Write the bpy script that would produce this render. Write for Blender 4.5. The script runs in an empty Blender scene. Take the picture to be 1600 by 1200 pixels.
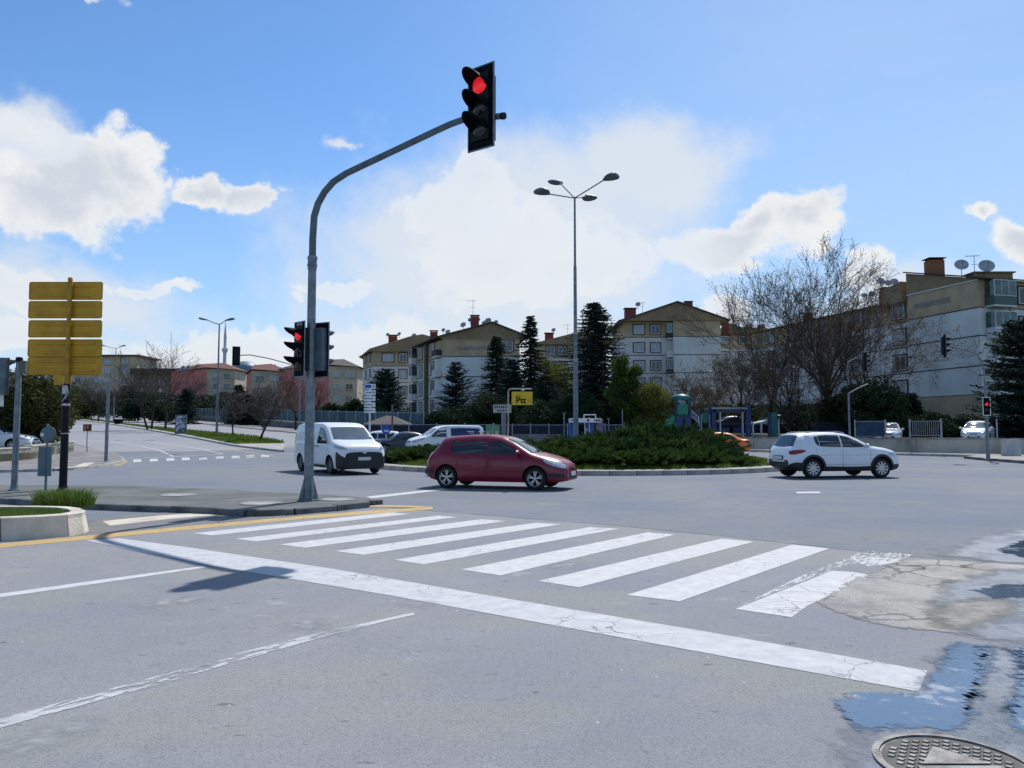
import bpy, bmesh, math, random
import numpy as np
from mathutils import Vector, Matrix, noise

rnd = random.Random(7)
SC = bpy.context.scene
COL = SC.collection
PI = math.pi
R = math.radians

# ------------------------------------------------------------------ camera
PITCH = R(3.57); FPX = 1202.0; EYE = 1.6
cam_d = bpy.data.cameras.new('camera'); cam = bpy.data.objects.new('camera', cam_d); COL.objects.link(cam)
cam_d.sensor_width = 36.0; cam_d.lens = 36.0 * FPX / 1600.0
cam_d.clip_start = 0.05; cam_d.clip_end = 6000
cam.location = (0, 0, EYE); cam.rotation_euler = (PI/2 + PITCH, 0, 0)
SC.camera = cam

# ------------------------------------------------------------------ world
SUN_AZ = R(25.0); SUN_EL = R(53.0); SKY_STRENGTH = 0.12
w = bpy.data.worlds.new('World'); SC.world = w; w.use_nodes = True
NT = w.node_tree; NT.nodes.clear(); N = NT.nodes.new; L = NT.links.new
def _set(sock, v):
    if hasattr(v, 'is_output') or isinstance(v, bpy.types.NodeSocket): L(v, sock)
    else: sock.default_value = v
def M(op, a, b=0.0, c=0.0, clamp=False):
    n = N('ShaderNodeMath'); n.operation = op; n.use_clamp = clamp
    _set(n.inputs[0], a); _set(n.inputs[1], b); _set(n.inputs[2], c); return n.outputs[0]
def SS(x, lo, hi):
    n = N('ShaderNodeMapRange'); n.interpolation_type = 'SMOOTHSTEP'
    _set(n.inputs[0], x); n.inputs[1].default_value = lo; n.inputs[2].default_value = hi; return n.outputs[0]
def MIXC(f, a, b):
    n = N('ShaderNodeMix'); n.data_type = 'RGBA'; _set(n.inputs[0], f); _set(n.inputs[6], a); _set(n.inputs[7], b); return n.outputs[2]
sky = N('ShaderNodeTexSky'); sky.sky_type = 'NISHITA'; sky.sun_disc = False
sky.sun_elevation = SUN_EL; sky.sun_rotation = SUN_AZ; sky.altitude = 900
sky.air_density = 1.0; sky.dust_density = 0.5; sky.ozone_density = 2.6
tc = N('ShaderNodeTexCoord'); sep = N('ShaderNodeSeparateXYZ'); L(tc.outputs['Generated'], sep.inputs[0])
AZ = M('ARCTAN2', sep.outputs[0], sep.outputs[1]); EL = M('ARCSINE', sep.outputs[2])
cmb = N('ShaderNodeCombineXYZ'); L(AZ, cmb.inputs[0]); L(EL, cmb.inputs[1])
def azel(u, v):
    cp, sp = math.cos(PITCH), math.sin(PITCH); up = 600 - v
    d = Vector((u-800, FPX*cp - up*sp, FPX*sp + up*cp)).normalized()
    return math.atan2(d.x, d.y), math.asin(d.z)
def fbm(scale, detail, rough, off, sx=1.0, sy=1.0):
    mp = N('ShaderNodeMapping'); L(cmb.outputs[0], mp.inputs[0]); mp.inputs['Location'].default_value = (off, off*.7, off*1.3)
    mp.inputs['Scale'].default_value = (sx, sy, 1)
    n = N('ShaderNodeTexNoise'); n.noise_dimensions = '3D'; L(mp.outputs[0], n.inputs['Vector'])
    n.inputs['Scale'].default_value = scale; n.inputs['Detail'].default_value = detail; n.inputs['Roughness'].default_value = rough
    return n.outputs[0]
def blobs(lst, src=None):
    acc = None; src = src or cmb.outputs[0]
    for (u, v, ru, rv) in lst:
        a0, e0 = azel(u, v); ra = abs(azel(u+ru, v)[0]-a0); re = abs(azel(u, v-rv)[1]-e0)
        s = N('ShaderNodeVectorMath'); s.operation = 'SUBTRACT'; L(src, s.inputs[0]); s.inputs[1].default_value = (a0, e0, 0)
        m = N('ShaderNodeVectorMath'); m.operation = 'MULTIPLY'; L(s.outputs[0], m.inputs[0]); m.inputs[1].default_value = (1/ra, 1/re, 1)
        ln = N('ShaderNodeVectorMath'); ln.operation = 'LENGTH'; L(m.outputs[0], ln.inputs[0])
        o = M('SUBTRACT', 1.0, ln.outputs['Value'])
        acc = o if acc is None else M('MAXIMUM', acc, o)
    return acc
n1 = fbm(14, 9, .58, 3.1); n2 = fbm(5, 5, .55, 9.7, 1, 1.6); n5 = fbm(9, 8, .6, 15.1); n3 = fbm(3.0, 7, .6, 21.3, 1, 2.2); n4 = fbm(38, 6, .6, 4.4)
def warp(scale, detail, amp, src, rough=.55):
    n = N('ShaderNodeTexNoise'); n.inputs['Scale'].default_value = scale; n.inputs['Detail'].default_value = detail; n.inputs['Roughness'].default_value = rough; L(cmb.outputs[0], n.inputs['Vector'])
    s = N('ShaderNodeVectorMath'); s.operation = 'SUBTRACT'; L(n.outputs['Color'], s.inputs[0]); s.inputs[1].default_value = (.5,.5,.5)
    m = N('ShaderNodeVectorMath'); m.operation = 'MULTIPLY'; L(s.outputs[0], m.inputs[0]); m.inputs[1].default_value = (amp, amp*.7, 0)
    a = N('ShaderNodeVectorMath'); a.operation = 'ADD'; L(m.outputs[0], a.inputs[0]); L(src, a.inputs[1]); return a.outputs[0]
W1 = warp(7, 6, .17, cmb.outputs[0]); W2 = warp(24, 6, .05, W1, .6); W3 = warp(3.2, 7, .34, cmb.outputs[0], .6)
hard = blobs([(110,270,190,95),(40,300,150,85),(190,250,90,75),(340,300,95,42),(405,300,45,30),(330,550,190,42),(590,545,120,45),(240,447,75,15),
              (735,300,75,55),(690,335,80,55),(790,400,190,110),(880,420,130,70),(1150,375,150,52),(1205,345,95,46),(1340,425,68,48),(1130,480,60,28),(1600,375,75,55),(1545,324,48,16),
              (20,445,110,34),(510,462,70,12),(60,520,130,40),(870,560,90,20)], W2)
soft = blobs([(800,420,380,230),(880,340,270,180),(990,270,170,110),(690,430,280,150),(830,520,500,110),(150,480,260,90),(1400,490,250,70),(400,560,400,70),(30,200,120,60),(1060,300,140,100),(135,8,60,16),(540,232,50,16)], W3)
pert = M('ADD', M('MULTIPLY', M('SUBTRACT', n1, .5), 1.1), M('MULTIPLY', M('SUBTRACT', n4, .5), .6))
fh = M('ADD', M('MULTIPLY', hard, .9), pert)
mh = M('MULTIPLY', SS(fh, .0, .30), M('SUBTRACT', 1.0, M('MULTIPLY', SS(soft, -.1, .5), .35)))
fs = M('ADD', soft, M('MULTIPLY', M('SUBTRACT', n5, .5), 1.3))
ms = M('MULTIPLY', SS(fs, -.12, .75), .88)
# scattered clouds over the rest of the sky, out of the frame
side = M('MAXIMUM', SS(M('ABSOLUTE', AZ), .68, .95), SS(EL, .56, .8))
mo = M('MULTIPLY', M('MULTIPLY', SS(n3, .5, .68), side), .85)
# veil of thin haze low down
veil = M('MULTIPLY', SS(EL, .42, .0), .55)
base = N('ShaderNodeVectorMath'); base.operation = 'MULTIPLY'; L(sky.outputs[0], base.inputs[0]); base.inputs[1].default_value = (.65, .87, 1.03)
c = MIXC(veil, base.outputs[0], (3.2, 4.1, 5.1, 1)); c = MIXC(M('MULTIPLY', M('MULTIPLY', SS(AZ, -.25, .5), SS(AZ, 1.3, .7)), M('MULTIPLY_ADD', n3, .6, .12)), c, (3.4, 4.3, 5.4, 1))
c = MIXC(ms, c, (4.75, 5.05, 5.4, 1))
shade = M('MULTIPLY', SS(M('ADD', fh, M('MULTIPLY', M('SUBTRACT', n5, .5), 1.4)), .2, .9), .85); shade = M('MULTIPLY', shade, M('SUBTRACT', 1.0, M('MULTIPLY', SS(soft, -.2, .3), .8)))
cl = MIXC(shade, (5.45, 5.55, 5.65, 1), (3.7, 4.05, 4.65, 1))
c = MIXC(mh, c, cl)
c = MIXC(mo, c, (4.7, 4.8, 4.9, 1))
bg = N('ShaderNodeBackground'); bg.inputs[1].default_value = SKY_STRENGTH; L(c, bg.inputs[0])
wo = N('ShaderNodeOutputWorld'); L(bg.outputs[0], wo.inputs[0])

sd = bpy.data.lights.new('sun', 'SUN'); sd.energy = 3.6; sd.angle = R(.55); sd.color = (1, .955, .89)
so = bpy.data.objects.new('sun', sd); COL.objects.link(so)
so.rotation_euler = Vector((math.sin(SUN_AZ)*math.cos(SUN_EL), math.cos(SUN_AZ)*math.cos(SUN_EL), math.sin(SUN_EL))).to_track_quat('Z', 'Y').to_euler()
so.location = (20, 60, 80)
SC.view_settings.view_transform = 'Standard'; SC.view_settings.look = 'None'
SC.view_settings.exposure = 0.4; SC.view_settings.gamma = 1.0
SC.view_settings.use_curve_mapping = False
SC.cycles.max_bounces = 6; SC.cycles.transparent_max_bounces = 24

# ------------------------------------------------------------------ geometry of the place
YK = [(-1e5, 0.), (44., 0.), (56., .21), (260., 7.35), (1e5, 7.35)]
def terr(y):
    for (a, za), (b, zb) in zip(YK, YK[1:]):
        if y <= b: return za + (zb-za)*(y-a)/(b-a)
    return YK[-1][1]
CP, SP = math.cos(PITCH), math.sin(PITCH)
def ray(u, v):
    up = 600 - v
    return Vector((u-800, FPX*CP - up*SP, FPX*SP + up*CP))
def G(u, v, dz=0.0):            # where a sight line meets the ground (raised by dz)
    d = ray(u, v); k = d.z/d.y; y = 20.0
    lo, hi = 1.0, 255.0
    f = lambda y: EYE + k*y - terr(y) - dz
    if f(hi) > 0: return Vector((d.x/d.y*hi, hi, terr(hi)+dz))
    for _ in range(50):
        m = (lo+hi)/2
        if f(m) > 0: lo = m
        else: hi = m
    return Vector((d.x/d.y*lo, lo, terr(lo)+dz))
def G2(u, v, dz=0.0): p = G(u, v, dz); return (p.x, p.y)
def AT(u, v, D): d = ray(u, v); return Vector((d.x/d.y*D, D, EYE + d.z/d.y*D))
def XZ(u, v, D): p = AT(u, v, D); return p.x, p.z

# ------------------------------------------------------------------ materials
MATS = {}
def pm(name, col, rough=.6, metal=0.0, var=.18, scale=3.0, bump=0.0, bscale=30.0, col2=None, lo=.4, hi=.6, spec=.5, emit=0.0, coat=0.0, stretch=None, ior=None, sub=0.0):
    if name in MATS: return MATS[name]
    m = bpy.data.materials.new(name); m.use_nodes = True; t = m.node_tree; b = t.nodes['Principled BSDF']
    def nz(s, d, r=.6):
        n = t.nodes.new('ShaderNodeTexNoise'); n.inputs['Scale'].default_value = s; n.inputs['Detail'].default_value = d; n.inputs['Roughness'].default_value = r
        t.links.new(vec, n.inputs['Vector']); return n.outputs[0]
    tcn = t.nodes.new('ShaderNodeTexCoord'); vec = tcn.outputs['Object']
    if stretch:
        mp = t.nodes.new('ShaderNodeMapping'); mp.inputs['Scale'].default_value = stretch; t.links.new(vec, mp.inputs[0]); vec = mp.outputs[0]
    c2 = col2 if col2 else tuple(x*(1-var*1.6) for x in col)
    mr = t.nodes.new('ShaderNodeMapRange'); mr.inputs[1].default_value = lo; mr.inputs[2].default_value = hi
    t.links.new(nz(scale, 6), mr.inputs[0])
    mx = t.nodes.new('ShaderNodeMix'); mx.data_type = 'RGBA'; mx.inputs[6].default_value = (*c2, 1); mx.inputs[7].default_value = (*col, 1)
    t.links.new(mr.outputs[0], mx.inputs[0]); t.links.new(mx.outputs[2], b.inputs['Base Color'])
    b.inputs['Roughness'].default_value = rough; b.inputs['Metallic'].default_value = metal
    b.inputs['Specular IOR Level'].default_value = spec
    if ior: b.inputs['IOR'].default_value = ior
    if coat: b.inputs['Coat Weight'].default_value = coat; b.inputs['Coat Roughness'].default_value = .05
    if emit: b.inputs['Emission Color'].default_value = (*col, 1); b.inputs['Emission Strength'].default_value = emit
    if bump:
        bp = t.nodes.new('ShaderNodeBump'); bp.inputs['Strength'].default_value = bump; bp.inputs['Distance'].default_value = .02
        t.links.new(nz(bscale, 4), bp.inputs['Height']); t.links.new(bp.outputs[0], b.inputs['Normal'])
    MATS[name] = m; return m

def asphalt(name, col, patch, crack=0.0, wet=0.0, grain=.5, crw=.004, gs=75):
    m = bpy.data.materials.new(name); m.use_nodes = True; t = m.node_tree; b = t.nodes['Principled BSDF']; nn = t.nodes.new; lk = t.links.new
    tcn = nn('ShaderNodeTexCoord'); vec = tcn.outputs['Object']
    def nz(s, d, r=.6, v=None):
        n = nn('ShaderNodeTexNoise'); n.inputs['Scale'].default_value = s; n.inputs['Detail'].default_value = d; n.inputs['Roughness'].default_value = r; lk(v or vec, n.inputs['Vector']); return n.outputs[0]
    def mr(x, a, bb, c=0., d=1.):
        n = nn('ShaderNodeMapRange'); lk(x, n.inputs[0]); n.inputs[1].default_value = a; n.inputs[2].default_value = bb; n.inputs[3].default_value = c; n.inputs[4].default_value = d; return n.outputs[0]
    def mix(f, a, bb):
        n = nn('ShaderNodeMix'); n.data_type = 'RGBA'; lk(f, n.inputs[0])
        for i, x in ((6, a), (7, bb)):
            if isinstance(x, tuple): n.inputs[i].default_value = (*x, 1)
            else: lk(x, n.inputs[i])
        return n.outputs[2]
    mp_ = nn('ShaderNodeMapping'); mp_.inputs['Location'].default_value = (7, 3, 1); mp_.inputs['Scale'].default_value = (1, 2.2, 1); lk(vec, mp_.inputs[0])
    c = mix(mr(nz(.35, 4, .55), .35, .65), col, patch)
    mp = nn('ShaderNodeMapping'); mp.vector_type = 'TEXTURE'; mp.inputs['Rotation'].default_value = (0, 0, R(53)); mp.inputs['Scale'].default_value = (4, .6, 1); lk(vec, mp.inputs[0])
    c = mix(mr(nz(1.2, 5, .6, mp.outputs[0]), .46, .7, 0, .5), c, tuple(x*.72 for x in col))      # tyre tracks along the lane
    c = mix(mr(nz(2.2, 6, .7), .52, .7, 0, .45), c, tuple(x*1.25 for x in col))
    c = mix(mr(nz(.16, 3, .5), .40, .62, 0, .75), c, (patch[0]*.80, patch[1]*.88, patch[2]*1.0))
    c = mix(mr(nz(.55, 4, .5, mp_.outputs[0]), .48, .62, 0, .6), c, (col[0]*.93, col[1]*.97, col[2]*.80))
    c = mix(mr(nz(.9, 7, .65), .60, .66, 0, .30), c, tuple(x*.7 for x in col))
    c = mix(mr(nz(.7, 8, .7, mp_.outputs[0]), .64, .68, 0, .5), c, tuple(x*1.55 for x in col))
    c = mix(mr(nz(120, 3, .7), .40, .72, 0, grain), c, tuple(x*1.7 for x in col))
    c = mix(mr(nz(gs, 2, .6), .56, .68, 0, .55), c, tuple(x*.38 for x in col)); c = mix(mr(nz(38, 3, .7), .5, .72, 0, .4), c, tuple(x*.62 for x in col))
    # small dark pits and light chips, stretched along the wear
    mp2 = nn('ShaderNodeMapping'); mp2.inputs['Rotation'].default_value = (0, 0, R(0)); mp2.inputs['Scale'].default_value = (5, 9, 1); lk(vec, mp2.inputs[0])
    vo = nn('ShaderNodeTexNoise'); vo.inputs['Scale'].default_value = 1.0; vo.inputs['Detail'].default_value = 3; lk(mp2.outputs[0], vo.inputs['Vector'])
    c = mix(mr(vo.outputs[0], .675, .72, 0, .6), c, tuple(x*.35 for x in col))
    v2 = nn('ShaderNodeTexVoronoi'); v2.inputs['Scale'].default_value = 4.5; lk(vec, v2.inputs['Vector'])
    c = mix(mr(v2.outputs['Distance'], .05, .03, 0, .6), c, tuple(min(.7, x*3.2) for x in col))
    if crack:
        dn = nn('ShaderNodeTexNoise'); dn.inputs['Scale'].default_value = 3; dn.inputs['Detail'].default_value = 5; lk(vec, dn.inputs['Vector'])
        ad = nn('ShaderNodeMix'); ad.data_type = 'VECTOR'; ad.inputs[0].default_value = .28; lk(vec, ad.inputs[4]); lk(dn.outputs['Color'], ad.inputs[5])
        vc = nn('ShaderNodeTexVoronoi'); vc.feature = 'DISTANCE_TO_EDGE'; vc.inputs['Scale'].default_value = 1.1; lk(ad.outputs[1], vc.inputs['Vector'])
        f = nn('ShaderNodeMath'); f.operation = 'MULTIPLY'; lk(mr(vc.outputs['Distance'], .010+crw, crw), f.inputs[0]); lk(mr(nz(.5, 3), .58-.18*crack, .66-.1*crack, 0, .85), f.inputs[1])
        c = mix(f.outputs[0], c, tuple(x*.2 for x in col))
    lk(c, b.inputs['Base Color'])
    if wet:
        lk(mr(nz(1.6, 6, .7), .40, .56, .92, wet), b.inputs['Roughness'])
    else: b.inputs['Roughness'].default_value = .93
    b.inputs['Specular IOR Level'].default_value = .35
    bp = nn('ShaderNodeBump'); bp.inputs['Strength'].default_value = .5; bp.inputs['Distance'].default_value = .012
    lk(nz(95, 4, .75), bp.inputs['Height']); lk(bp.outputs[0], b.inputs['Normal'])
    MATS[name] = m; return m

def roadpaint(name, col, under, wear, rot=-53.0, sx=.6, sy=3.0):
    m = bpy.data.materials.new(name); m.use_nodes = True; t = m.node_tree; b = t.nodes['Principled BSDF']; nn = t.nodes.new; lk = t.links.new
    tcn = nn('ShaderNodeTexCoord'); vec = tcn.outputs['Object']
    def nz(s, d, r, v): n = nn('ShaderNodeTexNoise'); n.inputs['Scale'].default_value = s; n.inputs['Detail'].default_value = d; n.inputs['Roughness'].default_value = r; lk(v, n.inputs['Vector']); return n.outputs[0]
    mp = nn('ShaderNodeMapping'); mp.vector_type = 'TEXTURE'; mp.inputs['Rotation'].default_value = (0, 0, R(-rot)); mp.inputs['Scale'].default_value = (1/sx, 1/sy, 1); lk(vec, mp.inputs[0])
    a = nz(2.0, 10, .72, mp.outputs[0]); g = nz(.45, 2, .5, vec)
    ad = nn('ShaderNodeMath'); ad.operation = 'ADD'; lk(a, ad.inputs[0]); lk(g, ad.inputs[1])
    mr = nn('ShaderNodeMapRange'); lk(ad.outputs[0], mr.inputs[0]); mr.inputs[1].default_value = 1.30-wear; mr.inputs[2].default_value = 1.36-wear
    dirt = nn('ShaderNodeMapRange'); lk(nz(6, 6, .7, vec), dirt.inputs[0]); dirt.inputs[1].default_value = .35; dirt.inputs[2].default_value = .7
    m1 = nn('ShaderNodeMix'); m1.data_type = 'RGBA'; lk(dirt.outputs[0], m1.inputs[0]); m1.inputs[6].default_value = (*col, 1); m1.inputs[7].default_value = (*[x*.74 for x in col], 1)
    # fine crazing of the paint
    dn = nn('ShaderNodeTexNoise'); dn.inputs['Scale'].default_value = 6; dn.inputs['Detail'].default_value = 4; lk(vec, dn.inputs['Vector'])
    am = nn('ShaderNodeMix'); am.data_type = 'VECTOR'; am.inputs[0].default_value = .16; lk(vec, am.inputs[4]); lk(dn.outputs['Color'], am.inputs[5])
    vc = nn('ShaderNodeTexVoronoi'); vc.feature = 'DISTANCE_TO_EDGE'; vc.inputs['Scale'].default_value = 2.6; lk(am.outputs[1], vc.inputs['Vector'])
    cr = nn('ShaderNodeMapRange'); lk(vc.outputs['Distance'], cr.inputs[0]); cr.inputs[1].default_value = .012; cr.inputs[2].default_value = .004
    cm = nn('ShaderNodeMapRange'); lk(g, cm.inputs[0]); cm.inputs[1].default_value = .5; cm.inputs[2].default_value = .6; cm.inputs[4].default_value = .8
    mu = nn('ShaderNodeMath'); mu.operation = 'MULTIPLY'; lk(cr.outputs[0], mu.inputs[0]); lk(cm.outputs[0], mu.inputs[1])
    mxx = nn('ShaderNodeMath'); mxx.operation = 'MAXIMUM'; lk(mu.outputs[0], mxx.inputs[0]); lk(mr.outputs[0], mxx.inputs[1])
    lk(m1.outputs[2], b.inputs['Base Color']); b.inputs['Roughness'].default_value = .8; tr = nn('ShaderNodeBsdfTransparent'); mS = nn('ShaderNodeMixShader'); lk(mxx.outputs[0], mS.inputs[0]); lk(b.outputs[0], mS.inputs[1]); lk(tr.outputs[0], mS.inputs[2]); lk(mS.outputs[0], t.nodes['Material Output'].inputs[0])
    bp = nn('ShaderNodeBump'); bp.inputs['Strength'].default_value = .35; bp.inputs['Distance'].default_value = .008; lk(nz(80, 4, .7, vec), bp.inputs['Height']); lk(bp.outputs[0], b.inputs['Normal'])
    MATS[name] = m; return m

def foliage(name, col, col2, trans=.25, scale=1.2, rough=.85):
    m = bpy.data.materials.new(name); m.use_nodes = True; t = m.node_tree; b = t.nodes['Principled BSDF']; nn = t.nodes.new; lk = t.links.new
    tcn = nn('ShaderNodeTexCoord'); n = nn('ShaderNodeTexNoise'); n.inputs['Scale'].default_value = scale; n.inputs['Detail'].default_value = 5; lk(tcn.outputs['Object'], n.inputs['Vector'])
    mr = nn('ShaderNodeMapRange'); lk(n.outputs[0], mr.inputs[0]); mr.inputs[1].default_value = .36; mr.inputs[2].default_value = .64
    mx = nn('ShaderNodeMix'); mx.data_type = 'RGBA'; lk(mr.outputs[0], mx.inputs[0]); mx.inputs[6].default_value = (*col, 1); mx.inputs[7].default_value = (*col2, 1)
    lk(mx.outputs[2], b.inputs['Base Color']); b.inputs['Roughness'].default_value = rough; b.inputs['Specular IOR Level'].default_value = .1
    tr = nn('ShaderNodeBsdfTranslucent'); lk(mx.outputs[2], tr.inputs[0]); ms = nn('ShaderNodeMixShader'); ms.inputs[0].default_value = trans
    lk(b.outputs[0], ms.inputs[1]); lk(tr.outputs[0], ms.inputs[2]); lk(ms.outputs[0], t.nodes['Material Output'].inputs[0])
    MATS[name] = m; return m

# ------------------------------------------------------------------ mesh helper
class MB:
    def __init__(s): s.v = []; s.f = []; s.m = []
    def add(s, vs, fs, mi=0):
        o = len(s.v); s.v += [tuple(p) for p in vs]; s.f += [tuple(i+o for i in f) for f in fs]; s.m += [mi]*len(fs); return s
    def box(s, c, d, rz=0.0, mi=0, M4=None):
        x, y, z = d[0]/2, d[1]/2, d[2]/2; ca, sa = math.cos(rz), math.sin(rz)
        vs = []
        for X, Y, Z in ((-x,-y,-z),(x,-y,-z),(x,y,-z),(-x,y,-z),(-x,-y,z),(x,-y,z),(x,y,z),(-x,y,z)):
            p = Vector((c[0]+X*ca-Y*sa, c[1]+X*sa+Y*ca, c[2]+Z))
            if M4: p = M4 @ p
            vs.append(p)
        return s.add(vs, [(0,3,2,1),(4,5,6,7),(0,1,5,4),(1,2,6,5),(2,3,7,6),(3,0,4,7)], mi)
    def prism(s, poly, z0, z1, mi=0):   # counter-clockwise poly
        n = len(poly)
        a = sum(poly[i][0]*poly[(i+1)%n][1]-poly[(i+1)%n][0]*poly[i][1] for i in range(n))
        if a < 0: poly = poly[::-1]
        z0f = z0 if callable(z0) else (lambda p: z0); z1f = z1 if callable(z1) else (lambda p: z1)
        vs = [(p[0], p[1], z0f(p)) for p in poly] + [(p[0], p[1], z1f(p)) for p in poly]
        return s.add(vs, [tuple(range(n-1, -1, -1)), tuple(range(n, 2*n))] + [(i, (i+1)%n, n+(i+1)%n, n+i) for i in range(n)], mi)
    def tube(s, pts, r, n=8, mi=0, cap=True):
        pts = [Vector(p) for p in pts]; rs = r if isinstance(r, (list, tuple)) else [r]*len(pts); vs = []; fs = []
        t0 = (pts[1]-pts[0]).normalized(); ref = Vector((0,0,1)) if abs(t0.z) < .9 else Vector((1,0,0)); u = t0.cross(ref).normalized()
        for i, p in enumerate(pts):
            t = (pts[min(i+1, len(pts)-1)] - pts[max(i-1, 0)]).normalized()
            u = (u - t*u.dot(t)).normalized(); v = t.cross(u)
            for k in range(n): a = 2*PI*k/n; vs.append(p + (u*math.cos(a)+v*math.sin(a))*rs[i])
        for i in range(len(pts)-1):
            for k in range(n): fs.append((i*n+k, i*n+(k+1)%n, (i+1)*n+(k+1)%n, (i+1)*n+k))
        if cap: fs.append(tuple(range(n-1, -1, -1))); fs.append(tuple((len(pts)-1)*n+k for k in range(n)))
        return s.add(vs, fs, mi)
    def lathe(s, prof, c=(0,0,0), n=16, mi=0, M4=None, cap=True):    # prof (r, z)
        vs = []; fs = []
        for r, z in prof:
            for k in range(n):
                a = 2*PI*k/n; p = Vector((r*math.cos(a), r*math.sin(a), z))
                if M4: p = M4 @ p
                vs.append((c[0]+p[0], c[1]+p[1], c[2]+p[2]))
        for i in range(len(prof)-1):
            for k in range(n): fs.append((i*n+k, i*n+(k+1)%n, (i+1)*n+(k+1)%n, (i+1)*n+k))
        if cap and prof[0][0] > 1e-4: fs.append(tuple(range(n-1, -1, -1)))
        if cap and prof[-1][0] > 1e-4: fs.append(tuple((len(prof)-1)*n+k for k in range(n)))
        return s.add(vs, fs, mi)
    def build(s, name, mats, parent=None, smooth=False, origin=None):
        me = bpy.data.meshes.new(name); me.from_pydata(s.v, [], s.f)
        for m in (mats if isinstance(mats, (list, tuple)) else [mats]): me.materials.append(m)
        if len(me.materials) > 1: me.polygons.foreach_set('material_index', s.m)
        if smooth: me.polygons.foreach_set('use_smooth', [True]*len(me.polygons))
        me.update()
        o = bpy.data.objects.new(name, me); COL.objects.link(o)
        if parent: o.parent = parent
        if origin: o.location = origin
        if smooth and smooth != 'all':
            me.set_sharp_from_angle(angle=R(38))
        return o
def mesh_np(name, V, F, mat, parent=None, smooth=False):
    me = bpy.data.meshes.new(name); k = F.shape[1]
    me.vertices.add(len(V)); me.vertices.foreach_set('co', V.astype(np.float32).ravel())
    me.loops.add(F.size); me.loops.foreach_set('vertex_index', F.astype(np.int32).ravel())
    me.polygons.add(len(F)); me.polygons.foreach_set('loop_start', np.arange(0, F.size, k, dtype=np.int32)); me.polygons.foreach_set('loop_total', np.full(len(F), k, dtype=np.int32))
    if smooth: me.polygons.foreach_set('use_smooth', np.ones(len(F), dtype=bool))
    me.update(calc_edges=True); me.materials.append(mat)
    if name.startswith('_'): return me
    o = bpy.data.objects.new(name, me); COL.objects.link(o)
    if parent: o.parent = parent
    return o
def tag(o, label=None, cat=None, group=None, kind=None):
    if label: o['label'] = label
    if cat: o['category'] = cat
    if group: o['group'] = group
    if kind: o['kind'] = kind
    return o
def thing(name, label, cat, loc=(0,0,0), rz=0.0, group=None):
    o = bpy.data.objects.new(name, None); COL.objects.link(o); o.location = loc; o.rotation_euler = (0,0,rz); o.empty_display_size = .3
    return tag(o, label, cat, group)
def dup(root, loc, rz=None, label=None, scale=None, group=None):
    def cp(o, par):
        c = o.copy(); COL.objects.link(c)
        if par: c.parent = par
        for ch in o.children: cp(ch, c)
        return c
    r = cp(root, None); r.location = loc
    if rz is not None: r.rotation_euler = (0,0,rz)
    if label: r['label'] = label
    if group: r['group'] = group
    if scale: r.scale = scale if isinstance(scale, tuple) else (scale,)*3
    return r
def soften(m, amp=.22, width=.05, nscale=5.0):
    t = m.node_tree; nn = t.nodes.new; lk = t.links.new; out = t.nodes['Material Output']; src = out.inputs[0].links[0].from_socket
    a = nn('ShaderNodeAttribute'); a.attribute_name = 'edge'; c = nn('ShaderNodeTexCoord'); n = nn('ShaderNodeTexNoise'); n.inputs['Scale'].default_value = nscale; n.inputs['Detail'].default_value = 9; n.inputs['Roughness'].default_value = .72; lk(c.outputs['Object'], n.inputs[0])
    s = nn('ShaderNodeMath'); s.operation = 'MULTIPLY_ADD'; lk(n.outputs[0], s.inputs[0]); s.inputs[1].default_value = amp*2; s.inputs[2].default_value = -amp
    d = nn('ShaderNodeMath'); d.operation = 'ADD'; lk(a.outputs['Fac'], d.inputs[0]); lk(s.outputs[0], d.inputs[1])
    r = nn('ShaderNodeMapRange'); lk(d.outputs[0], r.inputs[0]); r.inputs[1].default_value = -width; r.inputs[2].default_value = width
    tr = nn('ShaderNodeBsdfTransparent'); ms = nn('ShaderNodeMixShader'); lk(r.outputs[0], ms.inputs[0]); lk(tr.outputs[0], ms.inputs[1]); lk(src, ms.inputs[2]); lk(ms.outputs[0], out.inputs[0]); return m
def soft_sheet(name, poly, z, mat, step=.045, fade=.25):
    P = np.array([(p[0], p[1]) for p in poly]); lo = P.min(0)-fade; hi = P.max(0)+fade; nx_, ny_ = int((hi[0]-lo[0])/step)+2, int((hi[1]-lo[1])/step)+2
    X, Y = np.meshgrid(lo[0]+np.arange(nx_)*step, lo[1]+np.arange(ny_)*step); Q = np.c_[X.ravel(), Y.ravel()]; d = np.full(len(Q), 1e9); ins = np.zeros(len(Q), bool)
    for i in range(len(P)):
        a, b = P[i], P[(i+1)%len(P)]; ab = b-a; t = np.clip(((Q-a)@ab)/(ab@ab), 0, 1); d = np.minimum(d, np.hypot(*(Q-(a+t[:,None]*ab)).T))
        c = (a[1] > Q[:,1]) != (b[1] > Q[:,1]); xi = a[0]+(Q[:,1]-a[1])*(b[0]-a[0])/(b[1]-a[1]+1e-12); ins ^= c & (Q[:,0] < xi)
    sdv = np.where(ins, d, -d); keep = sdv > -fade; idx = np.arange(len(Q)).reshape(ny_, nx_); F = np.stack([idx[:-1,:-1], idx[:-1,1:], idx[1:,1:], idx[1:,:-1]], -1).reshape(-1, 4); F = F[keep[F].all(1)]
    use = np.unique(F); mp = np.full(len(Q), -1); mp[use] = np.arange(len(use)); V = np.c_[Q[use], np.full(len(use), z)]
    o = mesh_np(name, V, mp[F], mat); at = o.data.attributes.new('edge', 'FLOAT', 'POINT'); at.data.foreach_set('value', sdv[use].astype(np.float32)); o['kind'] = 'structure'; return o
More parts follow.
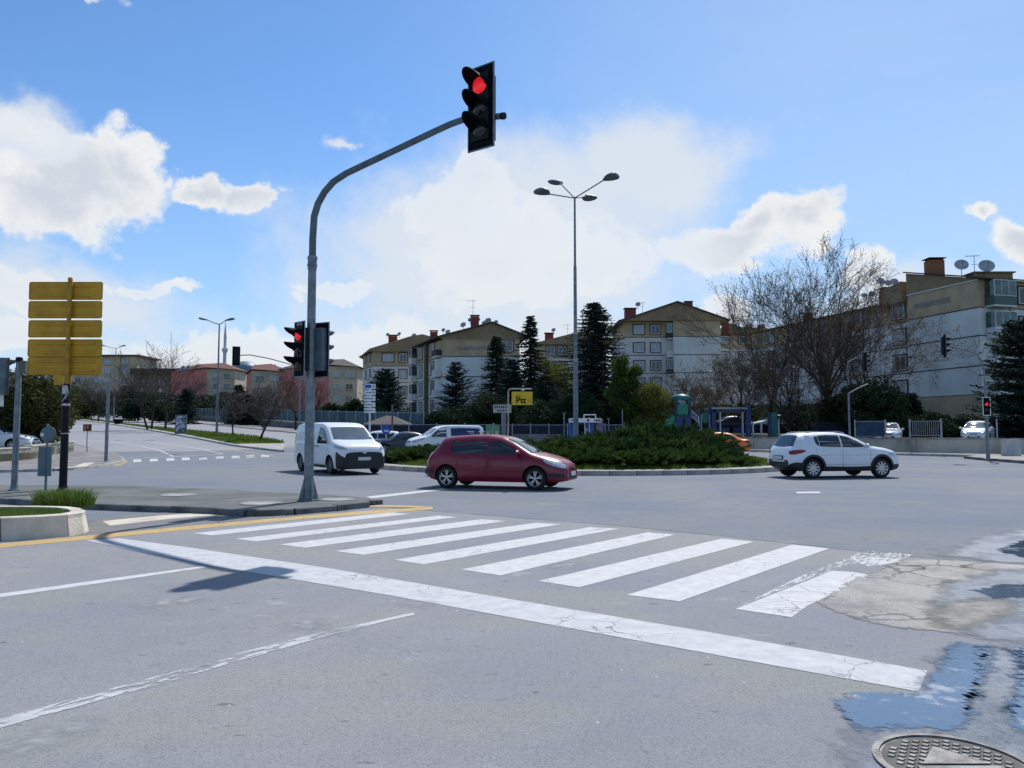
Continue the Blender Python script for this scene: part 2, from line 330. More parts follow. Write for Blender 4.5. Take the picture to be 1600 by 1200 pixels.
def sheet(name, poly, layer, mat, parent=None, kind=None, sub=None, jitter=0.0, zoff=0.0):
    bm = bmesh.new(); pts = [(p[0], p[1]) for p in poly]
    if jitter:
        q = []
        for i in range(len(pts)):
            a = Vector(pts[i]); b = Vector(pts[(i+1)%len(pts)]); n = max(1, int((b-a).length/(sub or .15)))
            nr = Vector((b.y-a.y, a.x-b.x)).normalized() if n > 0 and (b-a).length > 0 else Vector((0,0))
            for k in range(n):
                p = a.lerp(b, k/n); j = noise.noise(Vector((p.x*2.1, p.y*2.1, 5.0)))*jitter + noise.noise(Vector((p.x*9, p.y*9, 1.0)))*jitter*.45
                q.append((p.x+nr.x*j, p.y+nr.y*j))
        pts = q
    f = bm.faces.new([bm.verts.new((x, y, 0)) for x, y in pts]); f.normal_update()
    if f.normal.z < 0: f.normal_flip()
    bmesh.ops.triangulate(bm, faces=bm.faces[:])
    for yk in (44., 56., 260.):
        bmesh.ops.bisect_plane(bm, geom=bm.verts[:]+bm.edges[:]+bm.faces[:], plane_co=(0, yk, 0), plane_no=(0,1,0))
    for v in bm.verts: v.co.z = terr(v.co.y) + .003*layer + zoff
    me = bpy.data.meshes.new(name); bm.to_mesh(me); bm.free(); me.materials.append(mat)
    o = bpy.data.objects.new(name, me); COL.objects.link(o)
    if parent: o.parent = parent
    if kind: o['kind'] = kind
    return o
def text_mesh(s, size, depth=.004, spacing=1.0, bold=False):
    c = bpy.data.curves.new('txt', 'FONT'); c.body = s; c.size = size; c.extrude = depth; c.align_x = 'CENTER'; c.align_y = 'CENTER'; c.space_character = spacing; c.resolution_u = 3
    if bold: c.offset = size*.03
    o = bpy.data.objects.new('txt', c); COL.objects.link(o); dg = bpy.context.evaluated_depsgraph_get(); dg.update()
    me = bpy.data.meshes.new_from_object(o.evaluated_get(dg)); COL.objects.unlink(o); bpy.data.objects.remove(o); return me
def lettering(s, size, loc, rz, mat, parent, name='lettering', bold=False, sxy=(1,1)):   # stands upright, reads from -Y when rz = 0
    me = text_mesh(s, size, bold=bold); me.materials.clear(); me.materials.append(mat)
    o = bpy.data.objects.new(name, me); COL.objects.link(o); o.parent = parent; o.location = loc; o.rotation_euler = (PI/2, 0, rz); o.scale = (sxy[0], sxy[1], 1); return o
# ================================================================== materials list
ASP = (.252, .250, .258)
A_NEAR = asphalt('asphalt_near', ASP, (.20,.205,.225), crack=0)
A_FAR = asphalt('asphalt_junction', (.20,.208,.23), (.145,.17,.205), crack=0, grain=.25)
A_HILL = asphalt('asphalt_hill', (.30,.295,.315), (.26,.26,.285), grain=.2)
A_PATCH = asphalt('asphalt_patch', (.24,.225,.215), (.17,.165,.165), crack=1.6, wet=.5, grain=1.0, crw=.012, gs=30)
A_GUT = asphalt('asphalt_gutter', (.16,.16,.165), (.22,.21,.2), crack=.8)
P_WHITE = roadpaint('white_road_paint', (.54,.54,.55), ASP, .075)
P_WORN = roadpaint('worn_white_paint', (.50,.51,.52), ASP, .25, rot=-53, sx=2.2, sy=9)
P_STOP = roadpaint('stop_line_paint', (.50,.51,.53), ASP, .10, rot=-20, sx=3, sy=.8)
P_YEL = roadpaint('yellow_road_paint', (.50,.35,.14), ASP, .08)
CONC = pm('old_concrete', (.36,.35,.33), .9, var=.3, scale=1.6, bump=.5, bscale=25)
CONC_D = pm('dirty_concrete', (.20,.205,.20), .92, scale=1.2, var=.3, bump=.5, bscale=30)
CONC_L = pm('whitewashed_concrete', (.62,.56,.47), .88, scale=2.2, col2=(.40,.36,.29), lo=.3, hi=.62, bump=.5, bscale=18)
KERB = pm('kerb_stone', (.15,.16,.165), .9, scale=2.5, col2=(.06,.068,.07), lo=.35, hi=.6, bump=.5, bscale=22)
KERB_L = pm('pale_kerb_stone', (.42,.40,.38), .88, scale=1.5, col2=(.22,.215,.21), lo=.35, hi=.6, bump=.35)
WALLC = pm('stained_retaining_wall', (.50,.47,.39), .92, scale=.55, col2=(.20,.19,.155), lo=.34, hi=.6, bump=.4, bscale=8, stretch=(1,1,.45))
GRASS = pm('lawn', (.085,.13,.03), .95, scale=1.3, col2=(.05,.085,.02), bump=.8, bscale=60)
EARTH = pm('earth', (.12,.10,.075), .95, scale=.4, col2=(.06,.085,.03), bump=.5, bscale=12)
STEEL = pm('galvanised_steel', (.20,.24,.27), .5, metal=.35, scale=6, var=.22, bump=.04, bscale=50)
STEEL_B = pm('blue_grey_post_paint', (.085,.135,.165), .5, metal=.1, scale=4, var=.2, bump=.05, bscale=60)
BLACK = pm('black_enamel', (.007,.007,.011), .5, spec=.2, scale=8, var=.3)
BLACKM = pm('matt_black', (.005,.005,.008), .8, spec=.12, scale=8, var=.3)
DKPOLE = pm('black_pole_paint', (.006,.006,.010), .6, spec=.25, scale=7, col2=(.014,.014,.018), lo=.3, hi=.42)
YSIGN = pm('yellow_sign_back', (.58,.31,.010), .6, scale=2.5, var=.12, bump=.05)
YSIGN_D = pm('yellow_sign_rib', (.46,.25,.012), .6, scale=4, var=.2)
WHITE = pm('white_enamel', (.74,.75,.76), .45, scale=3, var=.08)
STICK = pm('paper_sticker', (.6,.6,.6), .8, scale=14, var=.35)
BLUES = pm('blue_sign', (.015,.05,.42), .4, scale=4, var=.1)
LENS_OFF = pm('dark_lens', (.012,.014,.012), .2, scale=10, var=.2)
LENS_RED = pm('lit_red_lens', (1.0,.02,.03), .3, scale=60, var=.4, emit=.4)
RUBBER = pm('tyre_rubber', (.012,.012,.013), .85, scale=20, var=.3, bump=.2)
ALLOY = pm('alloy_rim', (.55,.56,.58), .32, metal=.75, scale=10, var=.08)
GLASS = pm('car_glass', (.012,.016,.018), .04, scale=2, var=.3, spec=.9, ior=1.55)
GLASS_B = pm('windscreen_glass', (.05,.07,.08), .03, scale=2, var=.3, spec=1.0, ior=1.8)
BGLASS = pm('window_glass', (.05,.062,.075), .08, scale=1.2, var=.5, spec=.8)
CURTAIN = pm('curtained_glass', (.36,.39,.42), .12, scale=1.5, stretch=(14,14,.6), var=.3, spec=.8)
TRIM = pm('black_plastic', (.018,.018,.02), .6, scale=8, var=.2)
HLAMP = pm('headlamp_glass', (.5,.53,.57), .08, scale=12, var=.12, metal=.4)
TLAMP = pm('tail_lamp', (.28,.008,.014), .12, scale=30, var=.3)
PLATE = pm('number_plate', (.62,.63,.65), .5, scale=20, var=.1)
def paint(name, col, rough=.35): return pm(name, col, rough, var=.03, scale=1.5, coat=.45, spec=.35)
RED = paint('dark_red_car_paint', (.19,.003,.024)); WHC = paint('white_car_paint', (.74,.76,.78)); ORG = paint('orange_taxi_paint', (.72,.17,.012)); NAVY = paint('dark_blue_car_paint', (.02,.035,.06)); SILV = paint('silver_car_paint', (.42,.44,.46))

# ================================================================== ground, roads
def st(o): o['kind'] = 'structure'; return o
gm = MB(); xs = [-2500,-600,-200,-60,0,60,200,600,2500]; ys = [-200,0,44,56,110,180,260,400,1000,4500]
for y in ys:
    for x in xs: gm.v.append((x, y, terr(y)))
nx = len(xs)
for j in range(len(ys)-1):
    for i in range(nx-1): gm.f.append((j*nx+i, j*nx+i+1, (j+1)*nx+i+1, (j+1)*nx+i)); gm.m.append(0)
st(gm.build('ground', EARTH))

# seam between the approach road and the junction
SE = [G2(600,793), G2(760,806), G2(960,822), G2(1100,835), G2(1290,856), G2(1420,871), G2(1600,885)]
d0 = Vector(SE[-1])-Vector(SE[-3]); d0.normalize(); SE.append((SE[-1][0]+d0.x*14, SE[-1][1]+d0.y*14))
road_poly = [(-70,-30),(70,-30),(70,41),(34.5,44.2),(26,49.5),(20,53.5),(12,57.0),(4,58.5),(-6,59.5),(-13,62),(-14.5,70),(-46,118),(-60,120),(-40,70),(-34,46),(-70,40)]
st(sheet('road', road_poly, 1, A_FAR))
near_poly = [(-40,-20),(40,-20)] + [(SE[-1][0]+20, SE[-1][1]-12)] + SE[::-1] + [G2(480,805), G2(0,850), (-24, 13)]
st(sheet('approach_road', near_poly, 2, A_NEAR))
def strip(pts, wd):
    pts = [Vector((p[0],p[1])) for p in pts]; l = []; r = []
    for i, p in enumerate(pts):
        t = (pts[min(i+1,len(pts)-1)]-pts[max(i-1,0)]).normalized(); n = Vector((-t.y, t.x)); ww = wd[i] if isinstance(wd, (list,tuple)) else wd
        l.append(tuple(p+n*ww/2)); r.append(tuple(p-n*ww/2))
    return l + r[::-1]
seam_pts = []
for a, b in zip(SE, SE[1:]):
    n = max(2, int((Vector(b)-Vector(a)).length/.25))
    for k in range(n):
        p = Vector(a).lerp(Vector(b), k/n); seam_pts.append((p.x, p.y + noise.noise(Vector((p.x*1.5, p.y, 3)))*.05))
SEAM = pm('seam_tar', (.02,.02,.022), .8)
st(sheet('road_seam', strip(seam_pts, [.022+.018*noise.noise(Vector((p[0]*2,0,0))) for p in seam_pts]), 3, SEAM))
# hill road, both carriageways and the median between them
u_ = Vector((-.545,.838)); n_ = Vector((.838,.545))      # along the hill road, and across it to the right
M0 = Vector((-17.6,57.6)); M1 = M0 + u_*250
hill = [(-13,62),(-14.5,70),(-14.5+u_.x*260,70+u_.y*260),(-190,300)] 
left_edge = [G2(199,724), G2(160,704), G2(107,692), G2(92,672), G2(80,655)]
pl = [tuple(M0 + n_*11.5 + u_*8), tuple(M0 + n_*11.5 + u_*230), tuple(M0 - n_*12 + u_*238)] + [left_edge[4], left_edge[3], left_edge[2], G2(170,706), G2(350,704), tuple(M0+u_*2)]
st(sheet('hill_road', pl, 2, A_HILL))

# ---- painted markings
PIX = [[(302,834),(332,837.5),(640,804),(612,801)], [(367,843),(400,847),(716,808.5),(685,806.5)], [(437,851.5),(477,857),(791,815),(752,812)],
       [(523,862),(568,868),(877,820),(838,817.5)], [(616,876),(662,883),(968,827),(921,824.5)], [(721,891),(782,900.5),(1056,836),(1013,832.5)],
       [(841,909),(905,919),(1178,847.5),(1128,842.5)], [(979,931),(1062,941),(1296,858),(1238,852)]]
cw = thing('crosswalk', 'zebra crossing of wide white bars across the near road', 'crosswalk')
for q in PIX: sheet('bar', [G2(*p) for p in q], 3, P_WHITE, cw)
sheet('bar', [G2(1149,953),(G2(1237,966))]+[G2(*p) for p in ((1262,948),(1300,930),(1340,915),(1362,900),(1335,895),(1300,893))]+[G2(1270,905)], 3, P_WHITE, cw)
sheet('bar', [G2(*p) for p in ((1370,862),(1427,868),(1402,880),(1375,884),(1355,886),(1340,880))], 3, P_WORN, cw)
sheet('bar', [G2(*p) for p in ((1148,952),(1268,904),(1336,882),(1368,862),(1350,862),(1250,902))], 3, P_WORN, cw)
tag(sheet('stop_line', [G2(*p) for p in ((133,845),(187,842),(300,857),(520,890),(800,938),(1100,988),(1449,1050),(1436,1083),(1200,1040),(900,985),(600,930),(330,885))], 3, P_STOP), 'broad white stop line running the full width of the near lanes', 'stop line')
tag(sheet('lane_line', [G2(*p) for p in ((-140,953),(0,929),(180,904),(318,885.5),(322,888),(180,909),(0,935),(-140,962))], 3, P_WHITE), 'clean thin white lane line left of the stop line', 'lane line')
tag(sheet('lane_line', [G2(*p) for p in ((-150,1170),(0,1125),(200,1070),(380,1020),(520,985),(645,959),(646,962),(520,993),(380,1033),(200,1085),(0,1141),(-150,1187))], 3, P_WORN, jitter=.02, sub=.08), 'badly worn flaking white lane line in the foreground', 'lane line')
tag(sheet('edge_line', [G2(*p) for p in ((-120,866),(0,850.5),(300,822),(480,806),(570,799),(676,792.5),(676,796.5),(570,804.5),(480,811),(300,828),(0,857),(-120,873))], 3, P_YEL), 'yellow edge line along the kerb of the traffic island', 'edge line')
tag(sheet('edge_line', [G2(*p) for p in ((578,789.5),(640,790.5),(676,792.5),(660,794),(630,793),(578,792.5))], 3, P_YEL), 'short yellow line bending back behind the island tip', 'edge line')
tag(sheet('edge_line', [G2(*p) for p in ((572,776.5),(690,763.5),(700,765.5),(580,779.5))], 3, P_WHITE), 'thin white line from the island tip toward the red car', 'road line')
tag(sheet('road_mark', [G2(*p) for p in ((1243,769),(1280,768.5),(1283,771),(1246,771.5))], 3, P_WHITE), 'short white dash in front of the white crossover car', 'road mark')
tag(sheet('gutter_strip', [G2(*p) for p in ((160,815),(250,806),(350,799.5),(364,803),(260,812),(172,822))], 3, CONC_L), 'pale concrete gutter strip left of the island kerb', 'gutter')
st(sheet('gutter', [G2(*p) for p in ((60,838),(137,812),(180,806),(330,797),(560,800),(574,800),(300,822),(60,846))], 2, A_GUT, zoff=.002))
# crossing and lane lines on the hill road
cw2 = thing('crosswalk', 'distant row of short white crossing dashes at the foot of the hill road', 'crosswalk')
for i, u in enumerate((208,234,260,284,311,337,362,385,408)):
    v = 720.5-(i*.95); o = sheet('bar', [G2(u,v-2.2), G2(u+12,v-2.7), G2(u+13,v+1.2), G2(u,v+1.8)], 3, P_WHITE if i < 4 else P_WORN, cw2)
def wl(name, pts, wd, mat, label, cat='road line', layer=3): return tag(sheet(name, strip([G2(*p) for p in pts], wd), layer, mat), label, cat)
wl('stop_line', [(200,717),(260,714.5),(347,710)], .22, P_WHITE, 'thin white line before the distant crossing dashes', 'stop line')
wl('lane_line', [(170,690),(220,697),(250,704),(271,713.5)], .14, P_WHITE, 'curved white lane line on the hill road, left one', 'lane line')
wl('lane_line', [(228,690),(280,696.5),(320,702.5),(348,709.5)], .14, P_WHITE, 'curved white lane line on the hill road, right one', 'lane line')
wl('edge_line', [(345,699),(380,705.5),(428,713)], .16, P_YEL, 'yellow line beside the far median kerb', 'edge line')
wl('edge_line', [(107,695),(140,701),(172,710),(190,717),(196,722),(180,728.5)], .3, pm('faded_yellow_kerb', (.42,.36,.2), .9, scale=2, var=.3), 'faded yellow kerb line round the left corner plaza', 'edge line')

# ---- water, broken patch, manhole at bottom right
_W0 = 0
def water_mix(m, wet):
    t = m.node_tree; b = t.nodes['Principled BSDF']; nn = t.nodes.new; lk = t.links.new; c = nn('ShaderNodeTexCoord')
    n = nn('ShaderNodeTexNoise'); n.inputs['Scale'].default_value = 2.6; n.inputs['Detail'].default_value = 9; n.inputs['Roughness'].default_value = .72; lk(c.outputs['Object'], n.inputs[0])
    r = nn('ShaderNodeMapRange'); lk(n.outputs[0], r.inputs[0]); r.inputs[1].default_value = .54; r.inputs[2].default_value = .66
    d = nn('ShaderNodeBsdfPrincipled'); g = nn('ShaderNodeTexNoise'); g.inputs['Scale'].default_value = 110; g.inputs['Detail'].default_value = 3; lk(c.outputs['Object'], g.inputs[0])
    mx = nn('ShaderNodeMix'); mx.data_type = 'RGBA'; gr = nn('ShaderNodeMapRange'); lk(g.outputs[0], gr.inputs[0]); gr.inputs[1].default_value = .42; gr.inputs[2].default_value = .62; lk(gr.outputs[0], mx.inputs[0]); mx.inputs[6].default_value = (*wet, 1); mx.inputs[7].default_value = (*[x*2.2 for x in wet], 1); lk(mx.outputs[2], d.inputs['Base Color'])
    d.inputs['Roughness'].default_value = .3; d.inputs['Specular IOR Level'].default_value = .9
    bp = nn('ShaderNodeBump'); bp.inputs['Strength'].default_value = .6; bp.inputs['Distance'].default_value = .01; lk(g.outputs[0], bp.inputs['Height']); lk(bp.outputs[0], d.inputs['Normal'])
    ms = nn('ShaderNodeMixShader'); lk(r.outputs[0], ms.inputs[0]); lk(b.outputs[0], ms.inputs[1]); lk(d.outputs[0], ms.inputs[2]); lk(ms.outputs[0], t.nodes['Material Output'].inputs[0])
WATER = bpy.data.materials.new('puddle_water'); WATER.use_nodes = True
_t = WATER.node_tree; _b = _t.nodes['Principled BSDF']; _b.inputs['Base Color'].default_value = (.065,.10,.155,1); _b.inputs['Roughness'].default_value = .09; _b.inputs['IOR'].default_value = 1.9; _b.inputs['Specular IOR Level'].default_value = .9  # blue of the mirrored sky is put into the water's base colour
_c = _t.nodes.new('ShaderNodeTexCoord'); _n = _t.nodes.new('ShaderNodeTexNoise'); _n.inputs['Scale'].default_value = 22; _n.inputs['Detail'].default_value = 3; _t.links.new(_c.outputs['Object'], _n.inputs[0])
_p = _t.nodes.new('ShaderNodeBump'); _p.inputs['Strength'].default_value = .14; _p.inputs['Distance'].default_value = .01; _t.links.new(_n.outputs[0], _p.inputs['Height']); _t.links.new(_p.outputs[0], _b.inputs['Normal'])
water_mix(WATER, (.075,.11,.17))
WET = asphalt('wet_asphalt', (.135,.155,.195), (.17,.185,.21), wet=.42, grain=.9, gs=40)
MUD = pm('damp_mud', (.15,.14,.125), .5, scale=6, var=.4, bump=.6, bscale=40)
WET2 = asphalt('wet_asphalt_far', (.16,.18,.215), (.19,.205,.23), wet=.5, grain=.9, gs=40)
soften(A_PATCH, .20, .025, 5.5); soften(WET, .30, .10, 3.5); soften(WET2, .45, .16, 1.8); soften(WATER, .20, .03, 6.0); soften(MUD, .3, .10, 4)
q_ = lambda *a: [G2(*p) for p in a]
SCUF = soften(pm('pale_scuff', (.36,.37,.38), .9, scale=9, var=.15), .22, .16, 9)
for pts in (((225,944),(300,934),(305,939),(240,949)),((455,978),(490,970),(495,977),(465,984)),((-20,1178),(60,1148),(125,1132),(120,1144),(40,1172)),((505,992),(535,983),(540,989)),((870,884),(895,881),(893,889),(872,889)),((640,944),(662,944),(660,949))): soft_sheet('road_scuff', q_(*pts), .0095, SCUF, .03, .22)
soft_sheet('road_patch', q_((1280,945),(1325,912),(1372,893),(1412,876),(1480,876),(1650,888),(1650,1005),(1480,990),(1390,980),(1330,966)), .0105, A_PATCH)
soft_sheet('wet_road', q_((1340,1230),(1335,1160),(1360,1120),(1450,1085),(1480,1020),(1650,1000),(1650,1260),(1340,1260)), .0118, WET)
soft_sheet('wet_road', q_((1455,970),(1480,915),(1560,893),(1680,888),(1680,1010),(1540,1000)), .0125, WET)
soft_sheet('wet_road', q_((1465,868),(1530,842),(1620,824),(1760,815),(1800,880),(1600,882)), .0118, WET2, .07, .5)
soft_sheet('damp_mud', q_((1455,962),(1500,940),(1560,938),(1590,950),(1550,970),(1505,985),(1470,978)), .0135, MUD)
soft_sheet('puddle', q_((1308,1098),(1335,1085),(1380,1085),(1436,1090),(1462,1050),(1480,1014),(1500,1005),(1555,1012),(1545,1060),(1522,1105),(1505,1143),(1460,1140),(1405,1139),(1345,1146),(1320,1122)), .0150, WATER)
soft_sheet('puddle', q_((1578,1015),(1700,1005),(1700,1145),(1600,1150),(1570,1120),(1590,1070)), .0150, WATER)
soft_sheet('puddle', q_((1560,862),(1600,845),(1700,828),(1780,850),(1700,874),(1610,876)), .0160, WATER, .07, .4)
soft_sheet('puddle', q_((1520,925),(1570,915),(1640,917),(1640,933),(1560,938)), .0150, WATER)
IRON = pm('cast_iron', (.20,.195,.185), .55, metal=.3, scale=9, var=.35, bump=.3, bscale=60)
mc = (G(1373,1160)+G(1580,1160))/2; mc = Vector((G(1492,1199).x, G(1492,1199).y, 0)); mr_ = .315
mh_ = thing('manhole_cover', 'round cast iron manhole cover with a cross-hatched grid at the bottom right', 'manhole cover', (mc.x, mc.y, .012))
m = MB(); m.lathe([(mr_+.045,0),(mr_+.045,.012),(mr_+.012,.014),(mr_+.010,.004)], n=64); m.build('frame_ring', IRON, mh_)
m = MB(); m.lathe([(mr_,-.002),(mr_,.006),(.001,.006)], n=64); m.build('plate', pm('cast_iron_dark', (.05,.05,.05), .7, scale=9, var=.3), mh_)
m = MB(); st_ = .052
for i in range(-6, 7):
    for j in range(-6, 7):
        x = i*st_+(st_/2 if j % 2 else 0); y = j*st_*.82
        tri = (y > -.02 and y < .2 and abs(x) < .17*(1-(y+.02)/.22)); 
        if math.hypot(x, y) < mr_-.035 and not tri and not (abs(x) < .2 and -.12 < y < -.03):
            m.v += []; m.add([(x-st_*.42,y,.006),(x,y-st_*.36,.006),(x+st_*.42,y,.006),(x,y+st_*.36,.006),(x-st_*.38,y,.012),(x,y-st_*.32,.012),(x+st_*.38,y,.012),(x,y+st_*.32,.012)], [(4,5,6,7),(0,1,5,4),(1,2,6,5),(2,3,7,6),(3,0,4,7)])
tag(m.build('grip_stud', IRON, mh_), kind='stuff')
m = MB(); m.prism([(-.16,-.015),(.16,-.015),(0,.19)], .006, .013); m.build('triangle_badge', IRON, mh_)
m = MB(); m.prism([(-.2,-.115),(.2,-.115),(.2,-.04),(-.2,-.04)], .006, .013); m.build('name_bar', IRON, mh_)

# ================================================================== kerbs and islands
def kerb(parent, pts, h, mat, wd=.15, sl=1.0, closed=False, gap=.012, zb=-.02):
    """kerb stones laid end to end along a path, each one an object, sharing meshes"""
    P = [Vector((p[0], p[1])) for p in pts] + ([Vector((pts[0][0], pts[0][1]))] if closed else [])
    S = [0]
    for a, b in zip(P, P[1:]): S.append(S[-1]+(b-a).length)
    def at(s):
        for i in range(len(S)-1):
            if s <= S[i+1] or i == len(S)-2: return P[i].lerp(P[i+1], (s-S[i])/max(1e-6, S[i+1]-S[i]))
    n = max(1, round(S[-1]/sl)); ln = S[-1]/n; shared = []
    for q in range(3):
        m = MB(); c = .018; X = ln/2-gap/2; j = [rnd.uniform(-.006,.006) for _ in range(4)]
        prof = [(-wd/2, zb), (wd/2, zb), (wd/2, h-c), (wd/2-c, h), (-wd/2+c, h), (-wd/2, h-c)]
        vs = [(-X, a, b) for a, b in prof] + [(X, a, b) for a, b in prof]
        vs = [(x, y+(j[0] if x < 0 else j[1]), z+(j[2] if z > 0 else 0)) for x, y, z in vs]
        m.add(vs, [(5,4,3,2,1,0),(6,7,8,9,10,11)]+[(i,(i+1)%6,6+(i+1)%6,6+i) for i in range(6)])
        me = bpy.data.meshes.new('kerb_stone'); me.from_pydata(m.v, [], m.f); me.materials.append(mat); shared.append(me)
    pl_ = parent.location
    for k in range(n):
        a, b = at(k*ln), at((k+1)*ln); c = (a+b)/2; o = bpy.data.objects.new('kerb_stone', rnd.choice(shared)); COL.objects.link(o)
        o.parent = parent; o.location = (c.x-pl_.x, c.y-pl_.y, terr(c.y)-pl_.z); o.rotation_euler = (0, math.atan2(-(terr(b.y)-terr(a.y)), (b-a).length), math.atan2(b.y-a.y, b.x-a.x)); o.scale = ((b-a).length/ln, 1, 1)
def slab(name, poly, h, mat, kind='structure', inset=0.0):
    m = MB(); m.prism([(p[0],p[1]) for p in poly], lambda p: terr(p[1])-.05, lambda p: terr(p[1])+h); o = m.build(name, mat)
    if kind: o['kind'] = kind
    return o
# traffic island with the main signal
IH = .13
fr = [G2(*p, IH) for p in ((-90,771),(0,777),(132,785.5),(230,789),(320,791.5),(350,793.5),(375,795.7),(404,796.8),(430,796),(470,793),(556,785.5),(572,783),(580,780))]
bk = [G2(*p, IH) for p in ((576,778),(545,775),(500,772),(340,764),(180,758),(-90,757))]
isl = slab('traffic_island', fr + bk, IH-.008, pm('worn_island_paving', (.135,.145,.14), .93, scale=.9, col2=(.075,.088,.08), lo=.36, hi=.62, bump=.5, bscale=28))
kerb(isl, fr[:-1], IH, KERB, wd=.2, sl=.95)
kerb(isl, bk[::-1], IH*.8, KERB, wd=.14, sl=1.2)
m = MB(); q = Vector(fr[-1]); 
for k, (dx, dy, s, rz) in enumerate(((-.05,-.02,.2,.3),(.12,.1,.14,1.1),(-.22,-.06,.12,.5),(.02,.16,.1,2))): m.box((q.x+dx, q.y+dy, .05), (s*1.4, s, .11), rz)
tag(m.build('kerb_rubble', KERB), 'broken kerb stone pieces at the right tip of the island', 'rubble')
for (u, v, r1, lab) in ((279,773,.42,'pale round access cover left on the island paving'), (408,786,.42,'pale round access cover in the middle of the island'), (528,780,.38,'pale round cover just right of the signal pole')):
    c0 = G(u, v, IH); m = MB(); m.lathe([(r1,0),(r1,.015),(r1-.03,.022),(.001,.022)], n=28); o = m.build('access_cover', CONC, origin=(c0.x, c0.y, IH-.01)); tag(o, lab, 'access cover'); o.scale = (1, 1, 1)
# concrete planter at the left
PH = .34
pf = [G2(*p, PH) for p in ((-150,822),(-60,815),(0,809),(60,806.5),(105,803.5),(128,800),(134,797))]
pb = [G2(*p, PH) for p in ((126,793.5),(105,791),(60,790),(0,790),(-150,790))]
planter = thing('planter', 'low whitewashed concrete planter with a rounded end at the left edge', 'planter', (pf[2][0], pf[2][1]+1, 0))
def loc_poly(P, o): return [(p[0]-o.location.x, p[1]-o.location.y) for p in P]
cenp = Vector((pf[2][0], pf[2][1]+1)); full = pf + pb
inner = []
for i, p in enumerate(full):
    a = Vector(full[i-1]); b = Vector(full[(i+1)%len(full)]); t = (b-a).normalized(); nrm = Vector((-t.y, t.x)); inner.append(tuple(Vector(p)+nrm*.2))
def ring_wall(a, b, z0, z1, j0, j1, org):
    m = MB()
    for i in range(j0, j1):
        q = [full[i], full[i+1], inner[i+1], inner[i]]
        pts = [(p[0]-org.x, p[1]-org.y) for p in q]
        cx = sum(p[0] for p in pts)/4; cy = sum(p[1] for p in pts)/4
        o_ = [(p[0]+(cx-p[0])*.0, p[1]) for p in pts]
        m.prism(o_, z0, z1)
    return m
secs = [(0,2),(2,4),(4,6),(6,8),(8,11)]
for a, b in secs:
    mm = MB(); orgv = planter.location
    top = full[a:b+1]; ins = inner[a:b+1]
    if a: 
        t = (Vector(top[1])-Vector(top[0])).normalized()*.015; top = [tuple(Vector(top[0])+t)]+list(top[1:]); ins = [tuple(Vector(ins[0])+t)]+list(ins[1:])
    flare = []
    for p, q in zip(top, ins): d = (Vector(p)-Vector(q)).normalized()*.06; flare.append((p[0]+d.x, p[1]+d.y))
    n = len(top); lv = [(flare, -.02), (top, PH-.07), (top, PH-.012), ([tuple(Vector(p).lerp(Vector(q), .08)) for p, q in zip(top, ins)], PH), (ins, PH), (ins, .1)]
    vs = [(p[0]-orgv.x, p[1]-orgv.y, z) for P, z in lv for p in P]; fs = []
    for r in range(len(lv)-1):
        for k in range(n-1): fs.append((r*n+k, r*n+k+1, (r+1)*n+k+1, (r+1)*n+k))
    fs.append(tuple(r*n for r in range(len(lv)))); fs.append(tuple(r*n+n-1 for r in range(len(lv)-1, -1, -1)))
    mm.add(vs, fs); mm.build('wall_section', CONC_L, planter)
m = MB(); m.prism(loc_poly(inner, planter), .1, PH-.06); m.build('soil', EARTH, planter)

def blades(name, pts, hmin, hmax, wd, mat, lean=.5, seed=1, parent=None, org=(0,0,0)):
    rs = np.random.RandomState(seed); P = np.array(pts); n = len(P)
    h = rs.uniform(hmin, hmax, n); a = rs.uniform(0, 2*PI, n); ln = rs.uniform(.1, lean, n)*h; b = rs.uniform(0, 2*PI, n)
    wx, wy = np.cos(a)*wd/2, np.sin(a)*wd/2
    p0 = P + np.c_[wx, wy, np.zeros(n)]; p1 = P - np.c_[wx, wy, np.zeros(n)]
    mid = P + np.c_[np.cos(b)*ln*.3, np.sin(b)*ln*.3, h*.6]; tip = P + np.c_[np.cos(b)*ln, np.sin(b)*ln, h]
    V = np.stack([p0, p1, mid - np.c_[wx,wy,np.zeros(n)]*.7, mid + np.c_[wx,wy,np.zeros(n)]*.7, tip], 1).reshape(-1, 3) - np.array(org)
    i = np.arange(n)*5; F = np.concatenate([np.c_[i, i+1, i+2], np.c_[i, i+2, i+3], np.c_[i+3, i+2, i+4]])
    return mesh_np(name, V, F, mat, parent)
F_GRASS = foliage('grass_blades', (.10,.17,.035), (.17,.21,.06), .35, 2.0)
F_GRASS2 = foliage('lawn_blades', (.09,.15,.02), (.14,.19,.035), .35, .6)
def inpoly(x, y, P):
    c = False; n = len(P)
    for i in range(n):
        x1, y1 = P[i]; x2, y2 = P[(i+1)%n]
        if (y1 > y) != (y2 > y) and x < (x2-x1)*(y-y1)/(y2-y1)+x1: c = not c
    return c
def fill(P, n, z):
    xs_ = [p[0] for p in P]; ys_ = [p[1] for p in P]; out = []
    k = 0
    while len(out) < n and k < n*20:
        k += 1; x = rnd.uniform(min(xs_), max(xs_)); y = rnd.uniform(min(ys_), max(ys_))
        if inpoly(x, y, P): out.append((x, y, z(x, y) if callable(z) else z))
    return out
tag(blades('grass', fill(inner, 16000, PH-.07), .03, .09, .007, F_GRASS, seed=3), 'short spring grass filling the whitewashed planter', 'grass', kind='stuff')
tc_ = G(97, 786, PH); pts = []
for k in range(3200):
    a = rnd.uniform(0, 2*PI); r = rnd.random()**.7; pts.append((tc_.x-.02+math.cos(a)*r*.52, tc_.y+.1+math.sin(a)*r*.32, PH-.08))
tag(blades('tall_grass', pts, .12, .36, .012, F_GRASS, lean=.8, seed=4), 'clump of tall grass blades at the planter end below the black pole', 'grass', kind='stuff')
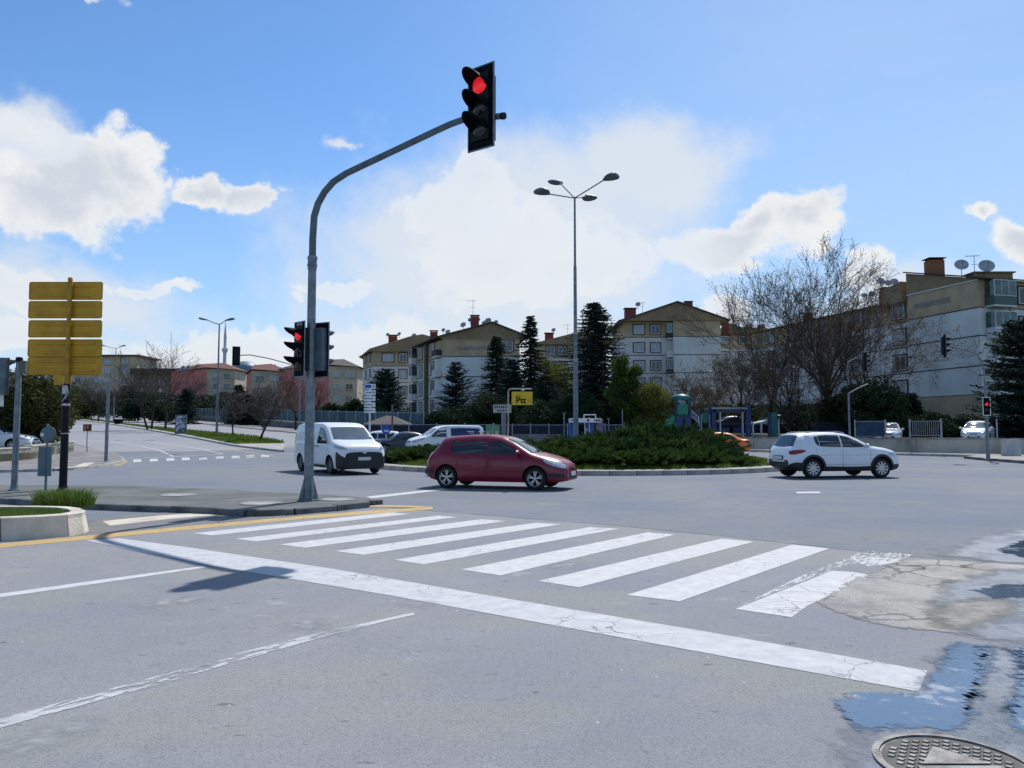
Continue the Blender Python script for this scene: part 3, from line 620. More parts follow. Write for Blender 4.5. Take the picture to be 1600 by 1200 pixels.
# weeds at the kerb
pts = [(p.x, p.y, 0) for p in [G(rnd.gauss(338,22), rnd.gauss(800,1.5)) for _ in range(700)]]
tag(blades('weeds', pts, .03, .12, .012, F_GRASS, lean=.9, seed=5), 'weeds growing in the gutter by the island kerb', 'weeds', kind='stuff')

# roundabout island
RC = Vector((3.3, 38.6)); RR = 10.3
circ = lambda r, n=72: [(RC.x+r*math.cos(2*PI*k/n), RC.y+r*math.sin(2*PI*k/n)) for k in range(n)]
m = MB()
prof = [(RR-.1,-.03),(RR-.1,.16),(RR-.75,.17),(RR-1.5,.3),(6.5,.55),(3.5,.72),(.01,.8)]
m.lathe(prof, n=72); ri = m.build('roundabout_island', GRASS, smooth=True, origin=(RC.x, RC.y, 0)); st(ri)
kerb(ri, circ(RR), .19, KERB_L, wd=.22, sl=1.0, closed=True)
m = MB(); m.lathe([(RR-.62,.14),(RR-.62,.19),(RR-.12,.185),(RR-.12,.1)], n=96); o = m.build('kerb_apron', KERB_L, ri)
# median of the hill road
mf = [G2(442,706), G2(367,697.5), G2(300,684.5), G2(220,670.2), G2(160,661), G2(112,655.2)]
mb_ = [G2(112,651.5), G2(197,664), G2(282,673), G2(397,684.5), G2(447,693)]
med = slab('median', mf+mb_, .12, KERB_L)
gi = [G2(367,696), G2(300,682.5), G2(220,668.4), G2(160,659.5), G2(112,654)] + mb_[:4] + [G2(446,693.5), G2(440,695)]
gp = sheet('median_grass', gi, 0, GRASS, kind='structure', zoff=.15)
kerb(med, mf, .14, KERB_L, wd=.2, sl=2.0)
tag(blades('grass', fill(gi, 26000, lambda x, y: terr(y)+.14), .12, .3, .06, F_GRASS2, seed=9), 'bright spring grass growing along the long median', 'grass', kind='stuff')
# pavement on the far side of the second carriageway, then low wall and fence
side = [tuple(M0+n_*a+u_*b) for a, b in ((11.5,6),(11.5,230),(16,230),(16,-2))]
sw = slab('pavement', side, .12, pm('pavement_slabs', (.26,.25,.245), .9, scale=1.5, var=.2))
# corner plaza at left
pz = [G2(*p) for p in ((-200,742),(-60,740),(100,736),(160,730),(193,722.5),(190,717),(172,710),(140,701),(107,692.5),(70,690),(-200,712))]
plz = slab('corner_plaza', pz, .10, pm('plaza_paving', (.235,.225,.225), .9, scale=1.0, var=.25, bump=.2))
kerb(plz, pz[1:9], .12, KERB_L, wd=.16, sl=1.0)
sheet('paving_curve', strip([G2(*p, .1) for p in ((70,712),(120,712),(140,716),(143,722),(125,729),(70,733))], .45), 0, CONC_L, kind='structure', zoff=.108)
# right-hand pavement, retaining wall
RW = [(60,37.5),(44,42.3),(33.2,47.2),(27,51.5),(22,55.2),(14,59.8),(8,61.5),(4.5,62.2)]
pv = [(p[0]-.9, p[1]-2.6) for p in RW]
sp = slab('pavement', [(p[0], p[1]) for p in pv] + [(p[0], p[1]+1.5) for p in RW[::-1]], .12, MATS['pavement_slabs'])
kerb(sp, pv, .14, KERB_L, wd=.18, sl=2.0)
pe = [G2(*p) for p in ((1508,716.5),(1530,714),(1700,718),(1700,731),(1600,724.5))]
kk = slab('traffic_island', pe, .14, CONC); kerb(kk, [pe[0], pe[4], pe[3]], .16, KERB, wd=.16, sl=1.5)
terrace = slab('terrace', [(p[0]+.08, p[1]+.16) for p in RW] + [(4.5,76),(-14,80),(-14,140),(120,140),(120,40)], .75, EARTH)
wall = thing('retaining_wall', 'long stained concrete retaining wall below the fence', 'wall', (RW[3][0], RW[3][1], 0))
for i, (a, b) in enumerate(zip(RW, RW[1:])):
    A, B = Vector(a), Vector(b); n = max(1, round((B-A).length/5.2)); t = (B-A).normalized(); nr = Vector((-t.y, t.x))
    for k in range(n):
        p, q = A.lerp(B, k/n)+t*.01, A.lerp(B, (k+1)/n)-t*.01; m = MB(); zt = max(1.12, terr(p.y)+.88)
        quad = [tuple(x-wall.location.xy) for x in (p+nr*.0, q+nr*.0, q-nr*.28, p-nr*.28)]
        m.prism(quad, terr(p.y)-.1, zt); m.build('wall_panel', WALLC, wall)
        m = MB(); quad = [tuple(x-wall.location.xy) for x in (p+nr*.05, q+nr*.05, q-nr*.33, p-nr*.33)]; m.prism(quad, zt, zt+.09); m.build('coping', CONC, wall)
# ================================================================== traffic signals
def M4(loc, rz): return Matrix.Translation(loc) @ Matrix.Rotation(rz, 4, 'Z')
def signal_head(par, loc, face, s=1.0, lit=True, n=3, plate=True, mat=None, wide=1.0, txt=None):
    """a head whose lenses look along the plan angle 'face'; local -Y is the front"""
    T = M4(loc, face + PI/2); mat = mat or BLACK; h = .36*n*s
    m = MB(); m.box((0,.09*s,0), (.34*s,.2*s,h), M4=T); m.box((0,-.012*s,0), (.37*s,.02*s,h+.03*s), M4=T); hd = m.build('signal_head', [mat], par)
    if plate:
        m = MB(); pw, ph = .53*s*wide, h+.3*s
        m.box((0,.02*s,0), (pw, .012*s, ph), M4=T); m.build('backing_board', BLACKM, hd)
        m = MB()
        for x, z, a, b in ((-pw/2,0,.022,ph),(pw/2,0,.022,ph),(0,ph/2,pw+.02,.022),(0,-ph/2,pw+.02,.022)): m.box((x,.02*s,z), (a,.02*s,b), M4=T)
        m.build('board_edge', STEEL, hd)
    for i in range(n):
        z = (h/2-.18*s) - .36*s*i; r = .152*s
        m = MB(); k = 20
        vs = []; fs = []
        for j in range(k+1):
            a = R(-12) + R(204)*j/k; dp = .40*s*(.22+.78*max(0, math.sin(a))**.7)
            for rr, y in ((r,-.02*s),(r,-dp),(r*1.05,-dp),(r*1.05,-.02*s)): vs.append(T @ Vector((math.cos(a)*rr, y, z+math.sin(a)*rr)))
        for j in range(k):
            for q in range(4): fs.append((j*4+q, j*4+(q+1)%4, (j+1)*4+(q+1)%4, (j+1)*4+q))
        m.add(vs, fs); m.build('visor', BLACKM, hd, smooth=True)
        m = MB(); RX = Matrix.Rotation(PI/2, 4, 'X'); m.lathe([(r*.96,0),(r*.8,.03*s),(r*.4,.05*s),(.001,.055*s)], n=20, M4=T @ Matrix.Translation((0,-.02*s,z)) @ RX)
        m.build('lens', LENS_RED if (i == 0 and lit) else LENS_OFF, hd, smooth=True)
    if txt:
        me = text_mesh(txt, .11*s, bold=True); me.materials.append(STICK); o = bpy.data.objects.new('lettering', me); COL.objects.link(o); o.parent = hd
        o.matrix_local = T @ Matrix.Translation((0,.005*s,h/2+.085*s)) @ Matrix.Rotation(PI/2, 4, 'X')
    return hd
FACE = math.atan2(-.8, -.6)
pb_ = G(482, 782, IH); base = Vector((pb_.x, pb_.y, IH))
arm = Vector((.8,-.6,0))
def armpt(u, v):
    k = (u-800)/FPX
    # solve (bx + .8L)/(depth) = k with depth from the pitched camera
    Ls = 0
    for _ in range(30):
        y = base.y - .6*Ls; d = ray(u, v); X = d.x/d.y*y; Ls = (X-base.x)/.8
    y = base.y - .6*Ls; return Vector((.8*Ls, -.6*Ls, AT(u, v, y).z - base.z))
ms = thing('traffic_signal', 'tall grey signal pole on the island with a curved arm holding a red light', 'traffic signal', base)
ztop = armpt(487,352).z; zj = armpt(487,402).z
m = MB(); m.tube([(0,0,0),(0,0,zj)], [.105,.088], 16); m.build('pole', STEEL, ms, smooth=True)
m = MB(); m.tube([(0,0,zj-.28),(0,0,zj+.02)], .1, 16); m.tube([(0,0,zj-.2),(0,0,zj-.17)], .112, 16); m.tube([(0,0,zj-.04),(0,0,zj-.01)], .112, 16); m.build('collar', STEEL, ms, smooth=True)
ap = [armpt(*p) for p in ((491,338),(497,318),(507,300),(521,284),(541,271),(566,259),(600,243),(640,224),(680,205),(704,194),(722,187.5),(738,185),(788,181))]
ap = [Vector((0,0,zj)), Vector((0,0,ztop-.3))] + ap
sm = [ap[0]]
for i in range(1, len(ap)-1): sm += [ap[i].lerp(ap[i-1], .22), ap[i], ap[i].lerp(ap[i+1], .22)]
sm.append(ap[-1]); nsm = len(sm)
m = MB(); m.tube(sm, [.078-.022*i/nsm for i in range(nsm)], 14); m.build('arm', STEEL_B, ms, smooth=True)
m = MB(); m.tube([ap[-1]-(ap[-1]-ap[-2]).normalized()*.06, ap[-1]+(ap[-1]-ap[-2]).normalized()*.004], .064, 14); m.build('end_cap', BLACK, ms, smooth=True)
m = MB(); m.lathe([(.26,0),(.26,.02),(.1,.02)], n=4)
for k in range(4):
    a = k*PI/2+.6; c, s_ = math.cos(a), math.sin(a); n_x, n_y = -s_*.008, c*.008
    m.add([(c*.1-n_x,s_*.1-n_y,.02),(c*.22-n_x,s_*.22-n_y,.02),(c*.1-n_x,s_*.1-n_y,.5),(c*.1+n_x,s_*.1+n_y,.02),(c*.22+n_x,s_*.22+n_y,.02),(c*.1+n_x,s_*.1+n_y,.5)], [(0,1,2),(5,4,3),(0,3,4,1),(1,4,5,2),(2,5,3,0)])
m.build('base_flange', STEEL, ms)
for k in range(4):
    a = k*PI/2+.6+PI/4; m = MB(); m.tube([(math.cos(a)*.17, math.sin(a)*.17, .02),(math.cos(a)*.17, math.sin(a)*.17, .06)], .018, 6); m.build('bolt', STEEL, ms)
hp = armpt(751,173)
signal_head(ms, (hp.x-.0, hp.y-.16, hp.z), FACE, s=1.12)
lp = AT(468,546,base.y-.1)
signal_head(ms, (lp.x-base.x+.0, -.16, lp.z-base.z), FACE-R(8), s=.86, lit=True, txt='4DTS', wide=.92)
lp = AT(503,548,base.y+.2)
signal_head(ms, (lp.x-base.x+.04, .05, lp.z-base.z), R(62), s=.86, lit=False, mat=STEEL_B, wide=.9)
m = MB()
for z in (2.6, 3.3): m.box((-.12,-.08,z), (.26,.05,.04), .4); m.box((.15,.04,z), (.28,.05,.04), .2)
m.build('bracket', STEEL, ms)

def mast(label, u, vb, vt, D=None, armpx=None, head_px=None, head_face=0, hs=1.0, low=None, low_face=0, mat=STEEL, r=.08, group=None, lit=False, dz=0):
    b = G(u, vb, dz) if D is None else Vector((AT(u, vb, D).x, D, terr(D)+dz)); o = thing('traffic_signal', label, 'traffic signal', b)
    zt = AT(u, vt, b.y).z - b.z
    m = MB(); m.tube([(0,0,0),(0,0,zt)], [r*1.25, r], 12); m.build('pole', mat, o, smooth=True)
    m = MB(); m.lathe([(r*2.6,0),(r*2.6,.03),(r*1.4,.05),(r*1.3,.25)], n=12); m.build('base_flange', mat, o)
    if armpx:
        P = [Vector((0,0,zt-.05))]
        for (uu, vv) in armpx: q = AT(uu, vv, b.y)-b; P.append(Vector((q.x, 0, q.z)))
        m = MB(); m.tube(P, r*.62, 8); m.build('arm', mat, o, smooth=True)
    for (uu, vv, face, s, lit_, n, pl) in head_px or []:
        q = AT(uu, vv, b.y)-b; signal_head(o, (q.x, -.12, q.z), face, s, lit_, n, pl)
    return o
mast('signal mast with curved arm and red pedestrian light in front of the right apartment block', 1544, 717, 606, armpx=[(1537,575),(1533,563),(1524,552),(1510,547),(1490,543),(1473,538)], head_px=[(1475,541,R(-15),.92,False,3,True)], r=.075, dz=.14)
ps = [o for o in bpy.data.objects if o.name.startswith('traffic_signal')][-1]
q = AT(1539.5,635,ps.location.y)-ps.location
hd = signal_head(ps, (q.x, -.1, q.z), -PI/2, .78, True, 2, False)
m = MB()
for x, z, a, b in ((-.2,0,.04,.98),(.2,0,.04,.98),(0,.49,.44,.04),(0,-.49,.44,.04),): m.box((q.x+x,-.12,q.z+z), (a,.02,b))
m.build('board_edge', WHITE, hd); m = MB(); m.box((q.x,-.1,q.z), (.38,.02,.94)); m.build('backing_board', BLACKM, hd)
mast('thin signal mast half hidden in the bare trees left of the right block', 1328, 694, 614, D=50, armpx=[(1340,607),(1356,600)], head_px=[(1352,566,R(-8),.95,False,3,True),(1333,647,R(-60),.6,False,2,False)], r=.06, mat=STEEL)
m = MB(); o_ = [o for o in bpy.data.objects if o.name.startswith('traffic_signal') and o.parent is None][-1]
q0 = AT(1328,690,50)-o_.location; q1 = AT(1352,566,50)-o_.location; m.tube([(0,0,q1.z-.3-1.2),(0,0,q1.z),(q1.x*.5,0,q1.z+.3),(q1.x,0,q1.z+.1)], .035, 8); m.build('arm', STEEL, o_, smooth=True)
mast('distant signal mast with a long arm to the left, its dark head seen from behind', 467, 700, 576, D=56, armpx=[(455,569.5),(420,560),(390,554.5),(370,555.5)], head_px=[(370,556.5,R(112),1.0,False,3,True)], r=.06)
# signal post cut by the left edge
b = G(22, 766, IH); lp_ = thing('traffic_signal', 'grey signal post with black cap cut by the left edge of the view', 'traffic signal', (b.x, b.y, IH))
zt = AT(22, 560, b.y).z-IH
m = MB(); m.tube([(0,0,0),(0,0,zt)], [.078,.07], 16); m.build('pole', STEEL, lp_, smooth=True)
m = MB(); m.lathe([(.085,zt-.09),(.088,zt-.02),(.07,zt+.03),(.001,zt+.04)], n=16); m.build('cap', BLACK, lp_, smooth=True)
m = MB(); m.lathe([(.14,0),(.14,.02),(.09,.03),(.085,.12)], n=12); m.build('base_flange', STEEL, lp_)
q = AT(6, 588, b.y)-lp_.location; signal_head(lp_, (q.x-.02, .02, q.z), R(75), .86, False, 3, False, mat=STEEL_B)
q = AT(36, 573, b.y)-lp_.location; m = MB(); m.box((q.x,.02,q.z), (.2,.16,.3)); m.build('control_box', pm('grey_green_box', (.10,.13,.12), .6), lp_)
m = MB(); m.box((q.x-.14,.02,q.z+.12), (.2,.03,.03)); m.box((q.x-.14,.02,q.z-.1), (.2,.03,.03)); m.box((-.16,.02,q.z-.25), (.2,.03,.03)); m.build('bracket', STEEL, lp_)
q = AT(-3, 622, b.y)-lp_.location; m = MB(); m.box((q.x,.03,q.z), (.24,.012,.42)); m.build('sign_plate', WHITE, lp_)

# ================================================================== signs on the island
def rrect(cx, cz, w_, h_, r, n=5):
    pts = []
    for (sx, sz, a0) in ((1,1,0),(-1,1,PI/2),(-1,-1,PI),(1,-1,1.5*PI)):
        for k in range(n+1): a = a0+PI/2*k/n; pts.append((cx+sx*(w_/2-r)+math.cos(a)*r, cz+sz*(h_/2-r)+math.sin(a)*r))
    return pts
def plate_xz(m, pts, y0, y1, mi=0):      # outline in XZ, thickness along Y
    n = len(pts); m.add([(x,y0,z) for x,z in pts]+[(x,y1,z) for x,z in pts], [tuple(range(n)), tuple(range(2*n-1,n-1,-1))]+[(i,n+i,n+(i+1)%n,(i+1)%n) for i in range(n)], mi)
b = G(98, 769, IH); ys_ = thing('direction_sign', 'five yellow direction boards seen from behind on a black pole at the left', 'direction sign', (b.x, b.y, IH))
z_of = lambda v: AT(98, v, b.y).z - IH
x_of = lambda u: AT(u, 500, b.y).x - b.x
rows = [(440,467,41,155.5),(470,496,41,155.5),(500,526,42,156),(530,556.5,42,157),(558,585,42.5,157.5)]
wy = .085
for i, (v0, v1, u0, u1) in enumerate(rows):
    z1, z0 = z_of(v0), z_of(v1); cx = (x_of(u0)+x_of(u1))/2; wd = x_of(u1)-x_of(u0)
    m = MB(); plate_xz(m, rrect(cx, (z0+z1)/2, wd, z1-z0, .035), wy+.004*i, wy+.015+.004*i); bd = m.build('sign_board', YSIGN, ys_)
    m = MB(); rr = rrect(cx, (z0+z1)/2, wd, z1-z0, .04)
    for k in range(len(rr)): 
        a, c_ = rr[k], rr[(k+1)%len(rr)]; m.tube([(a[0],wy+.004*i,a[1]),(c_[0],wy+.004*i,c_[1])], .013, 5, cap=False)
    m.build('rolled_rim', YSIGN_D, bd)
    m = MB()
    for zz in (z0+.1, z1-.1): m.box((cx,wy-.012,zz), (wd*.8,.02,.035))
    m.build('stiffener', YSIGN, bd)
    m = MB()
    for zz in (z0+.1, z1-.1): m.tube([(0,0,zz-.025),(0,0,zz+.025)], .062, 12); m.box((0,.05,zz), (.16,.05,.04))
    tag(m.build('clamp', YSIGN_D, bd), kind='stuff')
zb = z_of(600)
m = MB(); m.tube([(0,0,zb),(0,0,z_of(436))], .052, 14); m.lathe([(.06,z_of(438)),(.05,z_of(436)+.03),(.001,z_of(436)+.05)], n=12); m.build('upper_pole', YSIGN_D, ys_, smooth=True)
m = MB(); m.box((x_of(93)-.0,.06,(z_of(586)+z_of(601))/2), (.24,.02,.24)); m.box((x_of(108),.06,(z_of(586)+z_of(601))/2), (.14,.02,.24)); m.build('lower_plate', YSIGN, ys_)
m = MB(); m.tube([(0,0,0),(0,0,zb)], [.092,.085], 16); m.build('pole', DKPOLE, ys_, smooth=True)
m = MB(); m.lathe([(.145,0),(.145,.05),(.105,.09),(.1,.16)], n=16); m.build('base_collar', DKPOLE, ys_, smooth=True)
m = MB(); m.tube([(0,0,z_of(634)),(0,0,z_of(630.5))], .0905, 16); m.build('tape_band', STICK, ys_, smooth=True)
m = MB(); m.tube([(0,0,z_of(678)),(0,0,z_of(676.5))], .0915, 16); m.build('tape_band', STICK, ys_, smooth=True)
m = MB()
def wrap(m, rad, a0, a1, z0, z1, n=8):
    vs = []
    for k in range(n+1): a = a0+(a1-a0)*k/n; vs += [(math.cos(a)*rad, math.sin(a)*rad, z0), (math.cos(a)*rad, math.sin(a)*rad, z1)]
    m.add(vs, [(2*k, 2*k+2, 2*k+3, 2*k+1) for k in range(n)])
wrap(m, .091, R(-150), R(-60), z_of(616), z_of(602)); m.build('poster_scrap', STICK, ys_, smooth=True)
m = MB(); m.tube([(.03,-.09,z_of(603)),(.07,-.075,z_of(612)),(.0,-.1,z_of(624)),(-.05,-.09,z_of(628))], .006, 6); m.tube([(.06,-.09,z_of(603)),(.085,-.06,z_of(615)),(.03,-.1,z_of(624))], .006, 6); m.build('cable', WHITE, ys_)
b = G(70, 766, IH); rs_ = thing('road_sign', 'round grey sign back above a rectangular plate on a short post at the left', 'road sign', (b.x, b.y, IH))
zz = lambda v: AT(70, v, b.y).z - IH; xx = lambda u: AT(u, 700, b.y).x - b.x
GREYS = pm('grey_sign_back', (.13,.19,.215), .6, metal=.1, scale=3, var=.15)
m = MB(); m.tube([(0,.03,0),(0,.03,zz(662))], .032, 10); m.build('post', STEEL, rs_, smooth=True)
cz = zz(678.5); T = Matrix.Translation((xx(75),0,cz)) @ Matrix.Rotation(PI/2, 4, 'X')
m = MB(); m.lathe([(.001,0),(.195,0),(.2,.006),(.2,.02),(.19,.026)], n=32, M4=T); m.build('round_plate', GREYS, rs_)
m = MB(); m.lathe([(.05,.027),(.05,.031),(.001,.031)], n=20, M4=Matrix.Translation((xx(66),0,cz-.01)) @ Matrix.Rotation(PI/2, 4, 'X')); m.build('sticker', WHITE, rs_)
m = MB(); m.box((xx(72),-.03,(zz(698)+zz(744))/2), (xx(82.5)-xx(61.6),.02,zz(698)-zz(744))); m.build('rectangular_plate', GREYS, rs_)
m = MB(); m.box((xx(72),-.05,(zz(698)+zz(744))/2), (.05,.025,zz(698)-zz(744)-.04)); m.build('stiffener', GREYS, rs_)

# ================================================================== street lamps
def lamp_head(o, p, d, L_=.85, mat=STEEL_B, w_=.3, name='lamp_head'):
    """flat teardrop luminaire at p pointing along unit vector d"""
    X = d.normalized(); Y = Vector((0,0,1)).cross(X).normalized(); Z = X.cross(Y); T = Matrix((( X.x,Y.x,Z.x,p[0]),(X.y,Y.y,Z.y,p[1]),(X.z,Y.z,Z.z,p[2]),(0,0,0,1)))
    m = MB(); prof = [(0,.06,.06),(.1,.1,.08),(.25,.22,.10),(.5,.32,.13),(.8,.34,.14),(.95,.26,.10),(1.0,.12,.05)]; vs = []; fs = []; n = 12
    for s, wy, hz in prof:
        for k in range(n): a = 2*PI*k/n; vs.append(T @ Vector((s*L_, math.cos(a)*wy*w_/.34*.5, math.sin(a)*hz*.62*max(1,w_/.5)+.02)))
    for i in range(len(prof)-1):
        for k in range(n): fs.append((i*n+k, i*n+(k+1)%n, (i+1)*n+(k+1)%n, (i+1)*n+k))
    fs += [tuple(range(n-1,-1,-1)), tuple((len(prof)-1)*n+k for k in range(n))]
    m.add(vs, fs); h = m.build(name, mat, o, smooth=True)
    m = MB(); m.lathe([(.001,-.075),(.09,-.07),(.13,-.05),(.14,-.02)], n=12, M4=T @ Matrix.Translation((.62*L_,0,0)) @ Matrix.Diagonal((1.7,.9*w_/.34,1,1))); m.build('lamp_glass', pm('lamp_glass', (.22,.26,.24), .15, scale=9, var=.3), h, smooth=True)
lb = Vector((RC.x-.1, RC.y, .75)); la = thing('street_lamp', 'tall lamp post with four arms standing in the roundabout shrubs', 'street lamp', lb)
zt = AT(899, 308, lb.y).z-lb.z
m = MB(); m.tube([(0,0,-.3),(0,0,zt*.35),(0,0,zt*.35+.02),(0,0,zt*.72),(0,0,zt*.72+.02),(0,0,zt)], [.15,.115,.095,.08,.062,.05], 14); m.build('pole', STEEL, la, smooth=True)
m = MB(); m.tube([(0,0,zt*.35-.1),(0,0,zt*.35+.06)], .125, 14); m.tube([(0,0,zt*.45),(0,0,zt*.45+.12)], .118, 14); m.build('joint_band', pm('pale_band', (.5,.48,.4), .7), la, smooth=True)
for (u, v, dy) in ((857,303,-1.1),(874,285,1.6),(944,281,-.9),(916,306.5,1.5)):
    q = AT(u, v, lb.y+dy)-lb; P0 = Vector((0,0,zt-.05)); d = (q-P0); 
    m = MB(); m.tube([P0, P0+d*.5+Vector((0,0,.0)), q], .032, 8); m.build('arm', STEEL_B, la, smooth=True)
    dd = Vector((d.x, d.y, d.z*.35 if v < 300 else 0.05)).normalized(); lamp_head(la, q-dd*.05, dd, .8, w_=.85)
def lamp2(label, u, vb, vt, arms, D=None):
    b = G(u, vb) if D is None else Vector((AT(u,vb,D).x, D, terr(D))); o = thing('street_lamp', label, 'street lamp', b); z = AT(u, vt, b.y).z-b.z
    m = MB(); m.tube([(0,0,0),(0,0,z)], [.14,.07], 12); m.build('pole', STEEL, o, smooth=True)
    m = MB(); m.lathe([(.3,0),(.3,.05),(.18,.1),(.16,.6)], n=10); m.build('base_collar', STEEL, o)
    for (ue, ve) in arms:
        q = AT(ue, ve, b.y)-b; q.y = 0; P0 = Vector((0,0,z-.05)); m = MB(); m.tube([P0, P0.lerp(q,.5)-Vector((0,0,.05)), q], .045, 8); m.build('arm', STEEL_B, o, smooth=True)
        lamp_head(o, q, Vector((1 if q.x > 0 else -1,0,.22)), 1.0, w_=.7)
    return o
lamp2('double-armed street lamp in front of the minaret and pink block', 338.5, 682.5, 506, [(325,500.5),(352,501)])
lamp2('double-armed street lamp farther up the hill road right of the yellow boards', 177.5, 661, 544, [(166,541),(188,541.5)])
q = G(165.5, 721.5, .1); o = thing('post', 'bare grey post on the left corner plaza, without sign or lamp', 'post', q); zt = AT(165.5, 602, q.y).z-q.z
m = MB(); m.tube([(0,0,0),(0,0,zt)], [.085,.075], 12); m.build('shaft', STEEL, o, smooth=True); m = MB(); m.lathe([(.16,0),(.16,.02),(.1,.03)], n=10); m.build('base_flange', STEEL, o)
q = G(136, 708.5, .1); o = thing('small_sign', 'small red and brown sign on a thin crooked stick on the left plaza', 'sign', q)
m = MB(); z1 = AT(134,667,q.y).z-q.z; m.tube([(0,0,0),(-.04,0,z1*.5),(-.02,0,z1)], .025, 6); m.build('stick', pm('bark_stick', (.07,.06,.05), .9), o)
m = MB(); m.box((-.02,-.03,z1-.05), (.55,.03,.45)); m.build('board', pm('red_brown_board', (.25,.05,.03), .7, scale=5, col2=(.12,.09,.02), lo=.45, hi=.55), o)
m = MB(); m.box((-.16,-.05,z1-.05), (.05,.012,.3)); m.box((.02,-.05,z1+.02), (.05,.012,.22)); m.build('white_marks', WHITE, o)

# billboards (light box posters)
def adbox(label, u, v0, v1, hw):
    b = G(u, v1); o = thing('poster_stand', label, 'poster stand', b); z = AT(u, v0, b.y).z-b.z; wd = hw*2*b.y/FPX
    m = MB(); m.box((0,0,z*.55), (wd,.25,z*.9)); m.build('case', STEEL_B, o); m = MB(); m.box((0,0,z*.05), (wd*.95,.35,z*.1)); m.build('foot', CONC, o)
    m = MB(); m.box((0,-.135,z*.56), (wd*.82,.015,z*.78)); m.build('poster', pm('poster_print', (.42,.46,.55), .3, scale=2.4, col2=(.05,.06,.12), lo=.46, hi=.56), o)
adbox('free-standing poster case with a dark border on the grassy median', 282.5, 648, 679.5, 8.6)
adbox('small pale poster case far up the median beside the yellow-sign pole', 112, 632, 655, 5.5)
q = G(185, 663.5); o = thing('litter_bin', 'dark tapered container on the median beside the far lamp', 'bin', q)
s_ = q.y/FPX; m = MB(); m.add([(-4*s_,-4*s_,.1),(4*s_,-4*s_,.1),(4*s_,4*s_,.1),(-4*s_,4*s_,.1),(-6*s_,-5*s_,8*s_),(6*s_,-5*s_,8*s_),(6*s_,5*s_,8*s_),(-6*s_,5*s_,8*s_)], [(0,3,2,1),(4,5,6,7),(0,1,5,4),(1,2,6,5),(2,3,7,6),(3,0,4,7)]); m.build('tub', BLACKM, o)
m = MB(); m.box((0,0,8.3*s_), (12.6*s_,10.6*s_,.8*s_)); m.build('rim', TRIM, o)

# ================================================================== signs and kiosks beyond the roundabout
def Zat(v, D): return AT(800, v, D).z
def Xat(u, D): return AT(u, 650, D).x
D = 60; x = Xat(577.5, D); z0 = terr(D)
o = thing('direction_sign', 'stack of five white direction boards on a white post before the left apartment block', 'direction sign', (x, D, z0))
m = MB(); m.tube([(0,.06,0),(0,.06,Zat(600,D)-z0)], .07, 10); m.build('post', WHITE, o, smooth=True)
PRINT = pm('dark_print', (.03,.035,.06), .6)
def fl(P, mat, par, name, y): 
    m = MB(); plate_xz(m, P, y-.006, y); m.build(name, mat, par)
for i, (v0, v1) in enumerate(((599.5,608),(609,617.5),(618.5,627),(628.5,636.5),(637.5,645.5))):
    za, zb_ = Zat(v0,D)-z0, Zat(v1,D)-z0; zc = (za+zb_)/2; m = MB(); m.box((0,0,zc), (.86,.04,(za-zb_)*.93)); bd = m.build('sign_board', WHITE, o)
    h = (za-zb_)
    if i == 0: fl([(-.38,zc-h*.3),(.1,zc-h*.3),(.1,zc+h*.3),(-.38,zc+h*.3)], BLUES, bd, 'blue_field', -.022)
    for k in range(4 if i else 0):
        a = -.24+k*.13 if i > 1 else -.34+k*.13
        fl([(a,zc-h*.1),(a+.09,zc-h*.1),(a+.09,zc+h*.1),(a,zc+h*.1)], PRINT, bd, 'print', -.022)
    cx = .31 if i < 2 else -.34
    sgn = 1 if i < 2 else -1
    fl([(cx-sgn*.05,zc-h*.25),(cx+sgn*.07,zc),(cx-sgn*.05,zc+h*.25)][::sgn], PRINT, bd, 'arrow', -.022)
D = 52; x = Xat(603.5, D); o = thing('road_sign', 'round blue sign with a white arrow behind the parked white hatchback', 'road sign', (x, D, terr(D)))
zc = Zat(671.5,D)-terr(D); m = MB(); m.tube([(0,.03,0),(0,.03,zc+.1)], .035, 8); m.build('post', WHITE, o, smooth=True)
m = MB(); m.lathe([(.3,0),(.3,.02),(.001,.025)], n=24, M4=Matrix.Translation((0,0,zc)) @ Matrix.Rotation(PI/2,4,'X')); m.build('disc', BLUES, o)
m = MB(); plate_xz(m, [(-.14,zc-.1),(.14,zc-.14),(.14,zc-.06),(-.14,zc-.02)], -.035, -.028); plate_xz(m, [(.05,zc-.19),(.2,zc-.1),(.07,zc+.02)], -.034, -.027); m.build('arrow', WHITE, o)
# post office sign
D = 55; x = Xat(793, D); z0 = terr(D); zf = lambda v: Zat(v, D)-z0
o = thing('post_office_sign', 'yellow hanging sign reading Ptt on a bent cream pole', 'sign', (x, D, z0)); CREAM = pm('cream_pole', (.50,.44,.33), .6)
xr = Xat(831, D)-x
m = MB(); m.tube([(0,0,0),(.06,0,zf(660)),(.05,0,zf(612)),(.1,0,zf(609)),(.25,0,zf(607.7)),(xr,0,zf(607.7))], .055, 10); m.build('pole', CREAM, o, smooth=True)
xa, xb = Xat(799.5,D)-x, Xat(832,D)-x; m = MB(); m.box(((xa+xb)/2,0,(zf(612)+zf(633))/2), (xb-xa,.16,zf(612)-zf(633))); bd = m.build('sign_board', pm('yellow_sign_face', (.68,.46,.01), .45, scale=1.5, var=.06, emit=0), o)
m = MB(); m.box(((xa+xb)/2,0,zf(611.3)), (xb-xa+.04,.2,.06)); m.box(((xa+xb)/2,0,zf(633.6)), (xb-xa+.04,.2,.06)); m.box((xa+.2,0,zf(609.5)), (.04,.04,.14)); m.box((xb-.2,0,zf(609.5)), (.04,.04,.14)); m.build('hanger_frame', BLACK, o)
lettering('Ptt', .62, (xa+.66,-.083,zf(626)), 0, BLACK, bd, bold=True)
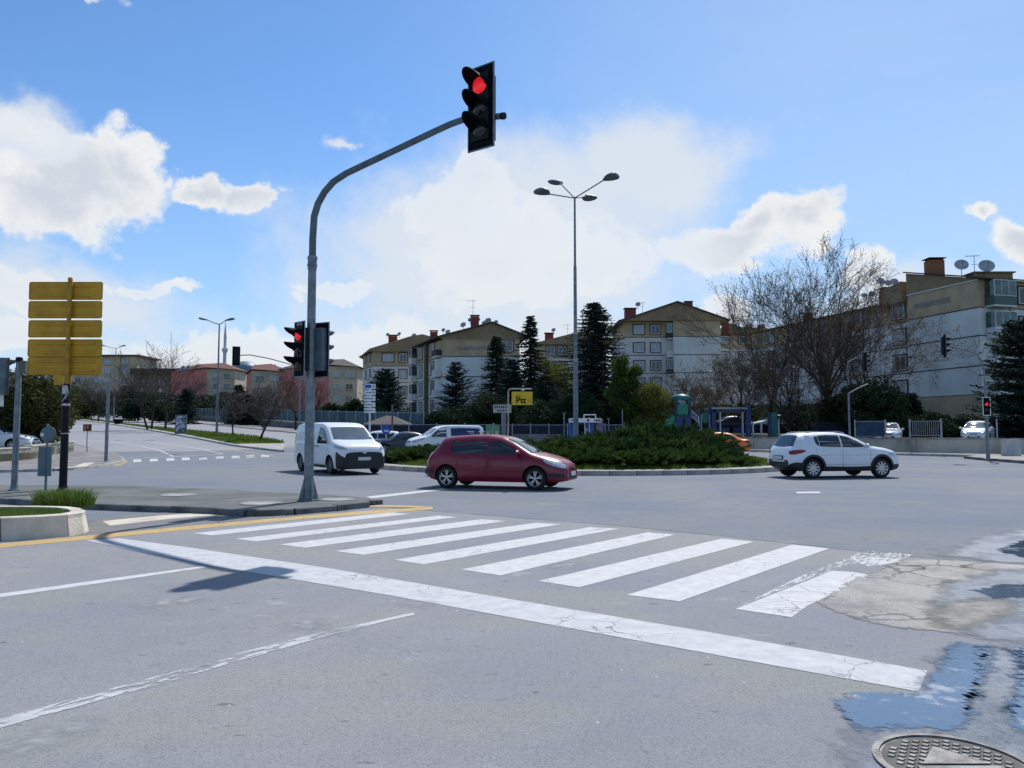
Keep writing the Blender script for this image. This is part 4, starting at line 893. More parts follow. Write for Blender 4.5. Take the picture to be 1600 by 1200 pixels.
for k in range(2):
    m = MB(); cx = xa+1.18+k*.16; m.tube([(cx-.02,-.09,zf(629)),(cx+.04,-.09,zf(626.5)),(cx-.02,-.09,zf(624))], .012, 5); m.build('mark', BLACK, bd)
m = MB()
for k in range(4):
    a = R(150-k*35); cx, cz = xa+.42, zf(622); m.tube([(cx+math.cos(a)*.2,-.09,cz+math.sin(a)*.17),(cx+math.cos(a)*.2+.1,-.09,cz+math.sin(a)*.17+.05),(cx+math.cos(a)*.2+.12,-.09,cz+math.sin(a)*.17-.03)], .014, 5)
m.build('mark', BLACK, bd)
D = 56; x = Xat(787, D); z0 = terr(D); o = thing('shop_sign', 'white two-line sign board on a grey pillar left of the yellow sign', 'sign', (x, D, z0)); zf2 = lambda v: Zat(v, D)-z0
m = MB(); m.box((0,.1,zf2(646)/2), (.36,.3,zf2(646))); m.build('pillar', pm('grey_pillar', (.22,.23,.25), .8), o)
m = MB(); m.box((-.1,0,(zf2(632)+zf2(645))/2), (1.32,.1,zf2(632)-zf2(645))); bd = m.build('sign_board', pm('aged_white_board', (.40,.42,.45), .7, scale=3), o)
for k in range(7):
    m = MB(); m.box((-.62+k*.15,-.055,zf2(636)), (.09,.012,.16)); m.build('print', PRINT, bd)
for k in range(4):
    m = MB(); m.box((-.42+k*.19,-.055,zf2(641.5)), (.12,.012,.12)); m.build('print', PRINT, bd)
# kiosks
D = 55; x0, x1 = Xat(891,D), Xat(927,D); z0 = terr(D); xc = (x0+x1)/2; o = thing('kiosk', 'small blue kiosk with a white lettered fascia behind the lamp post', 'kiosk', (xc, D, z0)); zk = lambda v: Zat(v, D)-z0; wk = x1-x0
m = MB(); m.box((0,.9,zk(660)/2), (wk,1.7,zk(660))); bd = m.build('body', pm('kiosk_blue', (.02,.09,.36), .5, scale=3, var=.15), o)
m = MB(); m.box((wk*.12,.0,(zk(653.8)+zk(660.3))/2), (wk*1.3,1.9,zk(653.8)-zk(660.3))); fs_ = m.build('fascia', WHITE, o)
lettering('Halk', .26, (-wk*.36,-.955,(zk(653.8)+zk(660.3))/2), 0, PRINT, fs_, bold=True); lettering('Halk', .26, (wk*.6,-.955,(zk(653.8)+zk(660.3))/2), 0, PRINT, fs_, bold=True)
m = MB(); m.box((wk*.22,-.955,(zk(653.8)+zk(660.3))/2), (.17,.015,.17)); m.build('emblem', pm('maroon', (.2,.02,.05), .6), fs_)
m = MB(); m.box((-wk*.05,.03,zk(672)), (.5,.03,.8)); m.build('shutter', BLACKM, bd)
m = MB(); m.box((wk*.13,.03,zk(669)), (.06,.03,1.3)); m.box((wk*.33,.03,zk(669)), (.05,.04,1.5)); m.build('door_edge', WHITE, bd)
m = MB(); m.box((wk*.2,.035,zk(673)), (.2,.02,.34)); m.build('notice', pm('bright_notice', (.35,.45,.8), .5), bd)
m = MB()
for s in (-.42, .42): m.box((wk*.38+s,.5,zk(650.5)), (.05,.05,.34))
m.box((wk*.38,.5,zk(647.8)), (.9,.05,.05)); m.build('roof_frame', WHITE, o)
m = MB(); m.box((wk*.78,1.0,zk(654)/2), (wk*.32,1.6,zk(654))); m.build('side_booth', pm('grey_mauve_panel', (.17,.16,.22), .7), o)
# recycling bin
D = 56; x = Xat(770, D); z0 = terr(D); o = thing('recycling_container', 'pale green recycling container behind the white minivan', 'container', (x, D, z0)); zk = lambda v: Zat(v, D)-z0; ht = Zat(664, D)-z0
m = MB(); plate_xz(m, rrect(0, ht/2, 1.0, ht, .12), -.4, .4); m.build('tank', pm('container_green', (.12,.30,.18), .6, scale=4, var=.25), o)
m = MB(); m.box((0,-.42,ht*.55), (.07,.03,ht*.75)); m.box((-.3,-.42,ht*.6), (.28,.02,ht*.35)); m.box((.3,-.42,ht*.6), (.28,.02,ht*.35)); m.build('front_panel', pm('pale_green_panel', (.35,.48,.38), .6), o)
# lamp stub posts in the plaza
def post(label, u, D, v0, v1, r=.05, top=False, mat=WHITE, dz=0.0):
    x = Xat(u, D); z0 = terr(D)+dz; o = thing('post', label, 'post', (x, D, z0)); z1 = Zat(v0, D)-z0
    m = MB(); m.tube([(0,0,0),(0,0,z1)], r, 8); m.build('shaft', mat, o, smooth=True)
    m = MB(); m.box((0,0,z1+.02), (.3 if top else r*2.2,.1,.04)); m.build('cap', mat, o); return o
post('thin pale post with a flat T-shaped top left of the blue kiosk', 881.5, 57, 646, 684, .05, True, STEEL)
post('plain grey post right of the blue kiosk', 972.5, 57.5, 641, 680, .04, False, STEEL)
post('grey post with a small sign bracket beside the kiosk', 951, 57.8, 655, 680, .04, True, STEEL)
post('brownish pole between the pavilion and the parked van', 613, 60, 633, 690, .08, False, pm('dull_mauve_pole', (.14,.11,.13), .8))
# electricity cabinet and its kin
q = G(1580, 713, .12); o = thing('utility_cabinet', 'pale grey utility cabinet standing before the retaining wall at the right', 'cabinet', (q.x, q.y, .1)); s_ = q.y/FPX
m = MB(); m.box((0,0,12.5*s_+.05), (23*s_,.5,25*s_)); m.build('case', pm('cabinet_grey', (.48,.49,.50), .6, scale=2, var=.12), o)
m = MB(); m.box((0,0,26*s_+.02), (25*s_,.56,1.6*s_)); m.build('lid', pm('cabinet_grey', (.4,.4,.4)), o)
for k in (-1, 1):
    m = MB(); m.box((k*5.6*s_,-.256,12.5*s_), (10.4*s_,.014,22*s_)); m.build('door', MATS['cabinet_grey'], o)
m = MB(); m.box((0,0,.0), (24*s_,.54,.12)); m.build('plinth', CONC, o)
# ================================================================== cars
def smooth_fn(pts, wdt=.07):
    xs = np.array([p[0] for p in pts]); zs = np.array([p[1] for p in pts]); off = np.linspace(-wdt, wdt, 9)
    def f(x): 
        return float(np.mean(np.interp(np.clip(x+off, xs[0], xs[-1]), xs, zs)))
    return f
class CarShape:
    def __init__(s, sp):
        s.sp = sp; s.L = sp['L']; s.top = smooth_fn(sp['top'], sp.get('sm', .035)); s.belt = smooth_fn(sp['belt']); s.bot = smooth_fn(sp['bot'], .04)
        hw = sp['W']/2; s.w = smooth_fn([(x, k*hw) for x, k in sp['w']], .05); s.rw = smooth_fn([(x, k*hw) for x, k in sp['rw']], .08)
    def sec(s, x):
        w_, zb, ztp, zbl = s.w(x), s.bot(x), s.top(x), s.belt(x); zbl = min(zbl, ztp-.07); rw = min(s.rw(x), w_-.03)
        hgt = zbl-zb; dz = ztp-zbl
        P = [(0,zb),(w_*.8,zb),(w_-.05,zb+.03),(w_-.015,zb+.12*hgt+.03),(w_,zb+.35*hgt),(w_+.004,zb+.6*hgt),(w_-.004,zb+.8*hgt),(w_-.022,zbl-.03),(w_-.04,zbl)]
        a = (w_-.045, zbl+.01)
        for k in (.15,.4,.65,.88): P.append((a[0]+(rw-a[0])*k + .03*math.sin(PI*k)*min(1,dz/.4), zbl+.01+(dz-.05)*k))
        P += [(rw-.03, ztp-.035),(rw-.10, ztp-.012),(rw*.7, ztp+.004),(rw*.35, ztp+.012),(0,ztp+.015)]
        return P
    def side_y(s, x, z):
        P = s.sec(x)[2:14]; return float(np.interp(z, [p[1] for p in P], [p[0] for p in P]))
    def top_z(s, x, y):
        P = s.sec(x)[13:][::-1]; return float(np.interp(abs(y), [p[0] for p in P], [p[1] for p in P]))
def grid_mesh(m, pts):
    r = len(pts); c = len(pts[0]); m.add([p for row in pts for p in row], [(i*c+j, i*c+j+1, (i+1)*c+j+1, (i+1)*c+j) for i in range(r-1) for j in range(c-1)])
def make_car(sp, name, label, cat, pnt, detail=True):
    S = CarShape(sp); L_ = S.L; fo = sp['fo']; wb = sp['wb']; x0 = fo+wb/2     # local X = x0 - s
    root = thing(name, label, cat)
    st_s = sorted(set([0,.03,.07,.12,.2,.3,.42,.55] + list(np.linspace(.7, L_-.7, 34 if detail else 20)) + [L_-.55,L_-.42,L_-.3,L_-.2,L_-.12,L_-.07,L_-.03,L_]))
    rings = []
    for x in st_s:
        P = S.sec(x); full = [(y,z) for y,z in P] + [(-y,z) for y,z in P[-2:0:-1]]; rings.append([(x0-x, y, z) for y, z in full])
    n = len(rings[0]); V = [p for r in rings for p in r]; F = []
    for i in range(len(rings)-1):
        for k in range(n): F.append((i*n+k, (i+1)*n+k, (i+1)*n+(k+1)%n, i*n+(k+1)%n))
    MI = []; nh = len(S.sec(1.0)); bf = sp.get('bfront', (0,0)); br_ = sp.get('brear', (0,0)); sl = sp.get('sill', 0)
    for i in range(len(rings)-1):
        xm_ = (st_s[i]+st_s[i+1])/2
        for k in range(n):
            kk = k if k < nh-1 else n-1-k
            MI.append(1 if (xm_ < bf[0] and kk < bf[1]) or (xm_ > L_-br_[0] and kk < br_[1]) or kk < sl else 0)
    F.append(tuple(range(n))); F.append(tuple(reversed([(len(rings)-1)*n+k for k in range(n)]))); MI += [1 if bf[0] else 0, 0]
    me = bpy.data.meshes.new('body'); me.from_pydata(V, [], F); me.materials.append(pnt); me.materials.append(TRIM); me.polygons.foreach_set('material_index', MI)
    bm = bmesh.new(); bm.from_mesh(me); bmesh.ops.recalc_face_normals(bm, faces=bm.faces[:]); bm.to_mesh(me); bm.free()
    body = bpy.data.objects.new('body', me); COL.objects.link(body)
    r = sp['r']; wa = r*1.13; hw = sp['W']/2
    cm = MB()
    for xx_ in (fo, fo+wb):
        for sgn in (-1, 1):
            k = 36; y0_, y1_ = (hw-.34)*sgn, (hw+.2)*sgn; vs = [(x0-xx_+math.cos(2*PI*j/k)*wa, y0_, r+.02+math.sin(2*PI*j/k)*wa) for j in range(k)] + [(x0-xx_+math.cos(2*PI*j/k)*wa, y1_, r+.02+math.sin(2*PI*j/k)*wa) for j in range(k)]
            cm.add(vs, [tuple(range(k)), tuple(range(2*k-1,k-1,-1))]+[(j,k+j,k+(j+1)%k,(j+1)%k) for j in range(k)])
    ct = cm.build('cutter', [TRIM, TRIM]); 
    b2 = bmesh.new(); b2.from_mesh(ct.data); bmesh.ops.recalc_face_normals(b2, faces=b2.faces[:]); b2.to_mesh(ct.data); b2.free()
    ct.data.polygons.foreach_set('material_index', [1]*len(ct.data.polygons))
    md = body.modifiers.new('b', 'BOOLEAN'); md.operation = 'DIFFERENCE'; md.object = ct; md.solver = 'EXACT'
    dg = bpy.context.evaluated_depsgraph_get(); dg.update(); nm = bpy.data.meshes.new_from_object(body.evaluated_get(dg)); body.modifiers.clear(); body.data = nm; nm.name = 'body'
    bpy.data.objects.remove(ct)
    nm.polygons.foreach_set('use_smooth', [True]*len(nm.polygons)); nm.set_sharp_from_angle(angle=R(32))
    body.parent = root
    # ---- helpers mapping patches on the shell
    def side_patch(nme, xs, lo, hi, mat, off=.006, sides=(1,-1), par=body, cols=14, rows=5):
        res = []
        for sg in sides:
            m = MB(); X = np.linspace(xs[0], xs[-1], cols); lo_ = np.interp(X, xs, lo); hi_ = np.interp(X, xs, hi); g = []; g2 = []
            for x, a, b in zip(X, lo_, hi_):
                g.append([(x0-x, sg*(S.side_y(x, a+(b-a)*t)+off), a+(b-a)*t) for t in np.linspace(0,1,rows)])
                g2.append([(x0-x, sg*(S.side_y(x, a+(b-a)*t)-.02), a+(b-a)*t) for t in np.linspace(0,1,rows)])
            if sg > 0: g = g[::-1]; g2 = g2[::-1]
            grid_mesh(m, g)
            # rim so the piece has depth
            ed = [(0,j) for j in range(rows)] + [(i,rows-1) for i in range(1,cols)] + [(cols-1,j) for j in range(rows-2,-1,-1)] + [(i,0) for i in range(cols-2,0,-1)]
            vs = [g[i][j] for i,j in ed]+[g2[i][j] for i,j in ed]; k = len(ed); m.add(vs, [(i,(i+1)%k,k+(i+1)%k,k+i) for i in range(k)])
            res.append(m.build(nme, mat, par, smooth=True))
        return res
    def top_patch(nme, xa, xb, ya, yb, mat, off=.006, par=body, rows=10, cols=15, back=0):
        m = MB(); g = []
        for t in np.linspace(0,1,rows):
            hwid = ya+(yb-ya)*t; row = []
            for s in np.linspace(-1,1,cols):
                bow = back*(1-s*s); x = xa+(xb-xa)*t + bow*(1-t); row.append((x0-x, s*hwid, S.top_z(x, s*hwid)+off))
            g.append(row)
        grid_mesh(m, g if xb > xa else g[::-1]); return m.build(nme, mat, par, smooth='all')
    def fbox(nme, front, y, z, wy, hz, mat, d=.03, par=body, out=.012):
        m = MB(); xx_ = x0 if front else x0-L_; sg = 1 if front else -1; m.box((xx_+sg*(out-d/2), y, z), (d, wy, hz)); return m.build(nme, mat, par)
    # glass
    top_patch('windscreen', *sp['ws'], GLASS_B, back=-.1)
    top_patch('rear_window', *sp['rwin'], GLASS, back=.05)
    for (xs, lo, hi) in sp['side_glass']: side_patch('side_window', xs, lo, hi, GLASS, cols=12, rows=4, off=.004)
    if 'panel' in sp: side_patch('blue_panel', *sp['panel'], pm('navy_van_panel', (.012,.028,.13), .35), off=.007)
    for (xs, lo, hi) in sp['head']: side_patch('headlight', xs, lo, hi, HLAMP, .02, cols=20, rows=6)
    for (xs, lo, hi) in sp['tail']: side_patch('tail_light', xs, lo, hi, TLAMP, .014, cols=20, rows=6)
    for (xs, lo, hi) in sp.get('clad', []): side_patch('cladding', xs, lo, hi, TRIM, .016, cols=28, rows=6)
    if detail:
        GAP = pm('panel_gap', (.006,.006,.007), .8)
        for (xa, za, zb_) in sp['doors']: side_patch('door_gap', [xa-.004, xa+.004], [za, za], [zb_, zb_], GAP, .002, cols=2, rows=8)
        for (xa, xb, za) in sp['sill_gap']: side_patch('door_gap', [xa, xb], [za, za], [za+.008, za+.008], GAP, .002, cols=16, rows=2)
        for (xa, za) in sp['handles']:
            for sg in (-1,1):
                m = MB(); m.box((x0-xa, sg*(S.side_y(xa, za)+.018), za), (.19,.03,.03)); m.build('door_handle', pnt if sp.get('hpaint', True) else TRIM, body)
    # arch cladding rings
    if sp.get('arch'):
        for xx_ in (fo, fo+wb):
            for sg in (-1,1):
                m = MB(); k = 22; vs = []; fs = []
                for j in range(k+1):
                    a = R(-14)+R(208)*j/k
                    for rr in (wa-.005, wa+sp['arch']):
                        x_, z_ = xx_-math.cos(a)*rr, r+.02+math.sin(a)*rr; x_ = min(max(x_, .05), L_-.05); yy = S.side_y(x_, max(z_, S.bot(x_)+.05))
                        vs += [(x0-x_, sg*(yy+.018), z_), (x0-x_, sg*(yy-.03), z_)]
                for j in range(k):
                    b0, b1 = j*4, (j+1)*4; fs += [(b0,b0+2,b1+2,b1),(b0+2,b0+3,b1+3,b1+2),(b0+1,b0,b1,b1+1)]
                m.add(vs, fs); m.build('arch_cladding', TRIM, body, smooth=True)
    # mirrors
    mx, mz = sp['mirror']
    for sg in (-1,1):
        yy = sg*(S.side_y(mx, mz)); m = MB(); T = Matrix.Translation((x0-mx, yy+sg*.13, mz+.03)) @ Matrix.Diagonal((.6,1.0,.72,1))
        m.lathe([(.001,-.12),(.07,-.1),(.11,-.03),(.11,.05),(.07,.11),(.001,.12)], n=10, M4=T @ Matrix.Rotation(PI/2,4,'X')); m.box((x0-mx, yy+sg*.03, mz-.03), (.06,.1,.04)); m.build('mirror', sp.get('mirmat', pnt), root, smooth=True)
    # front and rear
    wf, wr_ = S.w(0), S.w(L_)
    for (y, z, a, b, mt) in sp['front']: fbox('grille' if mt is TRIM else 'number_plate' if mt is PLATE else 'front_trim', True, y, z, a, b, mt, out=.016 if mt is TRIM else .028)
    for (y, z, a, b, mt) in sp['rear']: fbox('bumper_trim' if mt is TRIM else 'number_plate' if mt is PLATE else 'reflector', False, y, z, a, b, mt, out=.016 if mt is TRIM else .028)
    # wheels
    for xx_ in (fo, fo+wb):
        for sg in (-1,1):
            yy = sg*(hw-.03-.1); tw = .105; RX = Matrix.Rotation(PI/2, 4, 'X')
            m = MB(); T = Matrix.Translation((x0-xx_, yy, r)) @ RX
            m.lathe([(r*.66,-tw*.8),(r*.9,-tw),(r*.98,-tw*.75),(r,-tw*.4),(r,tw*.4),(r*.98,tw*.75),(r*.9,tw),(r*.66,tw*.8)], n=32, M4=T, cap=False); tyre = m.build('wheel', RUBBER, root, smooth=True)
            m = MB(); T2 = Matrix.Translation((x0-xx_, yy, r)) @ Matrix.Rotation(PI if sg < 0 else 0, 4, 'Z') @ Matrix.Rotation(-PI/2, 4, 'X')
            T2 = Matrix.Translation((x0-xx_, yy+sg*.0, r)) @ (Matrix.Rotation(-PI/2, 4, 'X') if sg > 0 else Matrix.Rotation(PI/2, 4, 'X'))
            rr = r*.69
            m.lathe([(rr,tw*.82),(rr*.97,tw*.95),(rr*.9,tw*.8),(rr*.88,tw*.1)], n=28, M4=T2, cap=False)
            ns = sp.get('spokes', 5); tws = sp.get('twin', False)
            for q in range(ns):
                for dlt in ((-.13,.13) if tws else (0,)):
                    a = 2*PI*q/ns + .3 + dlt*.6; c_, s_ = math.cos(a), math.sin(a); wdh = rr*(.07 if tws else .12)
                    p = [(.12,-wdh*.7),(.92,-wdh),(.92,wdh),(.12,wdh*.7)]
                    vs = []
                    for zz_ in (tw*.45, tw*.78):
                        for u_2, v_2 in p:
                            ang = a + (dlt*1.0)*(u_2-.12) ; vs.append(T2 @ Vector((u_2*rr*math.cos(ang)-v_2*math.sin(ang), u_2*rr*math.sin(ang)+v_2*math.cos(ang), zz_)))
                    m.add(vs, [(4,5,6,7),(0,1,5,4),(1,2,6,5),(2,3,7,6),(3,0,4,7)])
            m.lathe([(rr*.2,tw*.4),(rr*.2,tw*.8),(rr*.14,tw*.86),(.001,tw*.86)], n=14, M4=T2); m.build('rim', sp.get('rimmat', ALLOY), tyre)
            m = MB(); m.lathe([(rr*.97,-tw*.2),(.001,-tw*.2)], n=24, M4=T2, cap=False); m.lathe([(rr*.62,-.0),(rr*.62,tw*.1),(.001,tw*.1)], n=20, M4=T2, cap=False); m.build('brake_disc', BLACKM, tyre)
    return root
hatch = dict(L=4.2, W=1.75, fo=.86, wb=2.61, r=.315,
    top=[(0,.56),(.05,.70),(.2,.80),(.5,.90),(.85,.985),(1.0,1.03),(1.55,1.34),(1.85,1.45),(2.3,1.51),(2.8,1.505),(3.3,1.475),(3.62,1.44),(3.68,1.40),(3.98,1.04),(4.08,.96),(4.17,.88),(4.2,.55)],
    belt=[(0,.52),(.3,.70),(.95,.88),(2,.93),(3.2,.98),(3.7,1.01),(4.05,.85),(4.2,.5)], bot=[(0,.26),(.35,.2),(3.8,.2),(4.05,.26),(4.2,.36)],
    w=[(0,.62),(.06,.74),(.15,.84),(.35,.93),(.7,.985),(1.2,1),(3.3,1),(3.8,.97),(4.05,.9),(4.2,.78)], rw=[(0,.55),(.6,.8),(.95,.83),(1.6,.70),(2.1,.665),(3.2,.66),(3.65,.66),(4.0,.74),(4.2,.6)],
    ws=(.98,1.72,.68,.54), rwin=(3.98,3.64,.52,.48), side_glass=[([1.30,1.55,1.95,2.22],[.985,.965,.96,.965],[1.02,1.17,1.37,1.42]),([2.28,2.7,3.0,3.14,3.36],[.968,.975,.985,.99,1.02],[1.42,1.43,1.42,1.41,1.36])],
    head=[([.06,.25,.5,.62],[.60,.63,.72,.79],[.68,.77,.83,.84])], tail=[([3.93,4.02,4.13,4.17],[.93,.72,.68,.70],[1.05,1.0,.88,.82])],
    doors=[(1.22,.32,.95),(2.26,.30,.965),(3.15,.55,.98)], sill_gap=[(1.22,2.95,.30),(.9,3.3,.50)], handles=[(2.08,.83),(2.95,.86)], mirror=(1.33,.99), spokes=5, twin=True,
    front=[(0,.42,.7,.1,TRIM),(0,.60,.45,.05,TRIM),(0,.33,.95,.06,TRIM),(0,.44,.5,.11,PLATE)], rear=[(0,.45,1.2,.1,TRIM),(0,.75,.5,.11,PLATE)],
    clad=[([.06,.35,.52],[.36,.36,.38],[.46,.46,.46]),([3.86,4.0,4.17],[.42,.42,.44],[.54,.54,.54])])
suv = dict(L=4.23, W=1.82, fo=.83, wb=2.60, r=.345, arch=.07, hpaint=True, spokes=10, twin=False,
    top=[(0,.72),(.05,.86),(.18,.96),(.5,1.03),(.95,1.09),(1.12,1.12),(1.6,1.38),(1.95,1.52),(2.35,1.575),(2.8,1.58),(3.3,1.565),(3.78,1.52),(3.85,1.47),(4.05,1.14),(4.13,1.03),(4.2,.94),(4.23,.6)],
    belt=[(0,.66),(.3,.88),(1.0,.99),(2,1.03),(3.2,1.08),(3.8,1.1),(4.1,.98),(4.23,.56)], bot=[(0,.32),(.35,.24),(3.8,.24),(4.1,.34),(4.23,.46)],
    w=[(0,.66),(.06,.78),(.15,.88),(.35,.95),(.7,.99),(1.2,1),(3.3,1),(3.8,.985),(4.05,.93),(4.23,.84)], rw=[(0,.6),(.6,.84),(1.05,.85),(1.7,.71),(2.2,.675),(3.3,.66),(3.75,.655),(4.1,.80),(4.23,.7)],
    ws=(1.10,1.82,.72,.56), rwin=(4.06,3.85,.68,.58), sill=3, brear=(.5,4), side_glass=[([1.42,1.7,2.0,2.3],[1.08,1.065,1.065,1.07],[1.12,1.28,1.42,1.475]),([2.36,2.8,3.05,3.15],[1.072,1.08,1.09,1.10],[1.48,1.485,1.47,1.455]),([3.17,3.24,3.30],[1.105,1.14,1.20],[1.45,1.44,1.42])],
    head=[([.05,.2,.4,.55],[.72,.74,.77,.80],[.80,.86,.88,.87])], tail=[([3.72,3.9,4.1,4.19],[.93,.86,.82,.82],[.97,.99,.97,.93])],
    doors=[(1.28,.42,1.05),(2.33,.40,1.07),(3.30,.75,1.08)], sill_gap=[(1.28,3.0,.48),(1.0,3.25,.80)], handles=[(2.12,.92),(3.0,.95)], mirror=(1.45,1.09),
    front=[(0,.45,.9,.16,TRIM),(0,.70,.8,.07,TRIM),(0,.5,.5,.11,PLATE)], rear=[(0,.48,1.3,.16,TRIM),(0,.70,.62,.15,TRIM),(0,.70,.50,.11,PLATE),(-.52,.60,.2,.05,TLAMP),(.52,.60,.2,.05,TLAMP)],
    clad=[([1.22,2.0,3.0],[.27,.27,.27],[.42,.40,.42]),([.06,.3,.44],[.36,.33,.33],[.48,.47,.46])])
van = dict(L=5.05, W=2.0, fo=.98, wb=3.15, r=.34, bfront=(.42,6), sill=2, rimmat=pm('steel_wheel_trim', (.16,.165,.17), .5, metal=.4), spokes=8,
    top=[(0,.80),(.05,1.0),(.16,1.10),(.5,1.19),(.85,1.27),(1.02,1.32),(1.6,1.74),(1.85,1.87),(2.2,1.95),(3.0,1.97),(4.6,1.95),(4.9,1.9),(5.0,1.8),(5.05,.9)],
    belt=[(0,.75),(.3,1.0),(1.0,1.16),(2,1.2),(4.8,1.2),(5.05,.85)], bot=[(0,.24),(.35,.2),(4.5,.24),(4.9,.3),(5.05,.42)],
    w=[(0,.74),(.06,.84),(.18,.92),(.4,.965),(.8,1),(4.6,1),(4.85,.97),(5.05,.90)], rw=[(0,.7),(.6,.88),(1.0,.87),(1.7,.82),(2.2,.82),(4.6,.82),(5.05,.80)],
    ws=(1.0,1.66,.80,.70), rwin=(4.98,4.93,.6,.6), side_glass=[([1.28,1.55,1.9,2.25],[1.20,1.17,1.15,1.15],[1.28,1.52,1.74,1.78])],
    head=[([.05,.2,.42,.6],[.94,.96,1.0,1.05],[1.0,1.06,1.10,1.12])], tail=[([4.88,4.95,5.0],[1.0,.98,.98],[1.5,1.5,1.5])],
    doors=[(1.2,.4,1.15),(2.32,.35,1.78),(3.6,.35,1.75)], sill_gap=[(1.2,4.1,.36),(2.4,4.7,1.1)], handles=[(2.15,1.05),(2.5,1.05)], hpaint=False, mirmat=TRIM, mirror=(1.35,1.2),
    front=[(0,.52,1.36,.42,TRIM),(0,.60,.5,.12,PLATE),(0,.84,.16,.09,ALLOY)], rear=[(0,.5,1.5,.15,TRIM),(0,.9,.5,.11,PLATE)],
    clad=[([1.42,2.2,3.7],[.24,.24,.24],[.34,.34,.34])])
minivan = dict(van, L=4.9, bfront=(0,0), sill=2, panel=([2.55,3.2,4.2,4.55],[1.22,1.22,1.22,1.22],[1.72,1.74,1.72,1.70]), rimmat=ALLOY, front=[(0,.45,1.0,.16,TRIM),(0,.86,.7,.06,TRIM),(0,.58,.5,.12,PLATE),(-.45,.5,.22,.12,TRIM),(.45,.5,.22,.12,TRIM)],
    clad=[([1.42,2.2,3.7],[.24,.24,.24],[.34,.34,.34])], top=[(0,.74),(.05,.92),(.2,1.04),(.6,1.16),(.95,1.25),(1.1,1.30),(1.7,1.72),(1.95,1.84),(2.3,1.90),(3.0,1.92),(4.6,1.90),(4.75,1.85),(4.85,1.7),(4.9,.9)],
    w=[(0,.74),(.06,.84),(.18,.92),(.4,.965),(.8,1),(4.5,1),(4.75,.97),(4.9,.90)], rw=[(0,.7),(.6,.88),(1.0,.87),(1.7,.80),(2.2,.80),(4.6,.80),(4.9,.80)], belt=[(0,.7),(.3,.95),(1.0,1.14),(2,1.17),(4.7,1.17),(4.9,.85)], bot=[(0,.24),(.35,.2),(4.5,.24),(4.8,.3),(4.9,.42)],
    head=[([.04,.2,.5,.75],[.78,.82,.92,1.0],[.90,.98,1.06,1.08])], tail=[([4.74,4.8,4.86],[1.0,.98,.98],[1.5,1.5,1.5])], rwin=(4.84,4.8,.6,.6))
sedan = dict(L=4.45, W=1.76, fo=.88, wb=2.65, r=.315, spokes=7,
    top=[(0,.55),(.05,.70),(.2,.80),(.6,.88),(1.1,.96),(1.25,.98),(1.8,1.32),(2.1,1.43),(2.5,1.47),(3.0,1.44),(3.35,1.36),(3.85,1.08),(4.0,1.04),(4.35,1.0),(4.42,.9),(4.45,.55)],
    belt=[(0,.5),(.3,.70),(1.1,.87),(2,.92),(3.6,.97),(4.3,.9),(4.45,.5)], bot=[(0,.26),(.35,.2),(4.0,.2),(4.3,.28),(4.45,.4)],
    w=[(0,.64),(.06,.76),(.15,.86),(.35,.94),(.7,.985),(1.2,1),(3.5,1),(4.0,.97),(4.3,.9),(4.45,.8)], rw=[(0,.55),(.6,.8),(1.2,.83),(1.8,.70),(2.3,.66),(3.2,.65),(3.8,.76),(4.3,.78),(4.45,.6)],
    ws=(1.22,1.95,.70,.55), rwin=(3.82,3.38,.58,.50), side_glass=[([1.5,1.8,2.1,2.42],[.97,.955,.95,.955],[1.0,1.18,1.34,1.39]),([2.48,2.9,3.2,3.5],[.955,.965,.975,1.0],[1.40,1.38,1.30,1.15])],
    head=[([.05,.25,.5,.62],[.58,.61,.68,.74],[.66,.74,.79,.80])], tail=[([4.1,4.25,4.38,4.42],[.84,.78,.74,.74],[.92,.93,.90,.86])],
    doors=[(1.42,.32,.94),(2.45,.30,.955),(3.35,.55,.98)], sill_gap=[(1.42,3.15,.30)], handles=[(2.28,.83),(3.2,.86)], mirror=(1.5,.97),
    front=[(0,.45,.8,.12,TRIM),(0,.62,.6,.07,TRIM),(0,.46,.5,.11,PLATE)], rear=[(0,.42,1.2,.1,TRIM),(0,.74,.5,.11,PLATE)])
def put(c, x, y, hd, dz=0.0): c.location = (x, y, terr(y)+.008+dz); c.rotation_euler = (0,0,hd)
c_red = make_car(hatch, 'parked_car', 'dark red five-door hatchback driving past the zebra crossing', 'car', RED); c_red.name = 'hatchback_car'; put(c_red, -.36, 22.32, R(-18))
c_suv = make_car(suv, 'crossover_car', 'white crossover car with black wheel arches crossing at the right', 'car', WHC); put(c_suv, 11.43, 27.5, R(10))
m = MB(); m.tube([(-1.42,.35,1.56),(-1.62,.35,1.78)], .008, 5); m.build('aerial', TRIM, c_suv)
m = MB()
for sg in (-1,1): m.tube([(.05,sg*.6,1.56),(-.2,sg*.6,1.61),(-1.2,sg*.59,1.595),(-1.45,sg*.58,1.54)], .016, 6)
m.build('roof_rail', ALLOY, c_suv, smooth=True)
c_van = make_car(van, 'delivery_van', 'white panel van with black lower front coming from behind the signal pole', 'van', WHC); put(c_van, -6.97, 30.9, R(-55))
c_mv = make_car(minivan, 'minivan', 'white minivan with a dark blue side panel parked behind the red car', 'van', WHC, False); put(c_mv, -4.3, 50.6, R(203))
for k, t in enumerate((-.5,.75)):
    for sg in (1,-1):
        m = MB(); m.box((-1.35-k*.75, sg*.955, 1.5), (.5,.02,.05)); m.box((-1.4-k*.75, sg*.955, 1.4), (.35,.02,.03)); m.build('panel_lettering', WHITE, c_mv)
c_tx = make_car(sedan, 'taxi', 'orange sedan taxi half hidden behind the roundabout shrubs', 'taxi', ORG, False); put(c_tx, 13.15, 50.4, R(172))
c_wh = dup(c_red, (0,0,0)); c_wh.name = 'hatchback_car.001'
